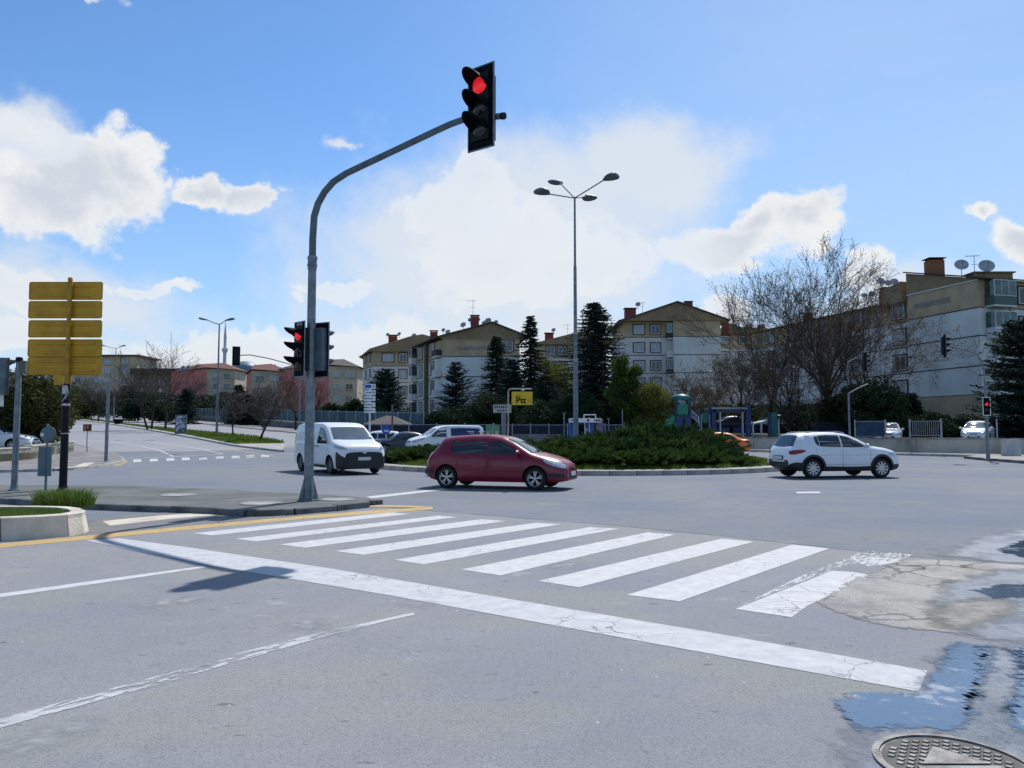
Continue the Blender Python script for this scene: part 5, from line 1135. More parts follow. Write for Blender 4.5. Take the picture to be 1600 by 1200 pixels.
def repaint(root, m):
    for o in root.children_recursive:
        if o.type == 'MESH' and RED.name in [x.name for x in o.data.materials if x] or o.type == 'MESH' and ORG.name in [x.name for x in o.data.materials if x]:
            o.data = o.data.copy()
            for i, mm in enumerate(o.data.materials):
                if mm.name in (RED.name, ORG.name): o.data.materials[i] = m
def clone(src, mat, label, x, y, hd, nm=None, dz=0.0):
    c = dup(src, (0,0,0), label=label); c['category'] = 'car'; repaint(c, mat); put(c, x, y, hd, dz)
    if nm: c.name = nm
    return c
repaint(c_wh, WHC); c_wh['label'] = 'white hatchback parked behind the delivery van, below the round blue sign'; put(c_wh, -9.35, 53.5, R(185))
clone(c_tx, NAVY, 'dark blue car parked between the white hatchback and the minivan', -7.5, 52.6, R(200), 'sedan_car')
clone(c_tx, WHC, 'white sedan parked behind the railing on the terrace right of the dark conifers', Xat(1388,56), 56, R(-118), 'sedan_car', .6)
clone(c_red, WHC, 'white hatchback parked behind the railing below the right apartment block', Xat(1527,54), 54, R(-128), 'hatchback_car', .68)
clone(c_tx, WHC, 'white car at the left edge behind the low plaza wall', Xat(-8,43.5), 43.5, R(8), 'sedan_car', .55)
clone(c_tx, SILV, 'pale car parked far behind the playground, seen above the juniper', Xat(1012,72), 72, R(5), 'sedan_car', .65)
clone(c_red, WHC, 'white car seen between the pergola posts under the bare trees', Xat(1212,70), 70, R(175), 'hatchback_car', .95)
clone(c_tx, NAVY, 'dark car in the shade behind the pergola left of its blue post', Xat(1150,72), 72, R(2), 'sedan_car', .85)
# ================================================================== buildings
BR = pm('brown_render', (.50,.39,.25), .9, scale=.5, var=.14, bump=.1)
BR2 = pm('dark_brown_gable', (.30,.22,.125), .9, scale=.6, var=.15)
WR = pm('pale_blue_render', (.68,.71,.68), .9, scale=.35, var=.12, bump=.1, stretch=(1,1,.35))
WR2 = pm('pale_grey_render', (.70,.68,.65), .9, scale=.35, var=.12, stretch=(1,1,.35))
LINE = pm('joint_line', (.05,.05,.055), .9)
ROOF = pm('dark_roof_tile', (.075,.065,.06), .85, scale=3, var=.25)
ROOFR = pm('red_roof_tile', (.17,.055,.04), .85, scale=3, var=.25)
PINK = pm('faded_pink_render', (.62,.19,.155), .92, scale=.25, col2=(.48,.17,.14), lo=.35, hi=.6)
BEIGE = pm('beige_render', (.50,.43,.32), .9, scale=.3, var=.15)
BRICK = pm('red_chimney', (.28,.055,.04), .85, scale=6, var=.25)
BRICKO = pm('orange_chimney', (.30,.12,.05), .85, scale=6, var=.25)
FRAME = pm('white_window_frame', (.62,.63,.65), .5, var=.05)
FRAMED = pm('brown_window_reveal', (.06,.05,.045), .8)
GRNG = pm('green_tinted_glass', (.05,.13,.11), .1, scale=1.5, var=.4, spec=.8)
DISHM = pm('dish_grey', (.42,.42,.44), .6, scale=2, var=.2)
def V2(p): return Vector((p[0], p[1]))
class Bld:
    def __init__(s, name, label, cat, org): s.o = thing(name, label, cat, org); s.g = Vector(org)
    def L_(s, P): return [(p[0]-s.g.x, p[1]-s.g.y) for p in P]
    def prism(s, nm, P, z0, z1, mat):
        m = MB(); m.prism(s.L_(P), z0-s.g.z, z1-s.g.z); return m.build(nm, mat, s.o)
    def bands(s, P, zs, mats, lines=()):
        for (a, b), mt in zip(zip(zs, zs[1:]), mats): s.prism('wall', P, a, b-.004, mt)
        for z in lines:
            c = V2((sum(p[0] for p in P)/len(P), sum(p[1] for p in P)/len(P))); Q = [tuple(V2(p)+(V2(p)-c).normalized()*.04) for p in P]; s.prism('string_course', Q, z-.05, z+.05, LINE)
    def win(s, A, B, t, z, w_, h, pane=None, par=None, reveal=True, blind=True, mull=1):
        """window centred t metres along the wall from A to B; outside is right of A->B"""
        a, b = V2(A), V2(B); u = (b-a).normalized(); n = Vector((u.y, -u.x)); c = a+u*t; cx, cy = c.x-s.g.x, c.y-s.g.y; z -= s.g.z
        ang = math.atan2(u.y, u.x); off = lambda d: (cx+n.x*d, cy+n.y*d)
        m = MB(); f = .09
        x0, y0 = off(.05)
        def bx(du, dz, ww, hh, d, th): px, py = off(d); m.box((px+u.x*du, py+u.y*du, z+dz), (ww, th, hh), ang)
        bx(0, h/2, w_+f, f, .06, .12); bx(0, -h/2, w_+f, f, .06, .12); bx(-w_/2, 0, f, h-f, .06, .12); bx(w_/2, 0, f, h-f, .06, .12)
        for k in range(mull): bx(-w_/2+w_*(k+1)/(mull+1), 0, .06, h-f, .05, .08)
        fr = m.build('window', FRAME, par or s.o)
        kp = pane or rnd.choice([BGLASS, CURTAIN, CURTAIN, BGLASS]); m = MB(); bx(0, 0, w_-.02, h-.02, .02, .03); m.build('pane', kp, fr)
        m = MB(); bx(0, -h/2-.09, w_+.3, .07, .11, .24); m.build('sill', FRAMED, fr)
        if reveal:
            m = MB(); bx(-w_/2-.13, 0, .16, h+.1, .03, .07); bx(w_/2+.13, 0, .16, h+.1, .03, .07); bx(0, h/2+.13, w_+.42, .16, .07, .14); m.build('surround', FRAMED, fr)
        return fr
    def chimney(s, x, y, z, w_, h, mat=None, cap=True):
        m = MB(); m.box((x-s.g.x, y-s.g.y, z+h/2-s.g.z-.6), (w_, w_*.8, h+1.2)); c = m.build('chimney', mat or BRICK, s.o)
        if cap:
            m = MB()
            for sx in (-1,1):
                for sy in (-1,1): m.box((x+sx*w_*.42-s.g.x, y+sy*w_*.32-s.g.y, z+h+.09-s.g.z), (.08,.08,.2))
            m.box((x-s.g.x, y-s.g.y, z+h+.2-s.g.z), (w_*1.2, w_*1.0, .07)); m.build('cap', BLACKM, c)
        return c
    def dish(s, x, y, z, r, yaw=-1.9):
        T = Matrix.Translation((x-s.g.x, y-s.g.y, z-s.g.z)) @ Matrix.Rotation(yaw+PI/2, 4, 'Z') @ Matrix.Rotation(R(62), 4, 'X')
        m = MB(); m.lathe([(.001,0),(r*.5,.035*r*4),(r,.14*r*2),(r*1.02,.14*r*2),(r*1.02,.12*r*2),(r*.5,-.01),(.001,-.03)], n=18, M4=T); d = m.build('satellite_dish', DISHM, s.o, smooth=True)
        m = MB(); m.tube([(x-s.g.x,y-s.g.y,z-s.g.z-r*1.9),(x-s.g.x,y-s.g.y,z-s.g.z)], .035, 5); p = T @ Vector((0,0,r*1.1)); q = T @ Vector((0,-r*.8,.1)); m.tube([q, p], .02, 5); m.box(p, (.09,.09,.12)); m.build('mount', STEEL, d)
    def antenna(s, x, y, z, h):
        m = MB(); X, Y, Z = x-s.g.x, y-s.g.y, z-s.g.z; m.tube([(X,Y,Z-.5),(X,Y,Z+h)], .03, 5); m.tube([(X-.9,Y,Z+h-.1),(X+.5,Y,Z+h)], .022, 5)
        for k in range(5): m.tube([(X-.8+k*.3,Y-.35,Z+h-.08),(X-.8+k*.3,Y+.35,Z+h-.08)], .014, 4)
        m.tube([(X-.35,Y,Z+h*.6),(X+.35,Y,Z+h*.6)], .02, 4); m.build('aerial', STEEL, s.o)
    def gable(s, nm, prof, y0, y1, mat, th=.25, over=.0):
        """gable prism: outline (x,z) pushed from y0 to y1"""
        m = MB(); P = [(x-s.g.x, z-s.g.z) for x, z in prof]; plate_xz(m, P, y0-s.g.y, y1-s.g.y); return m.build(nm, mat, s.o)
def balcony(b, A, B, t, z, w_, h, mat_front, glass=None, depth=1.0):
    a, c = V2(A), V2(B); u = (c-a).normalized(); n = Vector((u.y,-u.x)); p = a+u*t+n*(depth/2); ang = math.atan2(u.y,u.x); X, Y = p.x-b.g.x, p.y-b.g.y
    m = MB(); m.box((X,Y,z-b.g.z), (w_,depth,.14), ang); sl = m.build('balcony', FRAME, b.o)
    q = p+n*(depth/2-.03); m = MB(); m.box((q.x-b.g.x,q.y-b.g.y,z-b.g.z+.5), (w_,.06,.86), ang)
    for sgn in (-1,1): q2 = p+u*sgn*(w_/2-.03); m.box((q2.x-b.g.x,q2.y-b.g.y,z-b.g.z+.5), (.06,depth-.13,.86), ang)
    m.build('parapet', mat_front, sl)
    if glass:
        m = MB(); m.box((q.x-b.g.x,q.y-b.g.y,z-b.g.z+.96+(h-1.3)/2), (w_-.1,.03,h-1.3), ang)
        for sgn in (-1,1): q2 = p+u*sgn*(w_/2-.03); m.box((q2.x-b.g.x,q2.y-b.g.y,z-b.g.z+.96+(h-1.3)/2), (.03,depth-.2,h-1.3), ang)
        m.build('glazing', glass, sl); m = MB()
        for k in range(4): q3 = q+u*(-w_/2+.04+k*(w_-.08)/3); m.box((q3.x-b.g.x,q3.y-b.g.y,z-b.g.z+.95+(h-1.3)/2), (.05,.08,h-1.26), ang)
        m.box((q.x-b.g.x,q.y-b.g.y,z-b.g.z+.95), (w_,.09,.06), ang); m.box((q.x-b.g.x,q.y-b.g.y,z-b.g.z+h-.34), (w_,.09,.06), ang); m.build('glazing_bars', FRAME, sl)
    return sl
# ---- right block
B0 = Vector((43.8,71.6)); A0 = Vector((41.5,80.0)); U = (A0-B0).normalized(); NR = Vector((U.y,-U.x))    # NR points into the block (east)
if NR.x < 0: NR = -NR
gz = 1.2; E = Bld('apartment_building', 'large apartment block at the right with a blank pale blue gable and glazed corner balconies', 'apartment building', (42.5, 78, gz))
BP = B0+NR*26; AP = A0+NR*26
fp = [tuple(B0), tuple(BP), tuple(AP), tuple(A0)]
ZS = [gz-.5, 5.1, 13.3, 15.9]
E.bands(fp, ZS, [BR, WR, BR], (7.8, 10.63, 13.3)); E.bands([tuple(B0-NR*.02-U*.0), tuple(B0+NR*.2), tuple(A0+NR*.2), tuple(A0-NR*.02)], [5.1,5.16], [LINE])
# balcony column just right of the corner
for z, par, gl in ((13.35,pm('green_panel', (.06,.12,.09), .5),GRNG),(10.4,FRAME,GRNG),(7.6,WR2,None),(4.8,WR2,None),(2.0,WR2,None)):
    balcony(E, B0, BP, 2.0, z, 2.6, 2.75, par, gl, 1.1)
for z in (12.05,9.3,6.5,3.8):
    E.win(B0, BP, 2.0, z, 1.6, 1.5, BGLASS, reveal=False)
for z in (14.6,11.7,8.9,6.2,3.4):
    for t in (5.5,8.8,13.0,16.5,20.5): E.win(B0, BP, t, z, 1.5, 1.5)
E.prism('pilaster', [tuple(B0+NR*3.6-U*.14), tuple(B0+NR*4.0-U*.14), tuple(B0+NR*4.0+U*.05), tuple(B0+NR*3.6+U*.05)], gz, 15.9, BR)
# rear wing: long facade going back to the left
C0 = A0+NR*.7; D0 = A0+NR*.7+U*30
fw = [tuple(C0), tuple(C0+NR*12), tuple(D0+NR*12), tuple(D0)]
E.bands(fw, [gz-.5,5.1,13.3,15.6], [BR, WR2, BR], (7.8,10.6,13.3))
for z in (14.5,11.75,8.95,6.2,3.2):
    for t in (28.0,21.5,15.5,9.5,4.5): E.win(D0, C0, t, z, 1.6, 1.5, rnd.choice([BGLASS, CURTAIN]))
# gable roof of the front part: highest over A, falling to B
def slope_prism(b, nm, P, zf, th, mat):
    m = MB(); Q = b.L_(P); m.prism(Q, lambda p: zf(p)-th-b.g.z, lambda p: zf(p)-b.g.z); return m.build(nm, mat, b.o)
def along(p, b=E): q = Vector((p[0]+b.g.x, p[1]+b.g.y))-B0; return q.dot(U)
Lg = (A0-B0).length
def wedge(b, nm, P, zlow, zf, mat):
    m = MB(); m.prism(b.L_(P), zlow-b.g.z, lambda p: zf(p)-b.g.z); return m.build(nm, mat, b.o)
zf = lambda p: 16.0+2.2*max(0,along(p))/Lg
wedge(E, 'gable', [tuple(B0-U*.01-NR*.12), tuple(BP-U*.01), tuple(AP), tuple(A0-NR*.12)], 15.92, lambda p: zf(p)+.02, BR2)
slope_prism(E, 'roof', [tuple(B0-U*.9-NR*.5), tuple(BP-U*.9), tuple(AP+U*.1), tuple(A0+U*.1-NR*.4)], lambda p: 16.2+2.2*(along(p))/Lg, .14, ROOF)
wedge(E, 'gable', [tuple(A0+U*.62-NR*.3), tuple(A0+U*.62+NR*12), tuple(A0+U*3.2+NR*12), tuple(A0+U*3.2-NR*.3)], 15.3, lambda p: 17.6-.5*(along(p)-Lg)/3, BR2)
m = MB(); Q = [(C0+U*3-NR*.7,15.62),(C0+U*3+NR*6,17.2),(C0+U*3+NR*12.7,15.62),(D0-NR*.7,15.62),(D0+NR*6,17.2),(D0+NR*12.7,15.62)]
m.add([(p.x-E.g.x,p.y-E.g.y,z-E.g.z) for p,z in Q], [(0,1,4,3),(1,2,5,4),(0,2,1),(3,4,5),(0,3,5,2)]); m.build('roof', ROOF, E.o)
E.prism('eave_trim', [tuple(B0-NR*.14-U*.05), tuple(B0-NR*.0-U*.05), tuple(A0-NR*.0), tuple(A0-NR*.14)], 15.84, 15.95, FRAME)
x, y = AT(1464,420,79).x, 79.5; E.chimney(x, y, 17.9, 1.5, 1.55, BRICKO)
q = AT(1388,462,84); E.chimney(q.x, q.y, q.z-.5, 1.5, 1.1)
q = AT(1262,497,98); E.chimney(q.x, q.y, q.z-.6, 1.0, 1.0)
for u, v, D, r in ((1502,415,75,.62),(1541,417,76,.72),(1376,440,84,.42),(1388,443,83.6,.38),(1397,441,83.2,.42),(1362,460,86,.35),(1350,462,87,.3)):
    q = AT(u, v, D); E.dish(q.x, q.y, q.z, r)
q = AT(1523,430,76); E.antenna(q.x, q.y, q.z-.3, 2.3)
m = MB(); q = AT(1545,428,77)-E.g; m.box((q.x,q.y,q.z-.7), (3.8,1.6,1.2)); m.box((q.x,q.y,q.z), (4.2,2.0,.12)); m.build('roof_hatch', BR2, E.o)
ang = math.atan2(-U.y, -U.x)
tq = A0.lerp(B0, .36)-NR*.06; lettering('YENİ MAHALLE SİTESİ', .5, (tq.x-E.g.x, tq.y-E.g.y, 14.55-gz), ang, pm('faded_letter_grey', (.30,.30,.32), .8), E.o, sxy=(.95,1.3), bold=True)
for t, zz_ in ((12.3,13.2),(18.6,13.2),(25,13.2)):
    p = D0+(C0-D0).normalized()*t-NR*.08; m = MB(); m.tube([(p.x-E.g.x,p.y-E.g.y,0),(p.x-E.g.x,p.y-E.g.y,15.5-E.g.z)], .06, 6); m.build('downpipe', FRAME, E.o)
for t, z in ((6.8,11.0),(13.8,8.2),(19.3,5.4),(26.2,11.0),(26.4,5.5)):
    p = D0+(C0-D0).normalized()*t-NR*.25; m = MB(); m.box((p.x-E.g.x,p.y-E.g.y,z-E.g.z), (.85,.32,.6), math.atan2(U.y,U.x)); m.build('air_conditioner', FRAME, E.o)
# ---- middle right block
gz = 2.4; D_ = 118.0; F = Bld('apartment_building', 'brown and white apartment block between the tall dark spruce and the bare trees', 'apartment building', (Xat(1050,D_), D_, gz))
x0, x1, x2 = Xat(976,D_), Xat(1053,D_), Xat(1127,D_)
zt, zb_ = Zat(502,D_), Zat(526,D_)
zl = [gz-.5, zb_, zt]
F.bands([(x0,D_+.8),(x1,D_+.8),(x1,D_+14),(x0,D_+14)], zl, [WR2, BR], (Zat(554.5,D_), Zat(582.5,D_), Zat(610,D_), zb_))
F.bands([(x1,D_-.4),(x2,D_-.4),(x2,D_+14),(x1+.01,D_+14)], zl, [WR, BR], (Zat(554.5,D_), Zat(582.5,D_), Zat(610,D_), zb_))
pk = Zat(474,D_); F.gable('gable', [(x0-.9,zt-.4),(x0-.9,zt+.1),(Xat(1059,D_),pk),(x2+1.2,zt+.2),(x2+1.2,zt-.2),(x2,zt+.01),(x0,zt+.01)], D_-.7, D_+1.2, BR2)
F.gable('roof', [(x0-1.1,zt-.3),(x0-1.1,zt-.1),(Xat(1059,D_),pk+.25),(x2+1.4,zt+.15),(x2+1.4,zt-.05),(Xat(1059,D_),pk+.02)], D_-1.0, D_+15, ROOF)
Wd = D_+.8
for i, v in enumerate((514,542.5,570.5,598,626)):
    z = Zat(v, D_)
    for u in (999.5,1025.5): F.win((x0,Wd), (x1,Wd), Xat(u,Wd)-x0, z, 1.35 if u > 1010 else 1.5, 1.3, pane=CURTAIN if rnd.random() > .3 else BGLASS)
    balcony(F, (x0,Wd), (x1,Wd), Xat(1047,Wd)-x0, z-1.5, 1.1, 2.7, WR2 if i % 2 else FRAMED, GRNG if i == 0 else (BGLASS if i == 2 else None), 1.0)
F.chimney(Xat(986,D_+4), D_+4, Zat(497,D_+4), 1.7, 1.3); F.chimney(Xat(1078,D_+4), D_+4, Zat(484,D_+4), 1.2, 1.1); q = AT(997,476,D_+4); F.dish(q.x,q.y,q.z,.42); q = AT(1004,488,D_+4); F.antenna(q.x,q.y,q.z,1.6)
q = AT(1133,503,D_+6); F.chimney(q.x, q.y, q.z-1, 1.0, .9)
# block behind it
D2 = 140; gz = 3.1; H = Bld('apartment_building', 'brown roofed block peeking out right of the brown and white block, behind bare trees', 'apartment building', (Xat(1165,D2), D2, gz))
xa, xb = Xat(1120,D2), Xat(1262,D2); H.bands([(xa,D2),(xb,D2+2),(xb,D2+14),(xa,D2+14)], [gz-.5, Zat(545,D2), Zat(521,D2)], [WR2, BR], ())
H.gable('roof', [(xa-1,Zat(522,D2)),(Xat(1142,D2),Zat(506,D2)),(Xat(1160,D2),Zat(512,D2)),(Xat(1195,D2),Zat(513,D2)),(Xat(1215,D2),Zat(518,D2)),(xb+1,Zat(521,D2))], D2-.7, D2+14, BR2)
for z_ in (531,556,580,604):
    for u in (1135,1165,1195,1225): H.win((xa,D2-.02), (xb,D2+1.98), Xat(u,D2)-xa, Zat(z_,D2), 1.5, 1.3)
for u in (1170,1190): q = AT(u,516,D2+3); H.chimney(q.x,q.y,q.z-.2,1.1,1.0)
# ---- block behind the thin spruce
D3 = 135; gz = 3.0; K = Bld('apartment_building', 'brown block with red chimney partly hidden behind the thin tall spruce and lamp post', 'apartment building', (Xat(870,D3), D3, gz))
xa, xb = Xat(836,D3), Xat(948,D3); K.bands([(xa,D3),(xb,D3),(xb,D3+14),(xa,D3+14)], [gz-.5, Zat(560,D3), Zat(538,D3)], [WR2, BR], ())
K.gable('gable', [(xa-1,Zat(538.5,D3)),(Xat(905,D3),Zat(519,D3)),(xb+1,Zat(532,D3)),(xb+1,Zat(538.5,D3))], D3-.7, D3+14, BR2)
for v in (548,572,596):
    for u in (861,879,905,925): K.win((xa,D3),(xb,D3),Xat(u,D3)-xa, Zat(v,D3), 1.4, 1.4)
q = AT(858,531,D3+3); K.chimney(q.x,q.y,q.z-.6,1.5,1.6); q = AT(865,516,D3+3); K.dish(q.x,q.y,q.z,.4); q = AT(887,520,D3+3); K.antenna(q.x,q.y,q.z-.5,2)
# ---- centre left: two joined blocks
gz = 2.6; C_ = Bld('apartment_building', 'apartment block left of centre with lettered brown band and pale blank gable', 'apartment building', (-8, 107, gz))
P1 = (Xat(691.9,107),107.0); P2 = (Xat(812,107),107.0); P0_ = (Xat(645,122),122.0)
zt, zb_ = Zat(530,107), Zat(557,107); foot = [P1, P2, (P2[0]-2,124), (P0_[0],P0_[1]+.0)]
C_.bands(foot, [gz-.5, zb_, zt], [WR, BR], (Zat(588.5,107), Zat(620,107), zb_))
pk = Zat(505,107); C_.gable('gable', [(P1[0]-.7,zt+.35),(P1[0],zt+.6),(Xat(769.5,107),pk),(Xat(818,107),Zat(523,107)),(P2[0]+.8,zt),(P1[0],zt)], 106.6, 108.2, BR2)
C_.prism('eave_trim', [(P1[0]-.05,106.85),(P2[0],106.85),(P2[0],106.98),(P1[0]-.05,106.98)], zt-.1, zt+.02, FRAME)
m = MB(); r0 = (P1[0]-1.0,106.3,zt+.3); pkx = Xat(769.5,107)
pts = [(P1[0]-1.0,106.2,zt+.3),(pkx,106.2,pk+.15),(P2[0]+1.2,106.2,Zat(523,107)-.2),(P0_[0]-1.0,P0_[1]+1,zt+.5),(pkx-5,125,pk+.15),(P2[0]-1,125,zt+.3)]
m.add([(x-C_.g.x,y-C_.g.y,z-gz) for x,y,z in pts]+[(x-C_.g.x,y-C_.g.y,z-gz-.16) for x,y,z in pts], [(0,1,4,3),(1,2,5,4),(6,9,10,7),(7,10,11,8),(0,6,7,1),(1,7,8,2),(0,3,9,6)]); m.build('roof', ROOF, C_.o)
Ls = (V2(P1)-V2(P0_)).length
for i, (t1, t2) in enumerate(((4.2,11.8),)):
    for z in (Zat(547.5,113),Zat(577,113),Zat(607,113),Zat(637,113)):
        C_.win(P0_, P1, 4.5, z, 1.7, 1.7, CURTAIN); C_.win(P0_, P1, 10.9, z, 1.7, 1.7, BGLASS)
        balcony(C_, P0_, P1, 14.6, z-1.4, 2.0, 2.8, FRAMED if z > 12 else WR2, None, .9)
        balcony(C_, P0_, P1, 1.6, z-1.4, 1.5, 2.8, WR2, BGLASS, .9)
u3 = (V2(P1)-V2(P0_)).normalized(); n3 = Vector((u3.y,-u3.x)); c3 = V2(P0_)+u3*8.0
C_.prism('pilaster', [tuple(c3), tuple(c3+u3*.9), tuple(c3+u3*.9+n3*.5), tuple(c3+n3*.5)], gz, zt, pm('olive_brown_render', (.15,.125,.07), .9))
lettering('İLK MAHALLE SİTESİ', .55, (Xat(741,107)-C_.g.x, -.08, Zat(544,107)-gz), 0, MATS['faded_letter_grey'], C_.o, sxy=(.95,1.25), bold=True)
for u in (792,): 
    for v in (541,572,602): C_.win(P1, P2, Xat(u,107)-P1[0], Zat(v,107), 1.6, 1.4)
q = AT(742,505,110); C_.chimney(q.x,q.y,q.z-.4,1.15,1.3); q = AT(678,528,118); C_.chimney(q.x,q.y,q.z-.6,1.1,1.5)
for u, v, D, r in ((724,508,109,.42),(735,500,110,.36),(747,500,110,.36),(763,502,111,.5),(757,505,111,.38),(775,504,111,.36),(693,516,112,.3),(700,519,112,.38)): q = AT(u,v,D); C_.dish(q.x,q.y,q.z,r)
q = AT(739,494,110); C_.antenna(q.x,q.y,q.z-.3,2.6)
D4 = 130; gz = 2.9; J = Bld('apartment_building', 'leftmost of the brown and white blocks, behind the dark cedar', 'apartment building', (Xat(615,D4), D4, gz))
Q1 = (Xat(582.7,D4),D4*1.0); Q2 = (Xat(646,D4),D4*1.0); Q0 = (Xat(566,137),137.0)
zt, zb_ = Zat(549,D4), Zat(572,D4); J.bands([Q1, Q2, (Q2[0],D4+14), (Q0[0],D4+14), Q0], [gz-.5, zb_, zt], [WR2, BR], (Zat(597.5,D4), Zat(623,D4), zb_))
pts = [(Q0[0]-.8,137.5,Zat(558,137)),(Q1[0]-.6,D4-.8,Zat(545.5,D4)),(Xat(640,D4),D4-.8,Zat(526.5,D4)),(Xat(660,D4),D4-.8,Zat(523,D4)),(Xat(690,D4),D4-.8,Zat(531,D4)),(Q2[0]+4,D4+13,Zat(535,D4)),(Q0[0],D4+14,Zat(556,D4)),(Xat(650,D4),D4+12,Zat(522,D4))]
low = [(Q0[0]-.8,137.5,zt-.1),(Q1[0]-.6,D4-.8,zt-.1),(Xat(690,D4),D4-.8,zt-.1)]
m = MB(); AL = pts+low; m.add([(x-J.g.x,y-J.g.y,z-gz) for x,y,z in AL], [(0,1,7,6),(1,2,7),(2,3,7),(3,4,5,7),(8,9,1,0),(9,10,4,3,2,1)]); m.build('roof', BR2, J.o)
for i, v in enumerate((559,584.5,611.5,638)):
    z = Zat(v,D4); J.win(Q1, Q2, Xat(605.5,D4)-Q1[0], z, 1.75, 1.25, CURTAIN); J.win(Q1, Q2, Xat(629,D4)-Q1[0], z, 1.15, 1.35, CURTAIN if i % 2 else BGLASS)
    z = Zat(v+1,134)
    for t in (2.3,5.3): J.win(Q0, Q1, t, z, .7, 1.2, BGLASS, mull=0)
q = AT(614,532,132); J.chimney(q.x,q.y,q.z-.6,1.4,1.3)
for u, v, r in ((606,523,.32),(624,522,.34),(647,525,.45)): q = AT(u,v,132); J.dish(q.x,q.y,q.z,r)
# ---- pink and beige blocks
def pink(label, D, uA, uB, uC, vtop, vbase, roofmat, pinkleft=True, wcols=((.25,1.2),(.75,1.6)), rows=5, sp=2.8, gab=None, ch=(), backl=12):
    gz = terr(D); b = Bld('apartment_building', label, 'apartment building', (Xat(uB,D), D, gz)); zt = Zat(vtop,D); xa, xb, xc = Xat(uA,D*1.06), Xat(uB,D), Xat(uC,D)
    fa, fb, fc = (xa, D*1.06), (xb, D), (xc, D*1.01)
    b.prism('pink_wall', [fa, fb, (fb[0]+.6,D+.4), (fb[0]+.6,D+backl), (xa,D+backl+8)], gz-.5, zt, PINK)
    b.prism('wall', [(fb[0]+.01,fb[1]-.01), fc, (xc,D+backl), (fb[0]+.61,D+backl)], gz-.5, zt-.01, BEIGE)
    wl_ = (V2(fc)-V2(fb)).length
    for r_ in range(rows):
        z = zt-1.9-r_*sp
        for t, w_ in wcols: b.win(fb, fc, wl_*t, z, w_, 1.3, reveal=False, mull=1 if w_ > 1.3 else 0)
    pkx = (xa+xb)/2; pts = [(xa-.6,D*1.06,zt),(xb,D-.8,zt+.3),(xc+.9,D*1.01-.8,zt-.1),(xc+.9,D+backl,zt-.1),(xa-.6,D+backl+8,zt),((xb+xc)/2-1,D+6,zt+2.2),(xa+(xb-xa)*.62,D*1.04,zt+2.0)]
    m = MB(); m.add([(x-b.g.x,y-b.g.y,z-gz) for x,y,z in pts], [(0,1,6),(1,2,5,6),(2,3,5),(0,6,5,4),(3,4,5)]); m.build('roof', roofmat, b.o)
    m = MB(); m.add([(x-b.g.x,y-b.g.y,z-gz) for x,y,z in [(xa,D*1.06-.2,zt),(xb,D-.25,zt),(xa+(xb-xa)*.62,D*1.04-.3,zt+1.9)]], [(0,1,2)]); m.build('gable', BEIGE, b.o)
    for u, v, r, mt in ch: q = AT(u,v,D+9); b.chimney(q.x,q.y,q.z-r*1.2,r,r*1.4,mt,False)
    return b
b1 = pink('pink gabled block with a beige front left of the minaret', 215, 266, 321.5, 361, 576, 655, ROOFR, ch=((302,577,2.4,BEIGE),(335,577,2.2,BEIGE)), wcols=((.3,1.1),(.72,1.8)))
for u, v, r in ((286,576,.8),(294,575,.8)): q = AT(u,v,218); b1.dish(q.x,q.y,q.z,r)
b2 = pink('pink and beige block right of the main signal pole, red tiled roof', 177, 430, 513, 555, 572, 655, ROOF, wcols=((.3,1.2),(.72,1.7)), rows=5, ch=((530,570,1.8,BEIGE),))
b3 = pink('beige block with red tiled roof just right of the mosque dome', 185, 385, 392, 440, 579, 655, ROOFR, wcols=((.25,2.2),(.7,1.6)), rows=5, ch=((424,573,1.6,BEIGE),(428,571,1.0,BEIGE)))
b4 = pink('narrow pink block seen in the gap left of the brown and white blocks', 200, 553, 566, 580, 590, 655, ROOF, rows=4)
gz = terr(250); b5 = Bld('apartment_building', 'beige block with dark vertical stripe behind the yellow boards, far left', 'apartment building', (Xat(180,250), 250, gz))
xa, xb = Xat(60,250), Xat(212,250); b5.bands([(xa,250),(xb,250),(xb,264),(xa,264)], [gz-.5, Zat(557,250)], [BEIGE]); b5.prism('stripe', [(Xat(176,250),249.7),(Xat(185,250),249.7),(Xat(185,250),250),(Xat(176,250),250)], gz, Zat(557,250), BR)
b5.prism('stripe', [(Xat(200,250),249.6),(Xat(212,250),249.6),(Xat(212,250),250),(Xat(200,250),250)], gz, Zat(557,250), BR)
b5.prism('roof', [(xa-1,249),(xb+1,249),(xb+1,265),(xa-1,265)], Zat(557,250), Zat(554.5,250), ROOFR)
for v in (566,580,594,608):
    for u in (70,90,120,150,165,192): b5.win((xa,250),(xb,250),Xat(u,250)-xa, Zat(v,250), 1.9, 1.6, reveal=False)
gz = terr(235); b6 = Bld('apartment_building', 'low dark brown block behind the tall bare trees of the median', 'apartment building', (Xat(240,235), 235, gz))
xa, xb = Xat(208,235), Xat(282,235); b6.bands([(xa,235),(xb,235),(xb,247),(xa,247)], [gz-.5, Zat(586,235)], [BR2]); b6.prism('roof', [(xa-1,234),(xb+1,234),(xb+1,248),(xa-1,248)], Zat(586,235), Zat(576,235), ROOF)
for v in (598,612,626): 
    for u in (218,235,252,270): b6.win((xa,235),(xb,235),Xat(u,235)-xa, Zat(v,235), 1.9, 1.5, reveal=False)
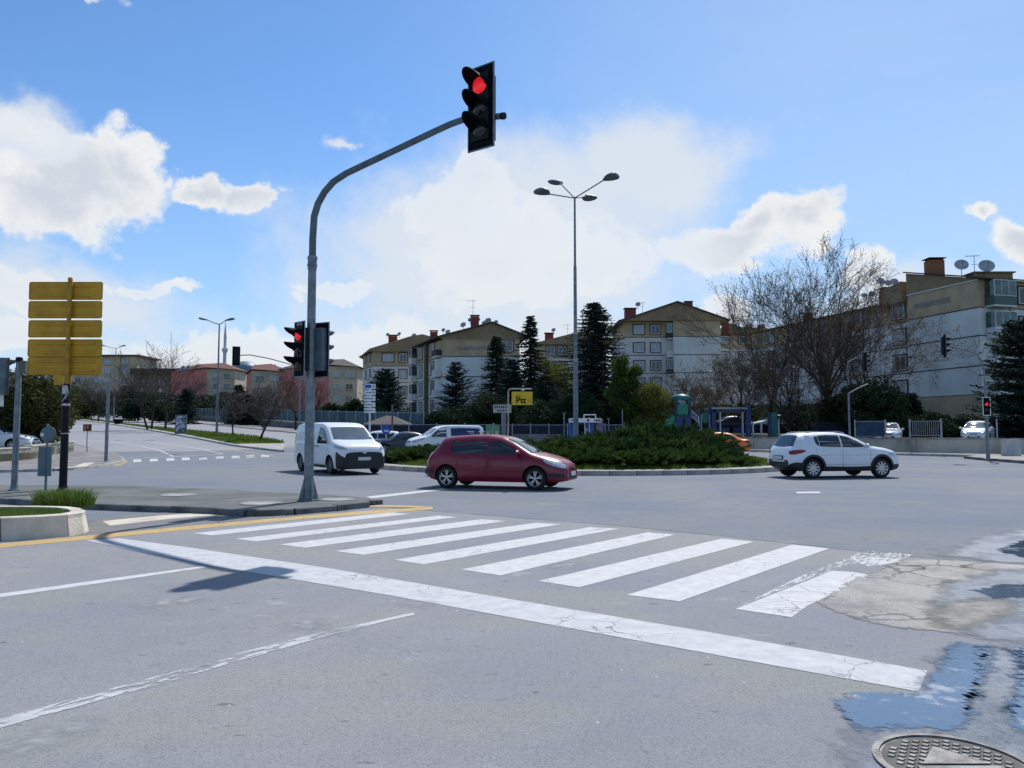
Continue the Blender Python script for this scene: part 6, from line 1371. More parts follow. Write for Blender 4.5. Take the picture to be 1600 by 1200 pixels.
# ---- mosque
gz = 7.35; Dm = 290; xm = Xat(381,Dm); mo_ = thing('mosque', 'mosque with a pale blue dome and arched windows between the beige blocks', 'mosque', (xm, Dm, gz)); MB1 = pm('mosque_blue', (.17,.30,.38), .6, scale=.6, var=.2); LEAD = pm('dome_lead', (.13,.21,.27), .5, scale=.4, var=.15); zq = lambda v: Zat(v,Dm)-gz
r = 20.5*Dm/FPX
m = MB(); m.lathe([(r,zq(577))]+[(r*math.cos(a), zq(577)+r*.62*math.sin(a)) for a in [R(k*10) for k in range(1,9)]]+[(.01,zq(577)+r*.62)], n=28); m.build('dome', LEAD, mo_, smooth=True)
m = MB(); m.lathe([(r*.98,zq(590)),(r*.98,zq(577.2))], n=28); dr = m.build('drum', MB1, mo_, smooth=True)
for k in range(9):
    a = R(-160+k*17.5); m = MB(); m.box((math.cos(a)*r*.985, math.sin(a)*r*.985, zq(583)), (.9,.25,1.6), a+PI/2); m.build('window', BGLASS, dr)
m = MB(); m.box((0,2,zq(592)/2), (r*2.5,r*2,zq(592))); hb = m.build('hall', MB1, mo_)
for k in range(4):
    cx = -r*.93+k*r*.62; m = MB(); m.lathe([(r*.3,zq(598)),(r*.3*.8,zq(594.5)),(.01,zq(592.5))], c=(cx,-r*.95,0), n=14); m.build('small_dome', pm('pale_lead', (.35,.42,.48), .6), mo_, smooth=True)
    pts = [(cx-r*.24,zq(625)),(cx+r*.24,zq(625)),(cx+r*.24,zq(606))]+[(cx+r*.24*math.cos(a),zq(606)+r*.24*math.sin(a)) for a in [R(t) for t in (30,60,90,120,150)]]+[(cx-r*.24,zq(606))]
    m = MB(); plate_xz(m, pts, -r*.92, -r*.905+.05); m.build('arch', FRAME, hb)
    m = MB(); plate_xz(m, [(x_*.9+cx*.1,z_-.3) for x_,z_ in pts], -r*.93, -r*.921); m.build('arch_glass', BGLASS, hb)
xm2 = Xat(349,Dm+5); mi = thing('minaret', 'slender white minaret with one balcony and a pointed spire', 'minaret', (xm2, Dm+5, gz)); zq = lambda v: Zat(v,Dm+5)-gz; k_ = (Dm+5)/FPX
STN = pm('pale_minaret_stone', (.55,.57,.63), .8, scale=.3, var=.1)
m = MB(); m.lathe([(3.4*k_,0),(3.4*k_,zq(575)),(2.7*k_,zq(572)),(2.6*k_,zq(552))], n=16); m.build('shaft', STN, mi, smooth=True)
m = MB(); m.lathe([(2.6*k_,zq(552)),(4.6*k_,zq(547.5)),(4.6*k_,zq(544.5)),(3.6*k_,zq(544.4)),(2.3*k_,zq(544))], n=16); m.build('balcony', STN, mi)
m = MB(); m.lathe([(2.3*k_,zq(544)),(2.2*k_,zq(528))], n=16); m.build('upper_shaft', STN, mi, smooth=True)
m = MB(); m.lathe([(2.5*k_,zq(528)),(1.6*k_,zq(518)),(.5*k_,zq(506)),(.1*k_,zq(499))], n=14); m.build('spire', STN, mi, smooth=True)
# ---- pavilion, playground, pergola, fences
D = 74; o = thing('pavilion', 'gatehouse pavilion with a low brown tiled pyramid roof behind the parked cars', 'pavilion', (Xat(607,D), D, terr(D))); z0 = terr(D); k_ = D/FPX; zp = lambda v: Zat(v,D)-z0
m = MB(); a_, c_ = 34*k_, 22*k_; m.add([(-a_,-2,zp(663)),(a_,-2,zp(663)),(a_,3,zp(663)),(-a_,3,zp(663)),(-6*k_,.5,zp(649.5)),(6*k_,.5,zp(649.5)),(-a_,-2,zp(664.5)),(a_,-2,zp(664.5)),(a_,3,zp(664.5)),(-a_,3,zp(664.5))], [(0,1,5,4),(1,2,5),(2,3,4,5),(3,0,4),(6,9,8,7),(0,6,7,1),(1,7,8,2),(3,9,6,0)]); m.build('roof', pm('weathered_tile', (.11,.09,.08), .9, scale=5, var=.35), o)
for xq in (-30,-10,12,30): m = MB(); m.box((xq*k_,-1.6,zp(664)/2), (.25,.25,zp(664))); m.build('column', BEIGE, o)
m = MB(); m.box((-14*k_,0,zp(664)/2), (20*k_,2.4,zp(664)-.02)); m.build('wall', pm('pale_render', (.30,.30,.32), .9), o)
m = MB(); m.box((-16*k_,-1.25,zp(671)), (1.1,.06,1.3)); m.build('window', BGLASS, o)
def fence(label, P, h, zb, post_sp, panel, postm, railed=False, dz=None, alt=None, group=None):
    x0_, y0_ = P[0][0], P[0][1]; base = zb if dz is None else 0; o = thing('fence', label, 'fence', (x0_, y0_, 0))
    for A, B in zip(P, P[1:]):
        A, B = V2(A), V2(B); n = max(1, round((B-A).length/post_sp)); u = (B-A)/n; ang = math.atan2(u.y,u.x)
        for k in range(n+1):
            p = A+u*k; zg = zb if dz is None else terr(p.y)+dz
            if k < n or B == V2(P[-1]): m = MB(); m.box((p.x-x0_,p.y-y0_,zg+h/2+.03), (.08,.08,h+.06), ang); m.build('post', postm, o)
            if k < n and (railed or panel):
                c = p+u/2; zg = zb if dz is None else terr(c.y)+dz; sl = 0 if dz is None else math.atan2(terr(p.y+u.y)-terr(p.y), u.length)
                T = Matrix.Translation((c.x-x0_,c.y-y0_,zg)) @ Matrix.Rotation(ang,4,'Z') @ Matrix.Rotation(-sl,4,'Y'); m = MB(); W_ = u.length-.12
                if railed:
                    for z in (.12, h-.08): m.box((0,0,z), (W_,.035,.035), M4=T)
                    nb = int(W_/.14)
                    for q in range(nb+1): m.box((-W_/2+W_*q/nb,0,h/2), (.022,.022,h-.2), M4=T)
                    tag(m.build('railing_bars', postm, o), kind='stuff')
                else:
                    m.box((0,0,h*.5), (W_,.02,h*.86), M4=T); m.build('panel', panel if not (alt and k % 3 == 1) else alt, o)
                    m = MB(); m.box((0,-.02,h*.95), (W_,.04,.05), M4=T); m.box((0,-.02,h*.06), (W_,.04,.05), M4=T); m.build('rail', postm, o)
    return o
NV = pm('navy_mesh_panel', (.012,.018,.05), .8, scale=3, var=.3); TEAL = pm('teal_fence_panel', (.03,.10,.13), .7, scale=1.5, var=.3); BLU2 = pm('blue_fence_panel', (.012,.055,.11), .7, scale=1.5, var=.3); PW = pm('pale_fence_post', (.36,.37,.42), .7)
off = lambda p, d: (p[0]+d*.5, p[1]+d)
fr_ = [off(p,.15) for p in RW]
fence('row of pale posts without panels on the retaining wall at the right', [(60,37.8),(44.1,42.5),(33.3,47.4),(30.9,49.1)], 1.15, 1.24, 2.6, None, PW)
fence('short white barred railing on the retaining wall right of the white sedan', [(Xat(1470,49.3),49.3),(Xat(1421,51.2),51.2)], 1.15, 1.24, 2.4, None, PW, True)
fence('dark navy fence behind the terrace cars of the right block', [(58,52),(38,59.5),(24.5,63)], 1.7, .75, 2.6, NV, pm('dark_post', (.03,.035,.05), .7))
fence('short blue panel fence on the retaining wall beside the white sedan', [(Xat(1383,52.4),52.4),(24.0,53.9)], 1.15, 1.24, 2.4, BLU2, PW)
fence('dark navy fence behind the playground and pergola', [(27,68.5),(12,71),(9.2,71.5)], 1.6, .75, 2.4, NV, MATS['dark_post'])
fence('dark navy fence with pale posts left of the playground and behind the kiosk', [(9.2,63.2),(4.6,64.0),(-1.5,64.5)], 1.3, .95, 1.5, NV, PW)
fence('navy fence between the yellow hanging sign and the parked vans', [(-1.6,66.0),(-14.0,68.5)], 1.7, .62, 2.6, NV, PW)
F0 = M0+n_*17.2
fence('teal and blue panel fence on the low wall along the hill road', [tuple(F0+u_*10), tuple(F0+u_*90), tuple(F0+u_*135)], 1.7, 0, 3.0, TEAL, pm('pale_teal_post', (.30,.42,.45), .6), dz=.95, alt=BLU2)
lw = thing('low_wall', 'low concrete wall under the teal fence along the hill road', 'wall', (F0.x, F0.y, 0))
for k in range(12, 135, 6):
    a, b = F0+u_*(k-2)-n_*.2, F0+u_*(k+3.97)-n_*.2; m = MB(); m.prism([(p.x-F0.x,p.y-F0.y) for p in (a, b, b+n_*.35, a+n_*.35)], lambda p: terr(p[1]+F0.y)-.1, lambda p: terr(p[1]+F0.y)+.93); m.build('wall_panel', CONC_D, lw)
# slope wall in the plaza beyond the van
o = thing('ramp_wall', 'low grey stepped ramp wall between the yellow sign and the kiosk', 'wall', (Xat(840,60.5), 60.5, terr(60.5)))
k_ = 60.5/FPX
for i in range(4): m = MB(); m.box((0,i*.55,.14+i*.13), ((100-i*8)*k_,.5,.28+i*.26)); m.build('step', CONC_D, o)
# left plaza wall with green fence
LWp = [G2(-160,742), G2(0,728), G2(48,724), G2(82,712)]; LWp[3] = (LWp[3][0]+.2, LWp[3][1]+2)
lw2 = thing('low_wall', 'low weathered wall curving round the left corner plaza in front of the olive tree', 'wall', (LWp[1][0], LWp[1][1], 0))
zt_ = [.72,.78,.86,.95]
for i in range(3):
    A, B = V2(LWp[i]), V2(LWp[i+1]); n = max(1, round((B-A).length/2.2)); t = (B-A).normalized(); nr = Vector((-t.y,t.x))
    for k in range(n):
        p, q = A.lerp(B,k/n), A.lerp(B,(k+1)/n)-t*.015; z_ = zt_[i]+(zt_[i+1]-zt_[i])*k/n
        m = MB(); m.prism([(w_.x-LWp[1][0], w_.y-LWp[1][1]) for w_ in (p, q, q+nr*.3, p+nr*.3)], 0, z_); m.build('wall_panel', pm('mossy_concrete', (.27,.28,.24), .92, scale=1.4, col2=(.16,.17,.13), lo=.35, hi=.6, bump=.5), lw2)
        m = MB(); m.prism([(w_.x-LWp[1][0], w_.y-LWp[1][1]) for w_ in (p-nr*.03, q-nr*.03, q+nr*.33, p+nr*.33)], z_, z_+.06); m.build('coping', CONC_L, lw2)
slab('terrace', [LWp[0], LWp[1], LWp[2], LWp[3], (LWp[3][0]-6,LWp[3][1]+9), (-90,60), (-90,38)], .55, EARTH)
fence('dark green panel fence behind the round sign at the left', [(Xat(36,46),46), (Xat(76,50),50)], 2.0, .5, 1.6, pm('dark_green_panel', (.02,.06,.055), .7), pm('dark_green_post', (.02,.05,.045), .7))
# playground
D = 63; z0 = 1.0; zp = lambda v: Zat(v,D)-z0; k_ = D/FPX; o = thing('play_tower', 'playground tower with a turquoise domed canopy and blue posts', 'playground tower', (Xat(1065,D), D, z0))
PB = pm('play_blue', (.015,.045,.17), .5); PT = pm('play_teal', (.015,.17,.145), .5); PG = pm('play_green', (.015,.23,.14), .5); PW2 = pm('play_white', (.55,.56,.6), .5)
for sx in (-1,1):
    for sy in (-1,1): m = MB(); m.tube([(sx*11*k_, sy*.6, 0),(sx*11*k_, sy*.6, zp(621))], .07, 8); m.build('post', PB, o, smooth=True)
m = MB(); vs = []; fs = []; n = 16
for j, (rr, vz) in enumerate(((15,624),(14,620.5),(10,617.5),(5,616),(.5,615.5))):
    for k in range(n): a = 2*PI*k/n; wv = 1+.06*math.cos(4*a) if j < 2 else 1; vs.append((math.cos(a)*rr*k_*wv, math.sin(a)*rr*k_*.75*wv, zp(vz)-(.12*abs(math.sin(2*a)) if j == 0 else 0)))
for j in range(4):
    for k in range(n): fs.append((j*n+k,j*n+(k+1)%n,(j+1)*n+(k+1)%n,(j+1)*n+k))
m.add(vs, fs); m.lathe([(.06,zp(616)),(.06,zp(614.5)),(.01,zp(613.8))], n=8); m.build('canopy', PT, o, smooth=True)
m = MB(); m.box((0,0,zp(650)), (24*k_,1.4,.1)); m.build('deck', PB, o)
m = MB(); m.box((-1*k_,-.68,zp(640)), (16*k_,.05,zp(632)-zp(648))); m.build('panel', PG, o)
m = MB(); m.box((-6*k_,-.62,zp(662)), (11*k_,.04,zp(652)-zp(672))); m.box((7*k_,-.62,zp(662)), (9*k_,.04,zp(652)-zp(672))); m.build('lower_panel', PB, o)
m = MB(); m.box((6*k_,-.72,zp(669)), (10*k_,.05,6*k_)); m.build('white_panel', PW2, o); m = MB(); m.box((4*k_,-.755,zp(669)), (3*k_,.02,3*k_)); m.build('emblem', PB, o)
m = MB(); m.tube([(12*k_,-.6,zp(641)),(24*k_,-.6,zp(652)),(25*k_,-.6,zp(674))], .04, 6); m.tube([(12*k_,-.6,zp(650)),(24*k_,-.6,zp(661))], .04, 6)
for q in range(6): x_ = (13+q*2)*k_; m.tube([(x_,-.6,zp(642+q*1.9)),(x_,-.6,zp(651+q*1.9))], .018, 5)
m.build('stair_rail', PW2, o)
m = MB(); m.tube([(-12*k_,-.2,zp(650)),(-16*k_,-.2,zp(655)),(-22*k_,-.4,zp(657)),(-27*k_,-.8,zp(656.5))], .05, 6); m.build('slide_rail', PW2, o)
m = MB(); m.tube([(-11*k_,0,zp(652)),(-15*k_,0,zp(656)),(-19*k_,-.3,zp(664)),(-21*k_,-.8,zp(671))], [.5,.5,.5,.55], 12); m.build('tube_slide', pm('slide_green', (.05,.32,.13), .4), o, smooth=True)
m = MB(); m.box((-22*k_,.3,zp(646)), (20*k_,.06,4.5*k_)); m.build('side_panel', PG, o); m = MB(); m.box((-14*k_,.2,zp(641)), (7*k_,.3,8*k_)); m.build('grey_panel', pm('play_grey', (.13,.14,.15), .7), o)
o = thing('climbing_frame', 'lower play frame with two blue posts and a teal panel right of the play tower', 'play frame', (Xat(1101,D), D, z0))
for x_, v in ((-10,640),(10,633)): m = MB(); m.box((x_*k_,0,zp(v)/2), (5*k_ if x_ < 0 else 7*k_,.25,zp(v))); m.build('post', PB, o)
m = MB(); m.box((1*k_,0,zp(653)), (10*k_,.08,16*k_)); m.build('panel', PT, o)
m = MB(); m.tube([(-6*k_,-.15,0),(-6*k_,-.15,zp(648))], .04, 6); m.tube([(7*k_,-.15,0),(7*k_,-.15,zp(648))], .04, 6); m.build('rail', PW2, o)
D = 62.5; o = thing('pergola', 'pergola shelter with a pale flat roof edge on blue posts beside the playground', 'pergola', (Xat(1140,D), D, z0)); zp = lambda v: Zat(v,D)-z0; k_ = D/FPX
m = MB(); m.box((0,1.2,zp(638)), (54*k_,2.8,.16)); m.build('roof', pm('pergola_cream', (.42,.40,.33), .7), o); m = MB(); m.box((0,1.2,zp(642)), (52*k_,2.6,.2)); m.build('beam', PB, o)
for x_, mt, w_ in ((-15,PW2,.1),(20,PW2,.1),(29,PB,.38),(-25,PB,.3)): m = MB(); m.box((x_*k_,0,zp(640 if x_ != 29 else 632)/2), (w_,.2,zp(640 if x_ != 29 else 632))); m.build('post', mt, o)
for x_ in (-18,0,18): m = MB(); m.box((x_*k_,1.0,.45), (1.2,.4,.06)); m.box((x_*k_,1.2,.75), (1.2,.06,.4)); m.build('bench_slab', PB, o)
o = thing('climbing_frame', 'teal and blue climbing frame posts under the bare trees right of the pergola', 'play frame', (Xat(1198,D), D, z0))
for x_, mt, v, w_ in ((-22,PW2,660,.12),(-9,PW2,660,.12),(4,PB,645,.2),(11,PT,645,.45),(18,PW2,655,.1)): m = MB(); m.box((x_*k_,0,zp(v)/2), (w_,.16,zp(v))); m.build('post', mt, o)
m = MB(); m.box((0,0,zp(654)), (20*k_,.1,.12)); m.build('rail', PT, o)

# ================================================================== trees
def tubes_np(segs, sides):
    """segs: array (n,8) p0 p1 r0 r1"""
    S = np.asarray(segs); p0, p1, r0, r1 = S[:,0:3], S[:,3:6], S[:,6], S[:,7]; d = p1-p0; d /= np.linalg.norm(d,axis=1,keepdims=True)+1e-9
    ref = np.where(np.abs(d[:,2:3]) < .9, np.array([[0,0,1.]]), np.array([[1.,0,0]])); a = np.cross(d, ref); a /= np.linalg.norm(a,axis=1,keepdims=True)+1e-9; b = np.cross(d, a)
    V = []
    for (p, r) in ((p0,r0),(p1,r1)):
        for k in range(sides): t = 2*PI*k/sides; V.append(p+(a*math.cos(t)+b*math.sin(t))*r[:,None])
    V = np.stack(V,1).reshape(-1,3); i = (np.arange(len(S))*2*sides)[:,None]; F = np.concatenate([np.concatenate([i+k, i+(k+1)%sides, i+sides+(k+1)%sides, i+sides+k],1) for k in range(sides)])
    return V, F
def skeleton(rs, H, trunk_h, r0, spread, nmain=5, up=.75, levels=5, twig=2, wob=.18, droop=0.0, multi=1):
    big, small, tips = [], [], []
    def grow(p, d, ln, r, lev):
        n = 3 if lev < 2 else 2; q = p.copy(); rr = r
        for k in range(n):
            d = d + rs.normal(0, wob, 3) + np.array([0,0,.05-droop*lev*.06]); d /= np.linalg.norm(d); q2 = q+d*ln/n; r2 = rr*.84
            (big if rr > .022 else small).append((*q,*q2,rr,r2)); q = q2; rr = r2
            if lev >= 1 and lev < levels and k < n-1 and rs.rand() < .85:
                side(q, d, ln, rr, lev)
        if lev < levels:
            for _ in range(2 if lev < levels-1 else twig): side(q, d, ln, rr, lev, .85)
        else: tips.append(q)
        if lev >= levels-1: tips.append(q*.5+p*.5)
    def side(q, d, ln, rr, lev, k=1.0):
        o = rs.normal(0,1,3); o -= d*np.dot(o,d); o /= np.linalg.norm(o)+1e-9; a = rs.uniform(.35,.8)*spread
        nd = d*math.cos(a)+o*math.sin(a); grow(q, nd, ln*rs.uniform(.58,.82), rr*rs.uniform(.55,.75), lev+1)
    for mlt in range(multi):
        p = np.array([0,0,0.]) + (rs.normal(0,.25,3)*[1,1,0] if multi > 1 else 0); d = np.array([rs.normal(0,.06),rs.normal(0,.06),1.]) + (rs.normal(0,.25,3)*[1,1,0] if multi > 1 else 0); d /= np.linalg.norm(d)
        rr = r0; n = 5
        for k in range(n): d2 = d+rs.normal(0,.04,3); d2 /= np.linalg.norm(d2); q = p+d2*trunk_h/n; big.append((*p,*q,rr,rr*.93)); p = q; rr *= .93
        for k in range(nmain):
            a = 2*PI*(k+rs.rand()*.6)/nmain; t = rs.uniform(.25,.7)*spread*(1.3-up*.5); nd = np.array([math.cos(a)*math.sin(t), math.sin(a)*math.sin(t), math.cos(t)]); grow(p-np.array([0,0,rs.uniform(0,trunk_h*.25)]), nd, (H-trunk_h)*rs.uniform(.30,.42), rr*.62, 1)
        grow(p, d, (H-trunk_h)*.42, rr*.8, 1)
    return big, small, tips
BARK = pm('grey_bark', (.065,.055,.05), .95, scale=6, var=.3, bump=.5, bscale=20); TWIG = pm('brown_twigs', (.075,.058,.05), .95, scale=.8, var=.25); TWIGP = pm('mauve_twigs', (.105,.07,.07), .95, scale=.8, var=.25); BARKD = pm('dark_bark', (.035,.03,.028), .95, scale=6, var=.3)
def bare_tree(name, label, cat, seed, H, trunk_h, r0, spread, levels=5, nmain=5, twm=TWIG, bark=BARK, min_tw=.006, buds=None, budn=0, multi=1, wob=.18, up=.75, group=None, twig=2):
    rs = np.random.RandomState(seed); big, small, tips = skeleton(rs, H, trunk_h, r0, spread, nmain, up, levels, twig, wob, 0, multi)
    root = thing(name, label, cat, group=group)
    V, F = tubes_np(big, 7); mesh_np('trunk', V, F, bark, root, True)
    S = np.array(small); S[:,6:8] = np.maximum(S[:,6:8], min_tw); V, F = tubes_np(S, 3); cr = mesh_np('crown', V, F, twm, root)
    if buds: 
        T = np.array(tips); n = len(T); P = np.repeat(T, budn, 0)+rs.normal(0,.16,(n*budn,3)); leafcards('leaves', P, .09, buds, root, rs)
    return root
def leafcards(name, P, s, mat, parent, rs, flat=0.0, aspect=1.0, up=0.0):
    n = len(P); a = rs.normal(0,1,(n,3)); a[:,2] *= (1-flat); a /= np.linalg.norm(a,axis=1,keepdims=True); b = rs.normal(0,1,(n,3)); b[:,2] *= (1-flat); b -= a*np.sum(a*b,1,keepdims=True); b /= np.linalg.norm(b,axis=1,keepdims=True)+1e-9
    sz = s*rs.uniform(.6,1.5,n)[:,None]; a *= sz*aspect; b *= sz
    V = np.stack([P-a*.5, P+b*.5, P+a*.5, P-b*.5],1).reshape(-1,3); i = np.arange(n)[:,None]*4; return mesh_np(name, V, np.concatenate([i,i+1,i+2,i+3],1), mat, parent)
def leafy_tree(name, label, cat, seed, H, Rr, trunk_h, mat, n=16000, s=.13, r0=.14, squash=1.0, lobes=26, group=None, airy=.0, bark=BARKD):
    rs = np.random.RandomState(seed); root = thing(name, label, cat, group=group)
    big, small, tips = skeleton(rs, H*.92, trunk_h, r0, .95, 6, .6, 4, 2, .16)
    V, F = tubes_np(big, 6); mesh_np('trunk', V, F, bark, root, True)
    if small: V, F = tubes_np(small, 3); mesh_np('branches', V, F, bark, root)
    C = []; hz = (H-trunk_h*.8)/2; cz = trunk_h*.8+hz
    while len(C) < lobes:
        p = rs.uniform(-1,1,3)
        if np.linalg.norm(p) < 1: C.append(np.array([p[0]*Rr*.8, p[1]*Rr*.8, cz+p[2]*hz*.85*squash]))
    C = np.array(C); rad = rs.uniform(.22,.42,lobes)*Rr; k = rs.randint(0,lobes,n); v = rs.normal(0,1,(n,3)); v /= np.linalg.norm(v,axis=1,keepdims=True); v *= (rs.uniform(0.25,1,n)**(.5))[:,None]
    P = C[k]+v*rad[k][:,None]*np.array([1,1,.8]); P += rs.normal(0,.05,P.shape); P = P[P[:,2] > trunk_h*.5]
    leafcards('crown', P, s, mat, root, rs); return root
def conifer(name, label, cat, seed, H, Rr, mat, nb=420, blades=30, droop=.25, top=1.0, clear=.06, group=None, layered=False, bl=.34, upturn=.0, shape=.85):
    rs = np.random.RandomState(seed); root = thing(name, label, cat, group=group)
    V, F = tubes_np([(0,0,0,0,0,H*.5,.02*H+.05,.013*H+.03),(0,0,H*.5,0,0,H*.97,.013*H+.03,.015)], 8); mesh_np('trunk', V, F, BARKD, root, True)
    nb = int(nb*1.45); zs = np.sort(rs.uniform(clear,.985,nb)) if not layered else np.sort(np.where(rs.rand(nb) < .55, np.round(rs.uniform(clear,.985,nb)*11)/11+rs.normal(0,.016,nb), rs.uniform(clear,.985,nb)))
    zs = np.clip(zs,.03,.985); segs = []; P = []; Dd = []
    lump = rs.uniform(.72,1.15,9)
    for t in zs:
        a = rs.uniform(0,2*PI); prof = ((1-t)**shape)*top + .04; ln = Rr*prof*rs.uniform(.62,1.12)*lump[int(a/2/PI*8.99)]*(1 if t > .15 else .85)
        d = np.array([math.cos(a), math.sin(a), -droop*(1-t)+upturn*.6+.05]); p0 = np.array([0,0,t*H]); m_ = 4; pts = [p0]
        for k in range(m_): dd = d.copy(); dd[2] += (-droop*.5+k*.22*(upturn+.25)); dd /= np.linalg.norm(dd); pts.append(pts[-1]+dd*ln/m_)
        for k in range(m_): segs.append((*pts[k],*pts[k+1],.012+.008*Rr*(1-k/m_),.008))
        nbk = max(5,int(blades*(.35+.65*prof))); tt = rs.uniform(.12,1.0,nbk)*m_
        for q in tt:
            k = min(int(q),m_-1); f = q-k; p = pts[k]*(1-f)+pts[k+1]*f; dr = pts[min(k+1,m_)]-pts[k]; dr /= np.linalg.norm(dr)+1e-9; sd = np.array([-dr[1],dr[0],0])*rs.choice([-1,1])*rs.uniform(.4,1.1); w_ = dr*rs.uniform(.4,1)+sd+np.array([0,0,rs.uniform(-.45,.18)]); w_ /= np.linalg.norm(w_); P.append(p); Dd.append(w_*bl*rs.uniform(.5,1.25)*(.45+.55*(1-q/m_*.5)))
    V, F = tubes_np(segs, 3); mesh_np('branches', V, F, BARKD, root)
    P = np.array(P); Dd = np.array(Dd); n = len(P); u = np.cross(Dd, rs.normal(0,1,(n,3))); u /= np.linalg.norm(u,axis=1,keepdims=True)+1e-9; wv = u*np.linalg.norm(Dd,axis=1,keepdims=True)*.2
    V = np.stack([P-wv*.4, P+Dd*.55-wv, P+Dd, P+Dd*.55+wv, P+wv*.4],1).reshape(-1,3); i = np.arange(n)[:,None]*5; F = np.concatenate([np.concatenate([i,i+1,i+2,i+3],1), np.concatenate([i,i+3,i+4,i+4],1)[:0]]) if False else np.concatenate([i,i+1,i+2,i+3],1)
    mesh_np('crown', V, F, mat, root); return root
NEED = foliage('dark_needles', (.020,.040,.030), (.038,.062,.042), .12, .7); NEEDB = foliage('blue_needles', (.018,.032,.038), (.03,.048,.05), .08, .7)
LG = foliage('spring_green_leaves', (.045,.085,.018), (.085,.13,.028), .3, .5); LY = foliage('yellow_green_leaves', (.11,.13,.025), (.17,.17,.04), .35, .5); LO = foliage('olive_leaves', (.045,.055,.018), (.08,.085,.03), .25, .4); LD = foliage('dark_evergreen_leaves', (.020,.038,.020), (.040,.062,.028), .18, .6); JUN = foliage('juniper_needles', (.045,.09,.02), (.09,.14,.03), .15, 1.2); JUND = foliage('juniper_dark', (.030,.062,.022), (.055,.09,.028), .12, 1.2); BUD = foliage('reddish_buds', (.13,.08,.05), (.10,.10,.04), .3, .8)
def pl(o, u, D, vb=None, rz=None, dz=0.0, z=None): o.location = (Xat(u,D), D, (terr(D) if z is None else z)+dz-.05); o.rotation_euler = (0,0,rnd.uniform(0,6) if rz is None else rz); return o
def hgt(vt, D, z=None): return Zat(vt,D)-(terr(D) if z is None else z)
# conifers of the centre
TZ = .75
pl(conifer('spruce_tree', 'tall narrow spruce with a thin bare-looking top, left of the lamp post', 'tree', 11, hgt(490,80), 5.4, NEED, 520, 32, .3, shape=1.0), 829, 80)
pl(conifer('spruce_tree', 'big broad dark spruce just right of the lamp post', 'tree', 12, hgt(470,70), 5.8, NEED, 720, 38, .26, shape=.68), 931, 70)
pl(conifer('spruce_tree', 'dark spruce in front of the lettered block, left of the thin-topped spruce', 'tree', 13, hgt(523,84), 4.4, NEED, 500, 32, .25, shape=.7), 776, 84)
pl(conifer('cedar_tree', 'dark cedar in front of the left wing block beside the white direction boards', 'tree', 14, hgt(577,95), 4.6, NEED, 380, 34, .05, layered=True, shape=.5, upturn=.25), 602, 95)
pl(conifer('cedar_tree', 'open layered cedar before the balconies of the lettered block', 'tree', 15, hgt(565,90), 4.4, NEEDB, 330, 30, .08, layered=True, shape=.62, upturn=.2), 712, 90)
pl(conifer('spruce_tree', 'shorter dark spruce filling the gap between the two tallest spruces', 'tree', 16, hgt(560,78), 3.8, NEED, 380, 30, .25, shape=.7), 800, 78)
pl(conifer('spruce_tree', 'dark conifer behind the yellow hanging sign', 'tree', 17, hgt(585,72), 3.4, NEED, 380, 30, .25, shape=.7), 852, 72)
pl(leafy_tree('green_tree', 'rounded mid-green tree right of the broad dark spruce', 'tree', 21, hgt(545,65), 2.05, 1.3, LG, 20000, .14, .16, lobes=40), 984, 65)
pl(leafy_tree('green_tree', 'yellow-green budding tree left of the play tower', 'tree', 22, hgt(590,64), 2.2, 1.0, LY, 10000, .12, .12, lobes=44), 1022, 64)
pl(leafy_tree('green_tree', 'yellow-green tree between the thin-topped spruce and the lamp post', 'tree', 23, hgt(552,90), 3.4, 1.6, LY, 16000, .16, .14), 868, 90)
pl(leafy_tree('evergreen_tree', 'dark evergreen thicket at the foot of the spruces left of the kiosk', 'tree', 24, hgt(618,68), 3.4, .3, LD, 15000, .16, .1), 868, 68)
pl(leafy_tree('evergreen_tree', 'dark evergreen behind the kiosk at the foot of the broad spruce', 'tree', 25, hgt(612,66), 3.2, .3, LD, 15000, .16, .1), 925, 67)
pl(leafy_tree('evergreen_tree', 'dark evergreen under the yellow-green tree left of the play tower', 'tree', 26, hgt(625,70), 3.2, .3, LD, 13000, .16, .1), 990, 69)
pl(leafy_tree('evergreen_tree', 'dark evergreen behind the minivan left of the yellow hanging sign', 'tree', 27, hgt(615,74), 3.6, .3, LD, 15000, .17, .1), 765, 75)
pl(leafy_tree('evergreen_tree', 'dark evergreen under the open cedar behind the minivan', 'tree', 28, hgt(640,78), 3.4, .3, LD, 12000, .17, .1), 700, 79)
# bare trees on the right
BT1 = pl(bare_tree('bare_tree', 'largest bare tree rising above the roofs left of the right block', 'tree', 31, hgt(372,66,TZ), 4.6, .30, .66, 6, 7, TWIG, BARK, .012, BUD, 1, wob=.17, twig=3), 1292, 66, z=TZ); BT1.scale = (.95,.95,.87)
pl(bare_tree('bare_tree', 'bare tree with upright pale branches left of the largest one', 'tree', 32, hgt(425,69,TZ), 4.0, .2, .52, 6, 5, TWIG, BARK, .011, BUD, 1, wob=.14, twig=2), 1200, 69, z=TZ)
pl(bare_tree('bare_tree', 'dense reddish bare tree in front of the right block, right of the largest one', 'tree', 33, hgt(462,62,TZ), 2.6, .18, .9, 6, 6, TWIGP, BARK, .011, BUD, 1, twig=2), 1352, 62, z=TZ)
pl(bare_tree('bare_tree', 'low spreading brown bare tree over the pergola', 'tree', 34, hgt(540,66,TZ), 1.8, .16, 1.05, 6, 6, TWIGP, BARKD, .011, BUD, 1, twig=2), 1160, 66, z=TZ)
pl(bare_tree('bare_tree', 'brown bare tree between the pergola and the largest tree', 'tree', 35, hgt(515,64,TZ), 1.8, .17, 1.0, 6, 6, TWIGP, BARKD, .011, BUD, 1, twig=2), 1232, 64, z=TZ)
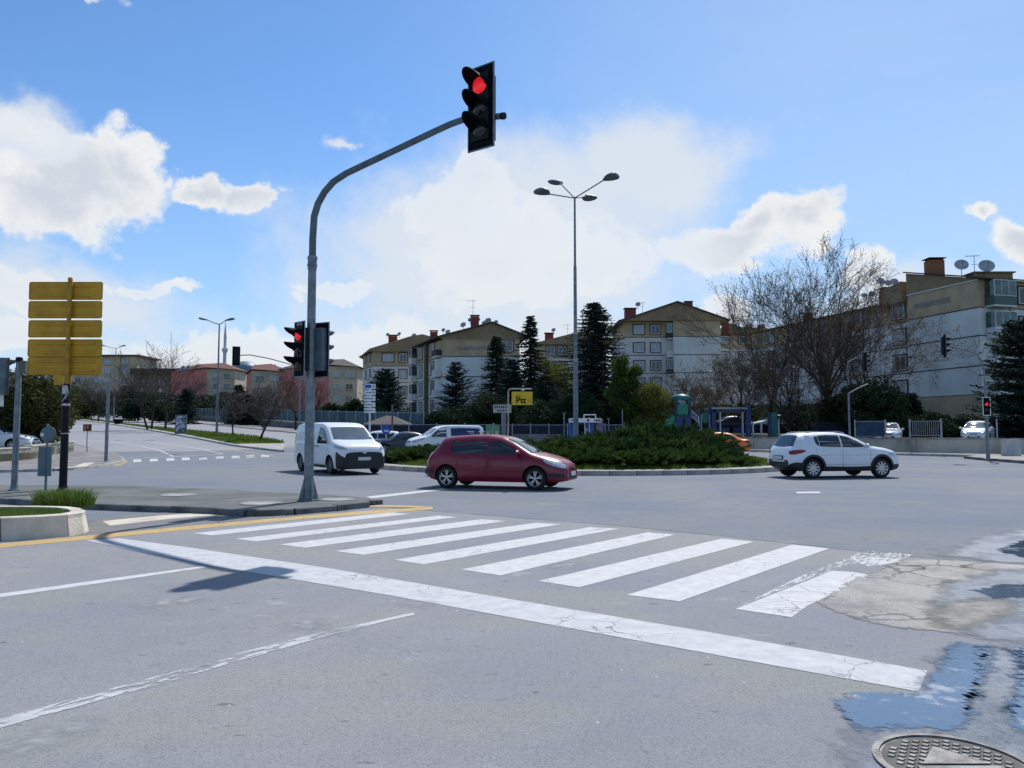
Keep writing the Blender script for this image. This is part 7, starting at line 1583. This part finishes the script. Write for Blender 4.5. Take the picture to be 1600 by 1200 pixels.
pl(bare_tree('bare_tree', 'purple-grey bare tree behind the play tower before the blank gable', 'tree', 36, hgt(575,80), 1.6, .12, .95, 5, 6, TWIGP, BARKD, .012, BUD, 1, twig=3), 1078, 80)
pl(bare_tree('bare_tree', 'small brown bare tree right of the play tower', 'tree', 37, hgt(590,74,TZ), 1.4, .12, 1.0, 5, 5, TWIGP, BARKD, .011, BUD, 1, twig=3), 1122, 74, z=TZ)
pl(bare_tree('bare_tree', 'bare tree whose twigs spread across the brown corner of the right block', 'tree', 38, hgt(480,70,TZ), 2.2, .16, .95, 6, 6, TWIG, BARK, .011, BUD, 1, twig=2), 1318, 72, z=TZ)
for i, (u, D, vt, lab) in enumerate(((1360,60,592,'dark rounded evergreen behind the white sedan on the terrace'),(1338,64,600,'dark evergreen clump left of the one behind the terrace sedan'),(1290,68,640,'dark bush at the foot of the largest bare tree'),(1250,70,632,'dark bush under the brown bare trees'),(1190,76,640,'dark bush behind the blue and teal climbing posts'),(1140,78,645,'dark bush behind the pergola'))):
    pl(leafy_tree('evergreen_tree', lab, 'tree', 40+i, hgt(vt,D,TZ), 3.0 if i < 2 else 3.6, .2, LD, 14000, .15, .1), u, D, z=TZ)
pl(conifer('conifer', 'small pointed conifer before the blank wall of the right block', 'tree', 50, hgt(612,64,TZ), 2.1, NEED, 300, 26, .15, shape=.7), 1425, 64, z=TZ)
for i, (u, lab) in enumerate(((1450,'low flat dark hedge behind the white railing, left half'),(1488,'low flat dark hedge behind the white railing, right half'))):
    o = leafy_tree('hedge', lab, 'hedge', 60+i, 2.2, 2.6, .1, LD, 14000, .13, .06, lobes=30); pl(o, u, 60, z=TZ)
pl(conifer('cedar_tree', 'dark layered cedar hanging in at the right edge of the view', 'tree', 51, hgt(498,56,TZ), 4.6, NEED, 560, 40, .12, layered=True, shape=.42, upturn=.1, bl=.42), 1612, 56, z=TZ)
# left side
o = pl(leafy_tree('olive_tree', 'broad olive-green tree behind the low wall at the left edge', 'tree', 71, hgt(588,47), 3.1, 1.3, LO, 30000, .12, .16, lobes=34), 42, 46)
pl(leafy_tree('olive_tree', 'second olive-green tree at the very left edge behind the signal post', 'tree', 72, hgt(580,52), 3.4, 1.4, LO, 20000, .14, .16), -22, 52)
pl(leafy_tree('olive_tree', 'darker round tree behind the yellow boards, up the hill road', 'tree', 73, hgt(606,80), 3.6, 1.5, LO, 16000, .18, .16), 52, 84)
def bt(seed, label, u, D, vt, mat=TWIG, spread=.75, th=None, name='bare_tree', mt=.014, lv=5, multi=1, r0=.16): H = hgt(vt, D); return pl(bare_tree(name, label, 'tree', seed, H, th or H*.25, r0, spread, lv, 5, mat, BARKD, mt, multi=multi, twig=2), u, D)
q = G(259,674); bt(81, 'tallest bare tree on the median, right of the twin-trunked one', 259, q.y, 540, spread=.7)
q = G(233,672); bt(82, 'twin-trunked bare tree on the median behind the grey post', 233, q.y, 552, multi=2, spread=.75)
q = G(365,684); bt(83, 'small bare tree on the median right of the double-armed lamp', 365, q.y+1, 603, spread=.85, r0=.1)
q = G(404,691); bt(84, 'small many-branched bare tree at the near tip of the median', 405, q.y+.6, 598, spread=.85, multi=2, r0=.09)
for i, (u, v) in enumerate(((133,655),(143,657.5),(154,659.5),(170,662.5))): q = G(u, v); bt(85+i, ('leftmost','second','third','fourth')[i]+' of the four dark-trunked median trees far up the hill road', u, q.y, 588+i*2, spread=.85, mt=.02, lv=4)
for i, (u, D, vt, lab) in enumerate(((300,150,585,'bare tree in front of the pink gabled wall'),(440,120,575,'pinkish bare tree in front of the beige block by the distant signal'),(410,125,590,'bare tree left of the distant signal mast, behind the teal fence'),(492,118,585,'bare tree behind the main signal pole before the pink wall'),(462,100,602,'small dark-trunked bare tree beside the distant signal mast'),(210,170,570,'bare tree behind the far carriageway left of the tall median trees'),(120,190,575,'bare tree behind the yellow boards by the far bend'))):
    bt(95+i, lab, u, D, vt, TWIGP if i in (1,3) else TWIG, .9, mt=.022, lv=5 if i < 2 else 4)
for i, (u, D, vt, rr, mat, kind, lab) in enumerate(((292,135,605,3.6,NEED,'c','dark conifer with low boughs left of the poster case'),(372,130,600,3.0,NEED,'c','dark conifer below the mosque dome'),(200,165,602,4.5,LD,'l','dark green tree behind the far double-armed lamp'),(215,150,622,4.0,LD,'l','dark shrubby tree left of the tall median trees'),(250,150,630,4,LD,'l','dark tree behind the tallest bare median tree'),(530,108,630,2.8,LD,'l','dark bush before the pink wall right of the signal pole'),(556,100,622,2.6,LD,'l','dark bush left of the white direction boards'),(585,92,628,2.4,LD,'l','dark bush right below the white direction boards'),(140,180,612,7,LD,'l','dark trees at the top of the hill road'),(80,165,600,7,LO,'l','olive trees beyond the bend of the hill road'),(505,112,640,2.4,LD,'l','low dark bush just right of the signal pole behind the fence'),(645,88,648,2.6,LD,'l','low dark bush right of the pavilion'),(388,125,615,2.6,NEED,'c','narrow dark conifer right of the one below the dome'))):
    H = hgt(vt, D); o = conifer('conifer', lab, 'tree', 110+i, H, rr, mat, 260, 24, .2, shape=.6, bl=.5) if kind == 'c' else leafy_tree('evergreen_tree', lab, 'tree', 110+i, H, rr, H*.12, mat, 9000, .28, .12)
    pl(o, u, D)
# hazy far wood on the skyline between the buildings
def belt(label, u0, u1, D, v0, v1, n, mat, seed):
    rs = np.random.RandomState(seed); P = []
    while len(P) < n:
        u = rs.uniform(u0,u1); t = rs.rand(); top = v0+6*noise.noise(Vector((u*.05,seed,0)))+3*noise.noise(Vector((u*.2,seed,0))); P.append(tuple(AT(u, v1+(top-v1)*t**.7, D+rs.uniform(-4,4))))
    P = np.array(P); o = leafcards('tree_belt', P-np.array([Xat(u0,D),D,0]), .5, mat, None, rs); o.location = (Xat(u0,D), D, 0); tag(o, label, 'trees', kind='stuff')
belt('far dark wood filling the skyline behind the hill road', -100, 560, 205, 616, 655, 15000, LD, 5)
belt('dark undergrowth behind the playground fence', 800, 1420, 98, 634, 672, 9000, LD, 6)

# ---- junipers on the roundabout
JIN = foliage('juniper_inner_shade', (.012,.022,.010), (.022,.034,.014), .06, 1.2)  # shade in the gaps between plumes, put into the colour of the inner blades
def juniper_mesh(seed, n, Rr, H, mat):
    rs = np.random.RandomState(seed); nb = 64; P = []; Dd = []; TT = []
    for b in range(nb):
        a = rs.uniform(0,2*PI); el = rs.uniform(.12,1.25); ln = Rr*rs.uniform(.7,1.1)*(math.cos(el)*.75+.35); d = np.array([math.cos(a)*math.cos(el), math.sin(a)*math.cos(el), math.sin(el)*H/Rr*1.25]); p = np.array([rs.normal(0,Rr*.12),rs.normal(0,Rr*.12),.02])
        for k in range(n//nb):
            t = rs.uniform(.2,1.0); q = p+d*ln*t+rs.normal(0,.05*Rr*(1.15-t),3)*[1,1,.6]; TT.append(t); q[2] = max(q[2],.02); w_ = d/np.linalg.norm(d)*rs.uniform(.7,1.2)+rs.normal(0,.38,3)+np.array([0,0,.25]); w_ /= np.linalg.norm(w_); P.append(q); Dd.append(w_*rs.uniform(.09,.20))
    P = np.array(P); Dd = np.array(Dd); m_ = len(P); u = np.cross(Dd, rs.normal(0,1,(m_,3))); u /= np.linalg.norm(u,axis=1,keepdims=True)+1e-9; u *= .021
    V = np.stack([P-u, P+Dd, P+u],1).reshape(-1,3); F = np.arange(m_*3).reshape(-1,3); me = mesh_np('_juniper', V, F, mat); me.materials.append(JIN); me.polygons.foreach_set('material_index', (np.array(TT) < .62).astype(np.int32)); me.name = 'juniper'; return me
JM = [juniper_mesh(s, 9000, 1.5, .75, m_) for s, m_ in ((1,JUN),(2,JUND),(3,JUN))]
def isz(x, y): r = math.hypot(x-RC.x, y-RC.y); return float(np.interp(r, [0,3.5,6.5,RR-1.5,RR-.75,RR], [.8,.72,.55,.3,.17,.16]))
GRPJ = 'spreading junipers massed on the roundabout'
def jun(u, D, s, sz, k, label=None, group=True):
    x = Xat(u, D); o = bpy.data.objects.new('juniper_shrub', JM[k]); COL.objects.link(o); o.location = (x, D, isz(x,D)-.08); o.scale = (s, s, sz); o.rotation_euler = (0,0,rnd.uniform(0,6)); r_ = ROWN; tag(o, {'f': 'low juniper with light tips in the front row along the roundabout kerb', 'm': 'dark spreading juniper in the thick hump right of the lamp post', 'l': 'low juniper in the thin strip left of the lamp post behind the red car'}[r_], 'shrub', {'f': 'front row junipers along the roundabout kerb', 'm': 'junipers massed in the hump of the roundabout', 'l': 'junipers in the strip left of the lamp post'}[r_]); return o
ROWN = 'f'
for i in range(13):      # front row, lighter, low
    u = 742+i*36; jun(min(u,1150)+rnd.uniform(-6,6), 30.35+abs(i-5.6)**2*.055+rnd.uniform(-.2,.2), rnd.uniform(.8,1.05)*(.75 if u > 1110 else 1), rnd.uniform(.8,1.1)*(.6 if u > 1110 else 1), rnd.choice((0,2)))
ROWN = 'm'
for i in range(22):      # second row
    u = 720+i*19.2; D = 32.9+abs(i-13)*.12+rnd.uniform(-.5,.5); jun(u, D, rnd.uniform(.95,1.25)*(.65 if u > 1090 else 1), .8 if u < 880 else rnd.uniform(1.0,1.3)*(.55 if u > 1090 else 1), rnd.choice((0,1,2)))
for u, D, s, sz in ((965,36,1.3,1.5),(1010,36.5,1.35,1.9),(1050,36,1.4,2.05),(1085,36.5,1.2,1.8),(1105,36.5,.9,1.2),(1030,35,1.25,1.45),(1075,34.8,1.25,1.5),(1105,35.5,1.1,1.15),(1125,36.0,.8,.7),(1140,35.0,.7,.5),(985,38,1.3,1.4),(940,37,1.2,1.0),(1060,39,1.4,1.9),(1075,40,1.2,1.6),(1020,40,1.4,1.6)): jun(u, D, s, sz, rnd.choice((0,1,1)))
ROWN = 'l'
for u, D, s, sz in ((740,38,1.2,.9),(790,39,1.2,.8),(840,40,1.3,.8),(880,41,1.3,.9),(620,35.5,.8,.8),(650,35,.85,.9),(665,36.5,1,.9),(690,35.5,.95,.9),(600,38,.8,.7),(640,39,1.0,.9)): jun(u, D, s, sz, rnd.choice((0,1)))
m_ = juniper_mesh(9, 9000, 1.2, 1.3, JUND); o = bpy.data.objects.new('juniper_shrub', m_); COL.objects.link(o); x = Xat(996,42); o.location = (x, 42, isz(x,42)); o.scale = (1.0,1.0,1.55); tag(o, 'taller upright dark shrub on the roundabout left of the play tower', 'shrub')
tag(blades('grass', [(RC.x+math.cos(a)*r, RC.y+math.sin(a)*r, isz(RC.x+math.cos(a)*r, RC.y+math.sin(a)*r)-.02) for a, r in [(rnd.uniform(PI,2*PI), rnd.uniform(7.2,RR-.8)) for _ in range(26000)]], .05, .14, .025, F_GRASS2, seed=12), 'rough grass ring between the kerb and the junipers of the roundabout', 'grass', kind='stuff')
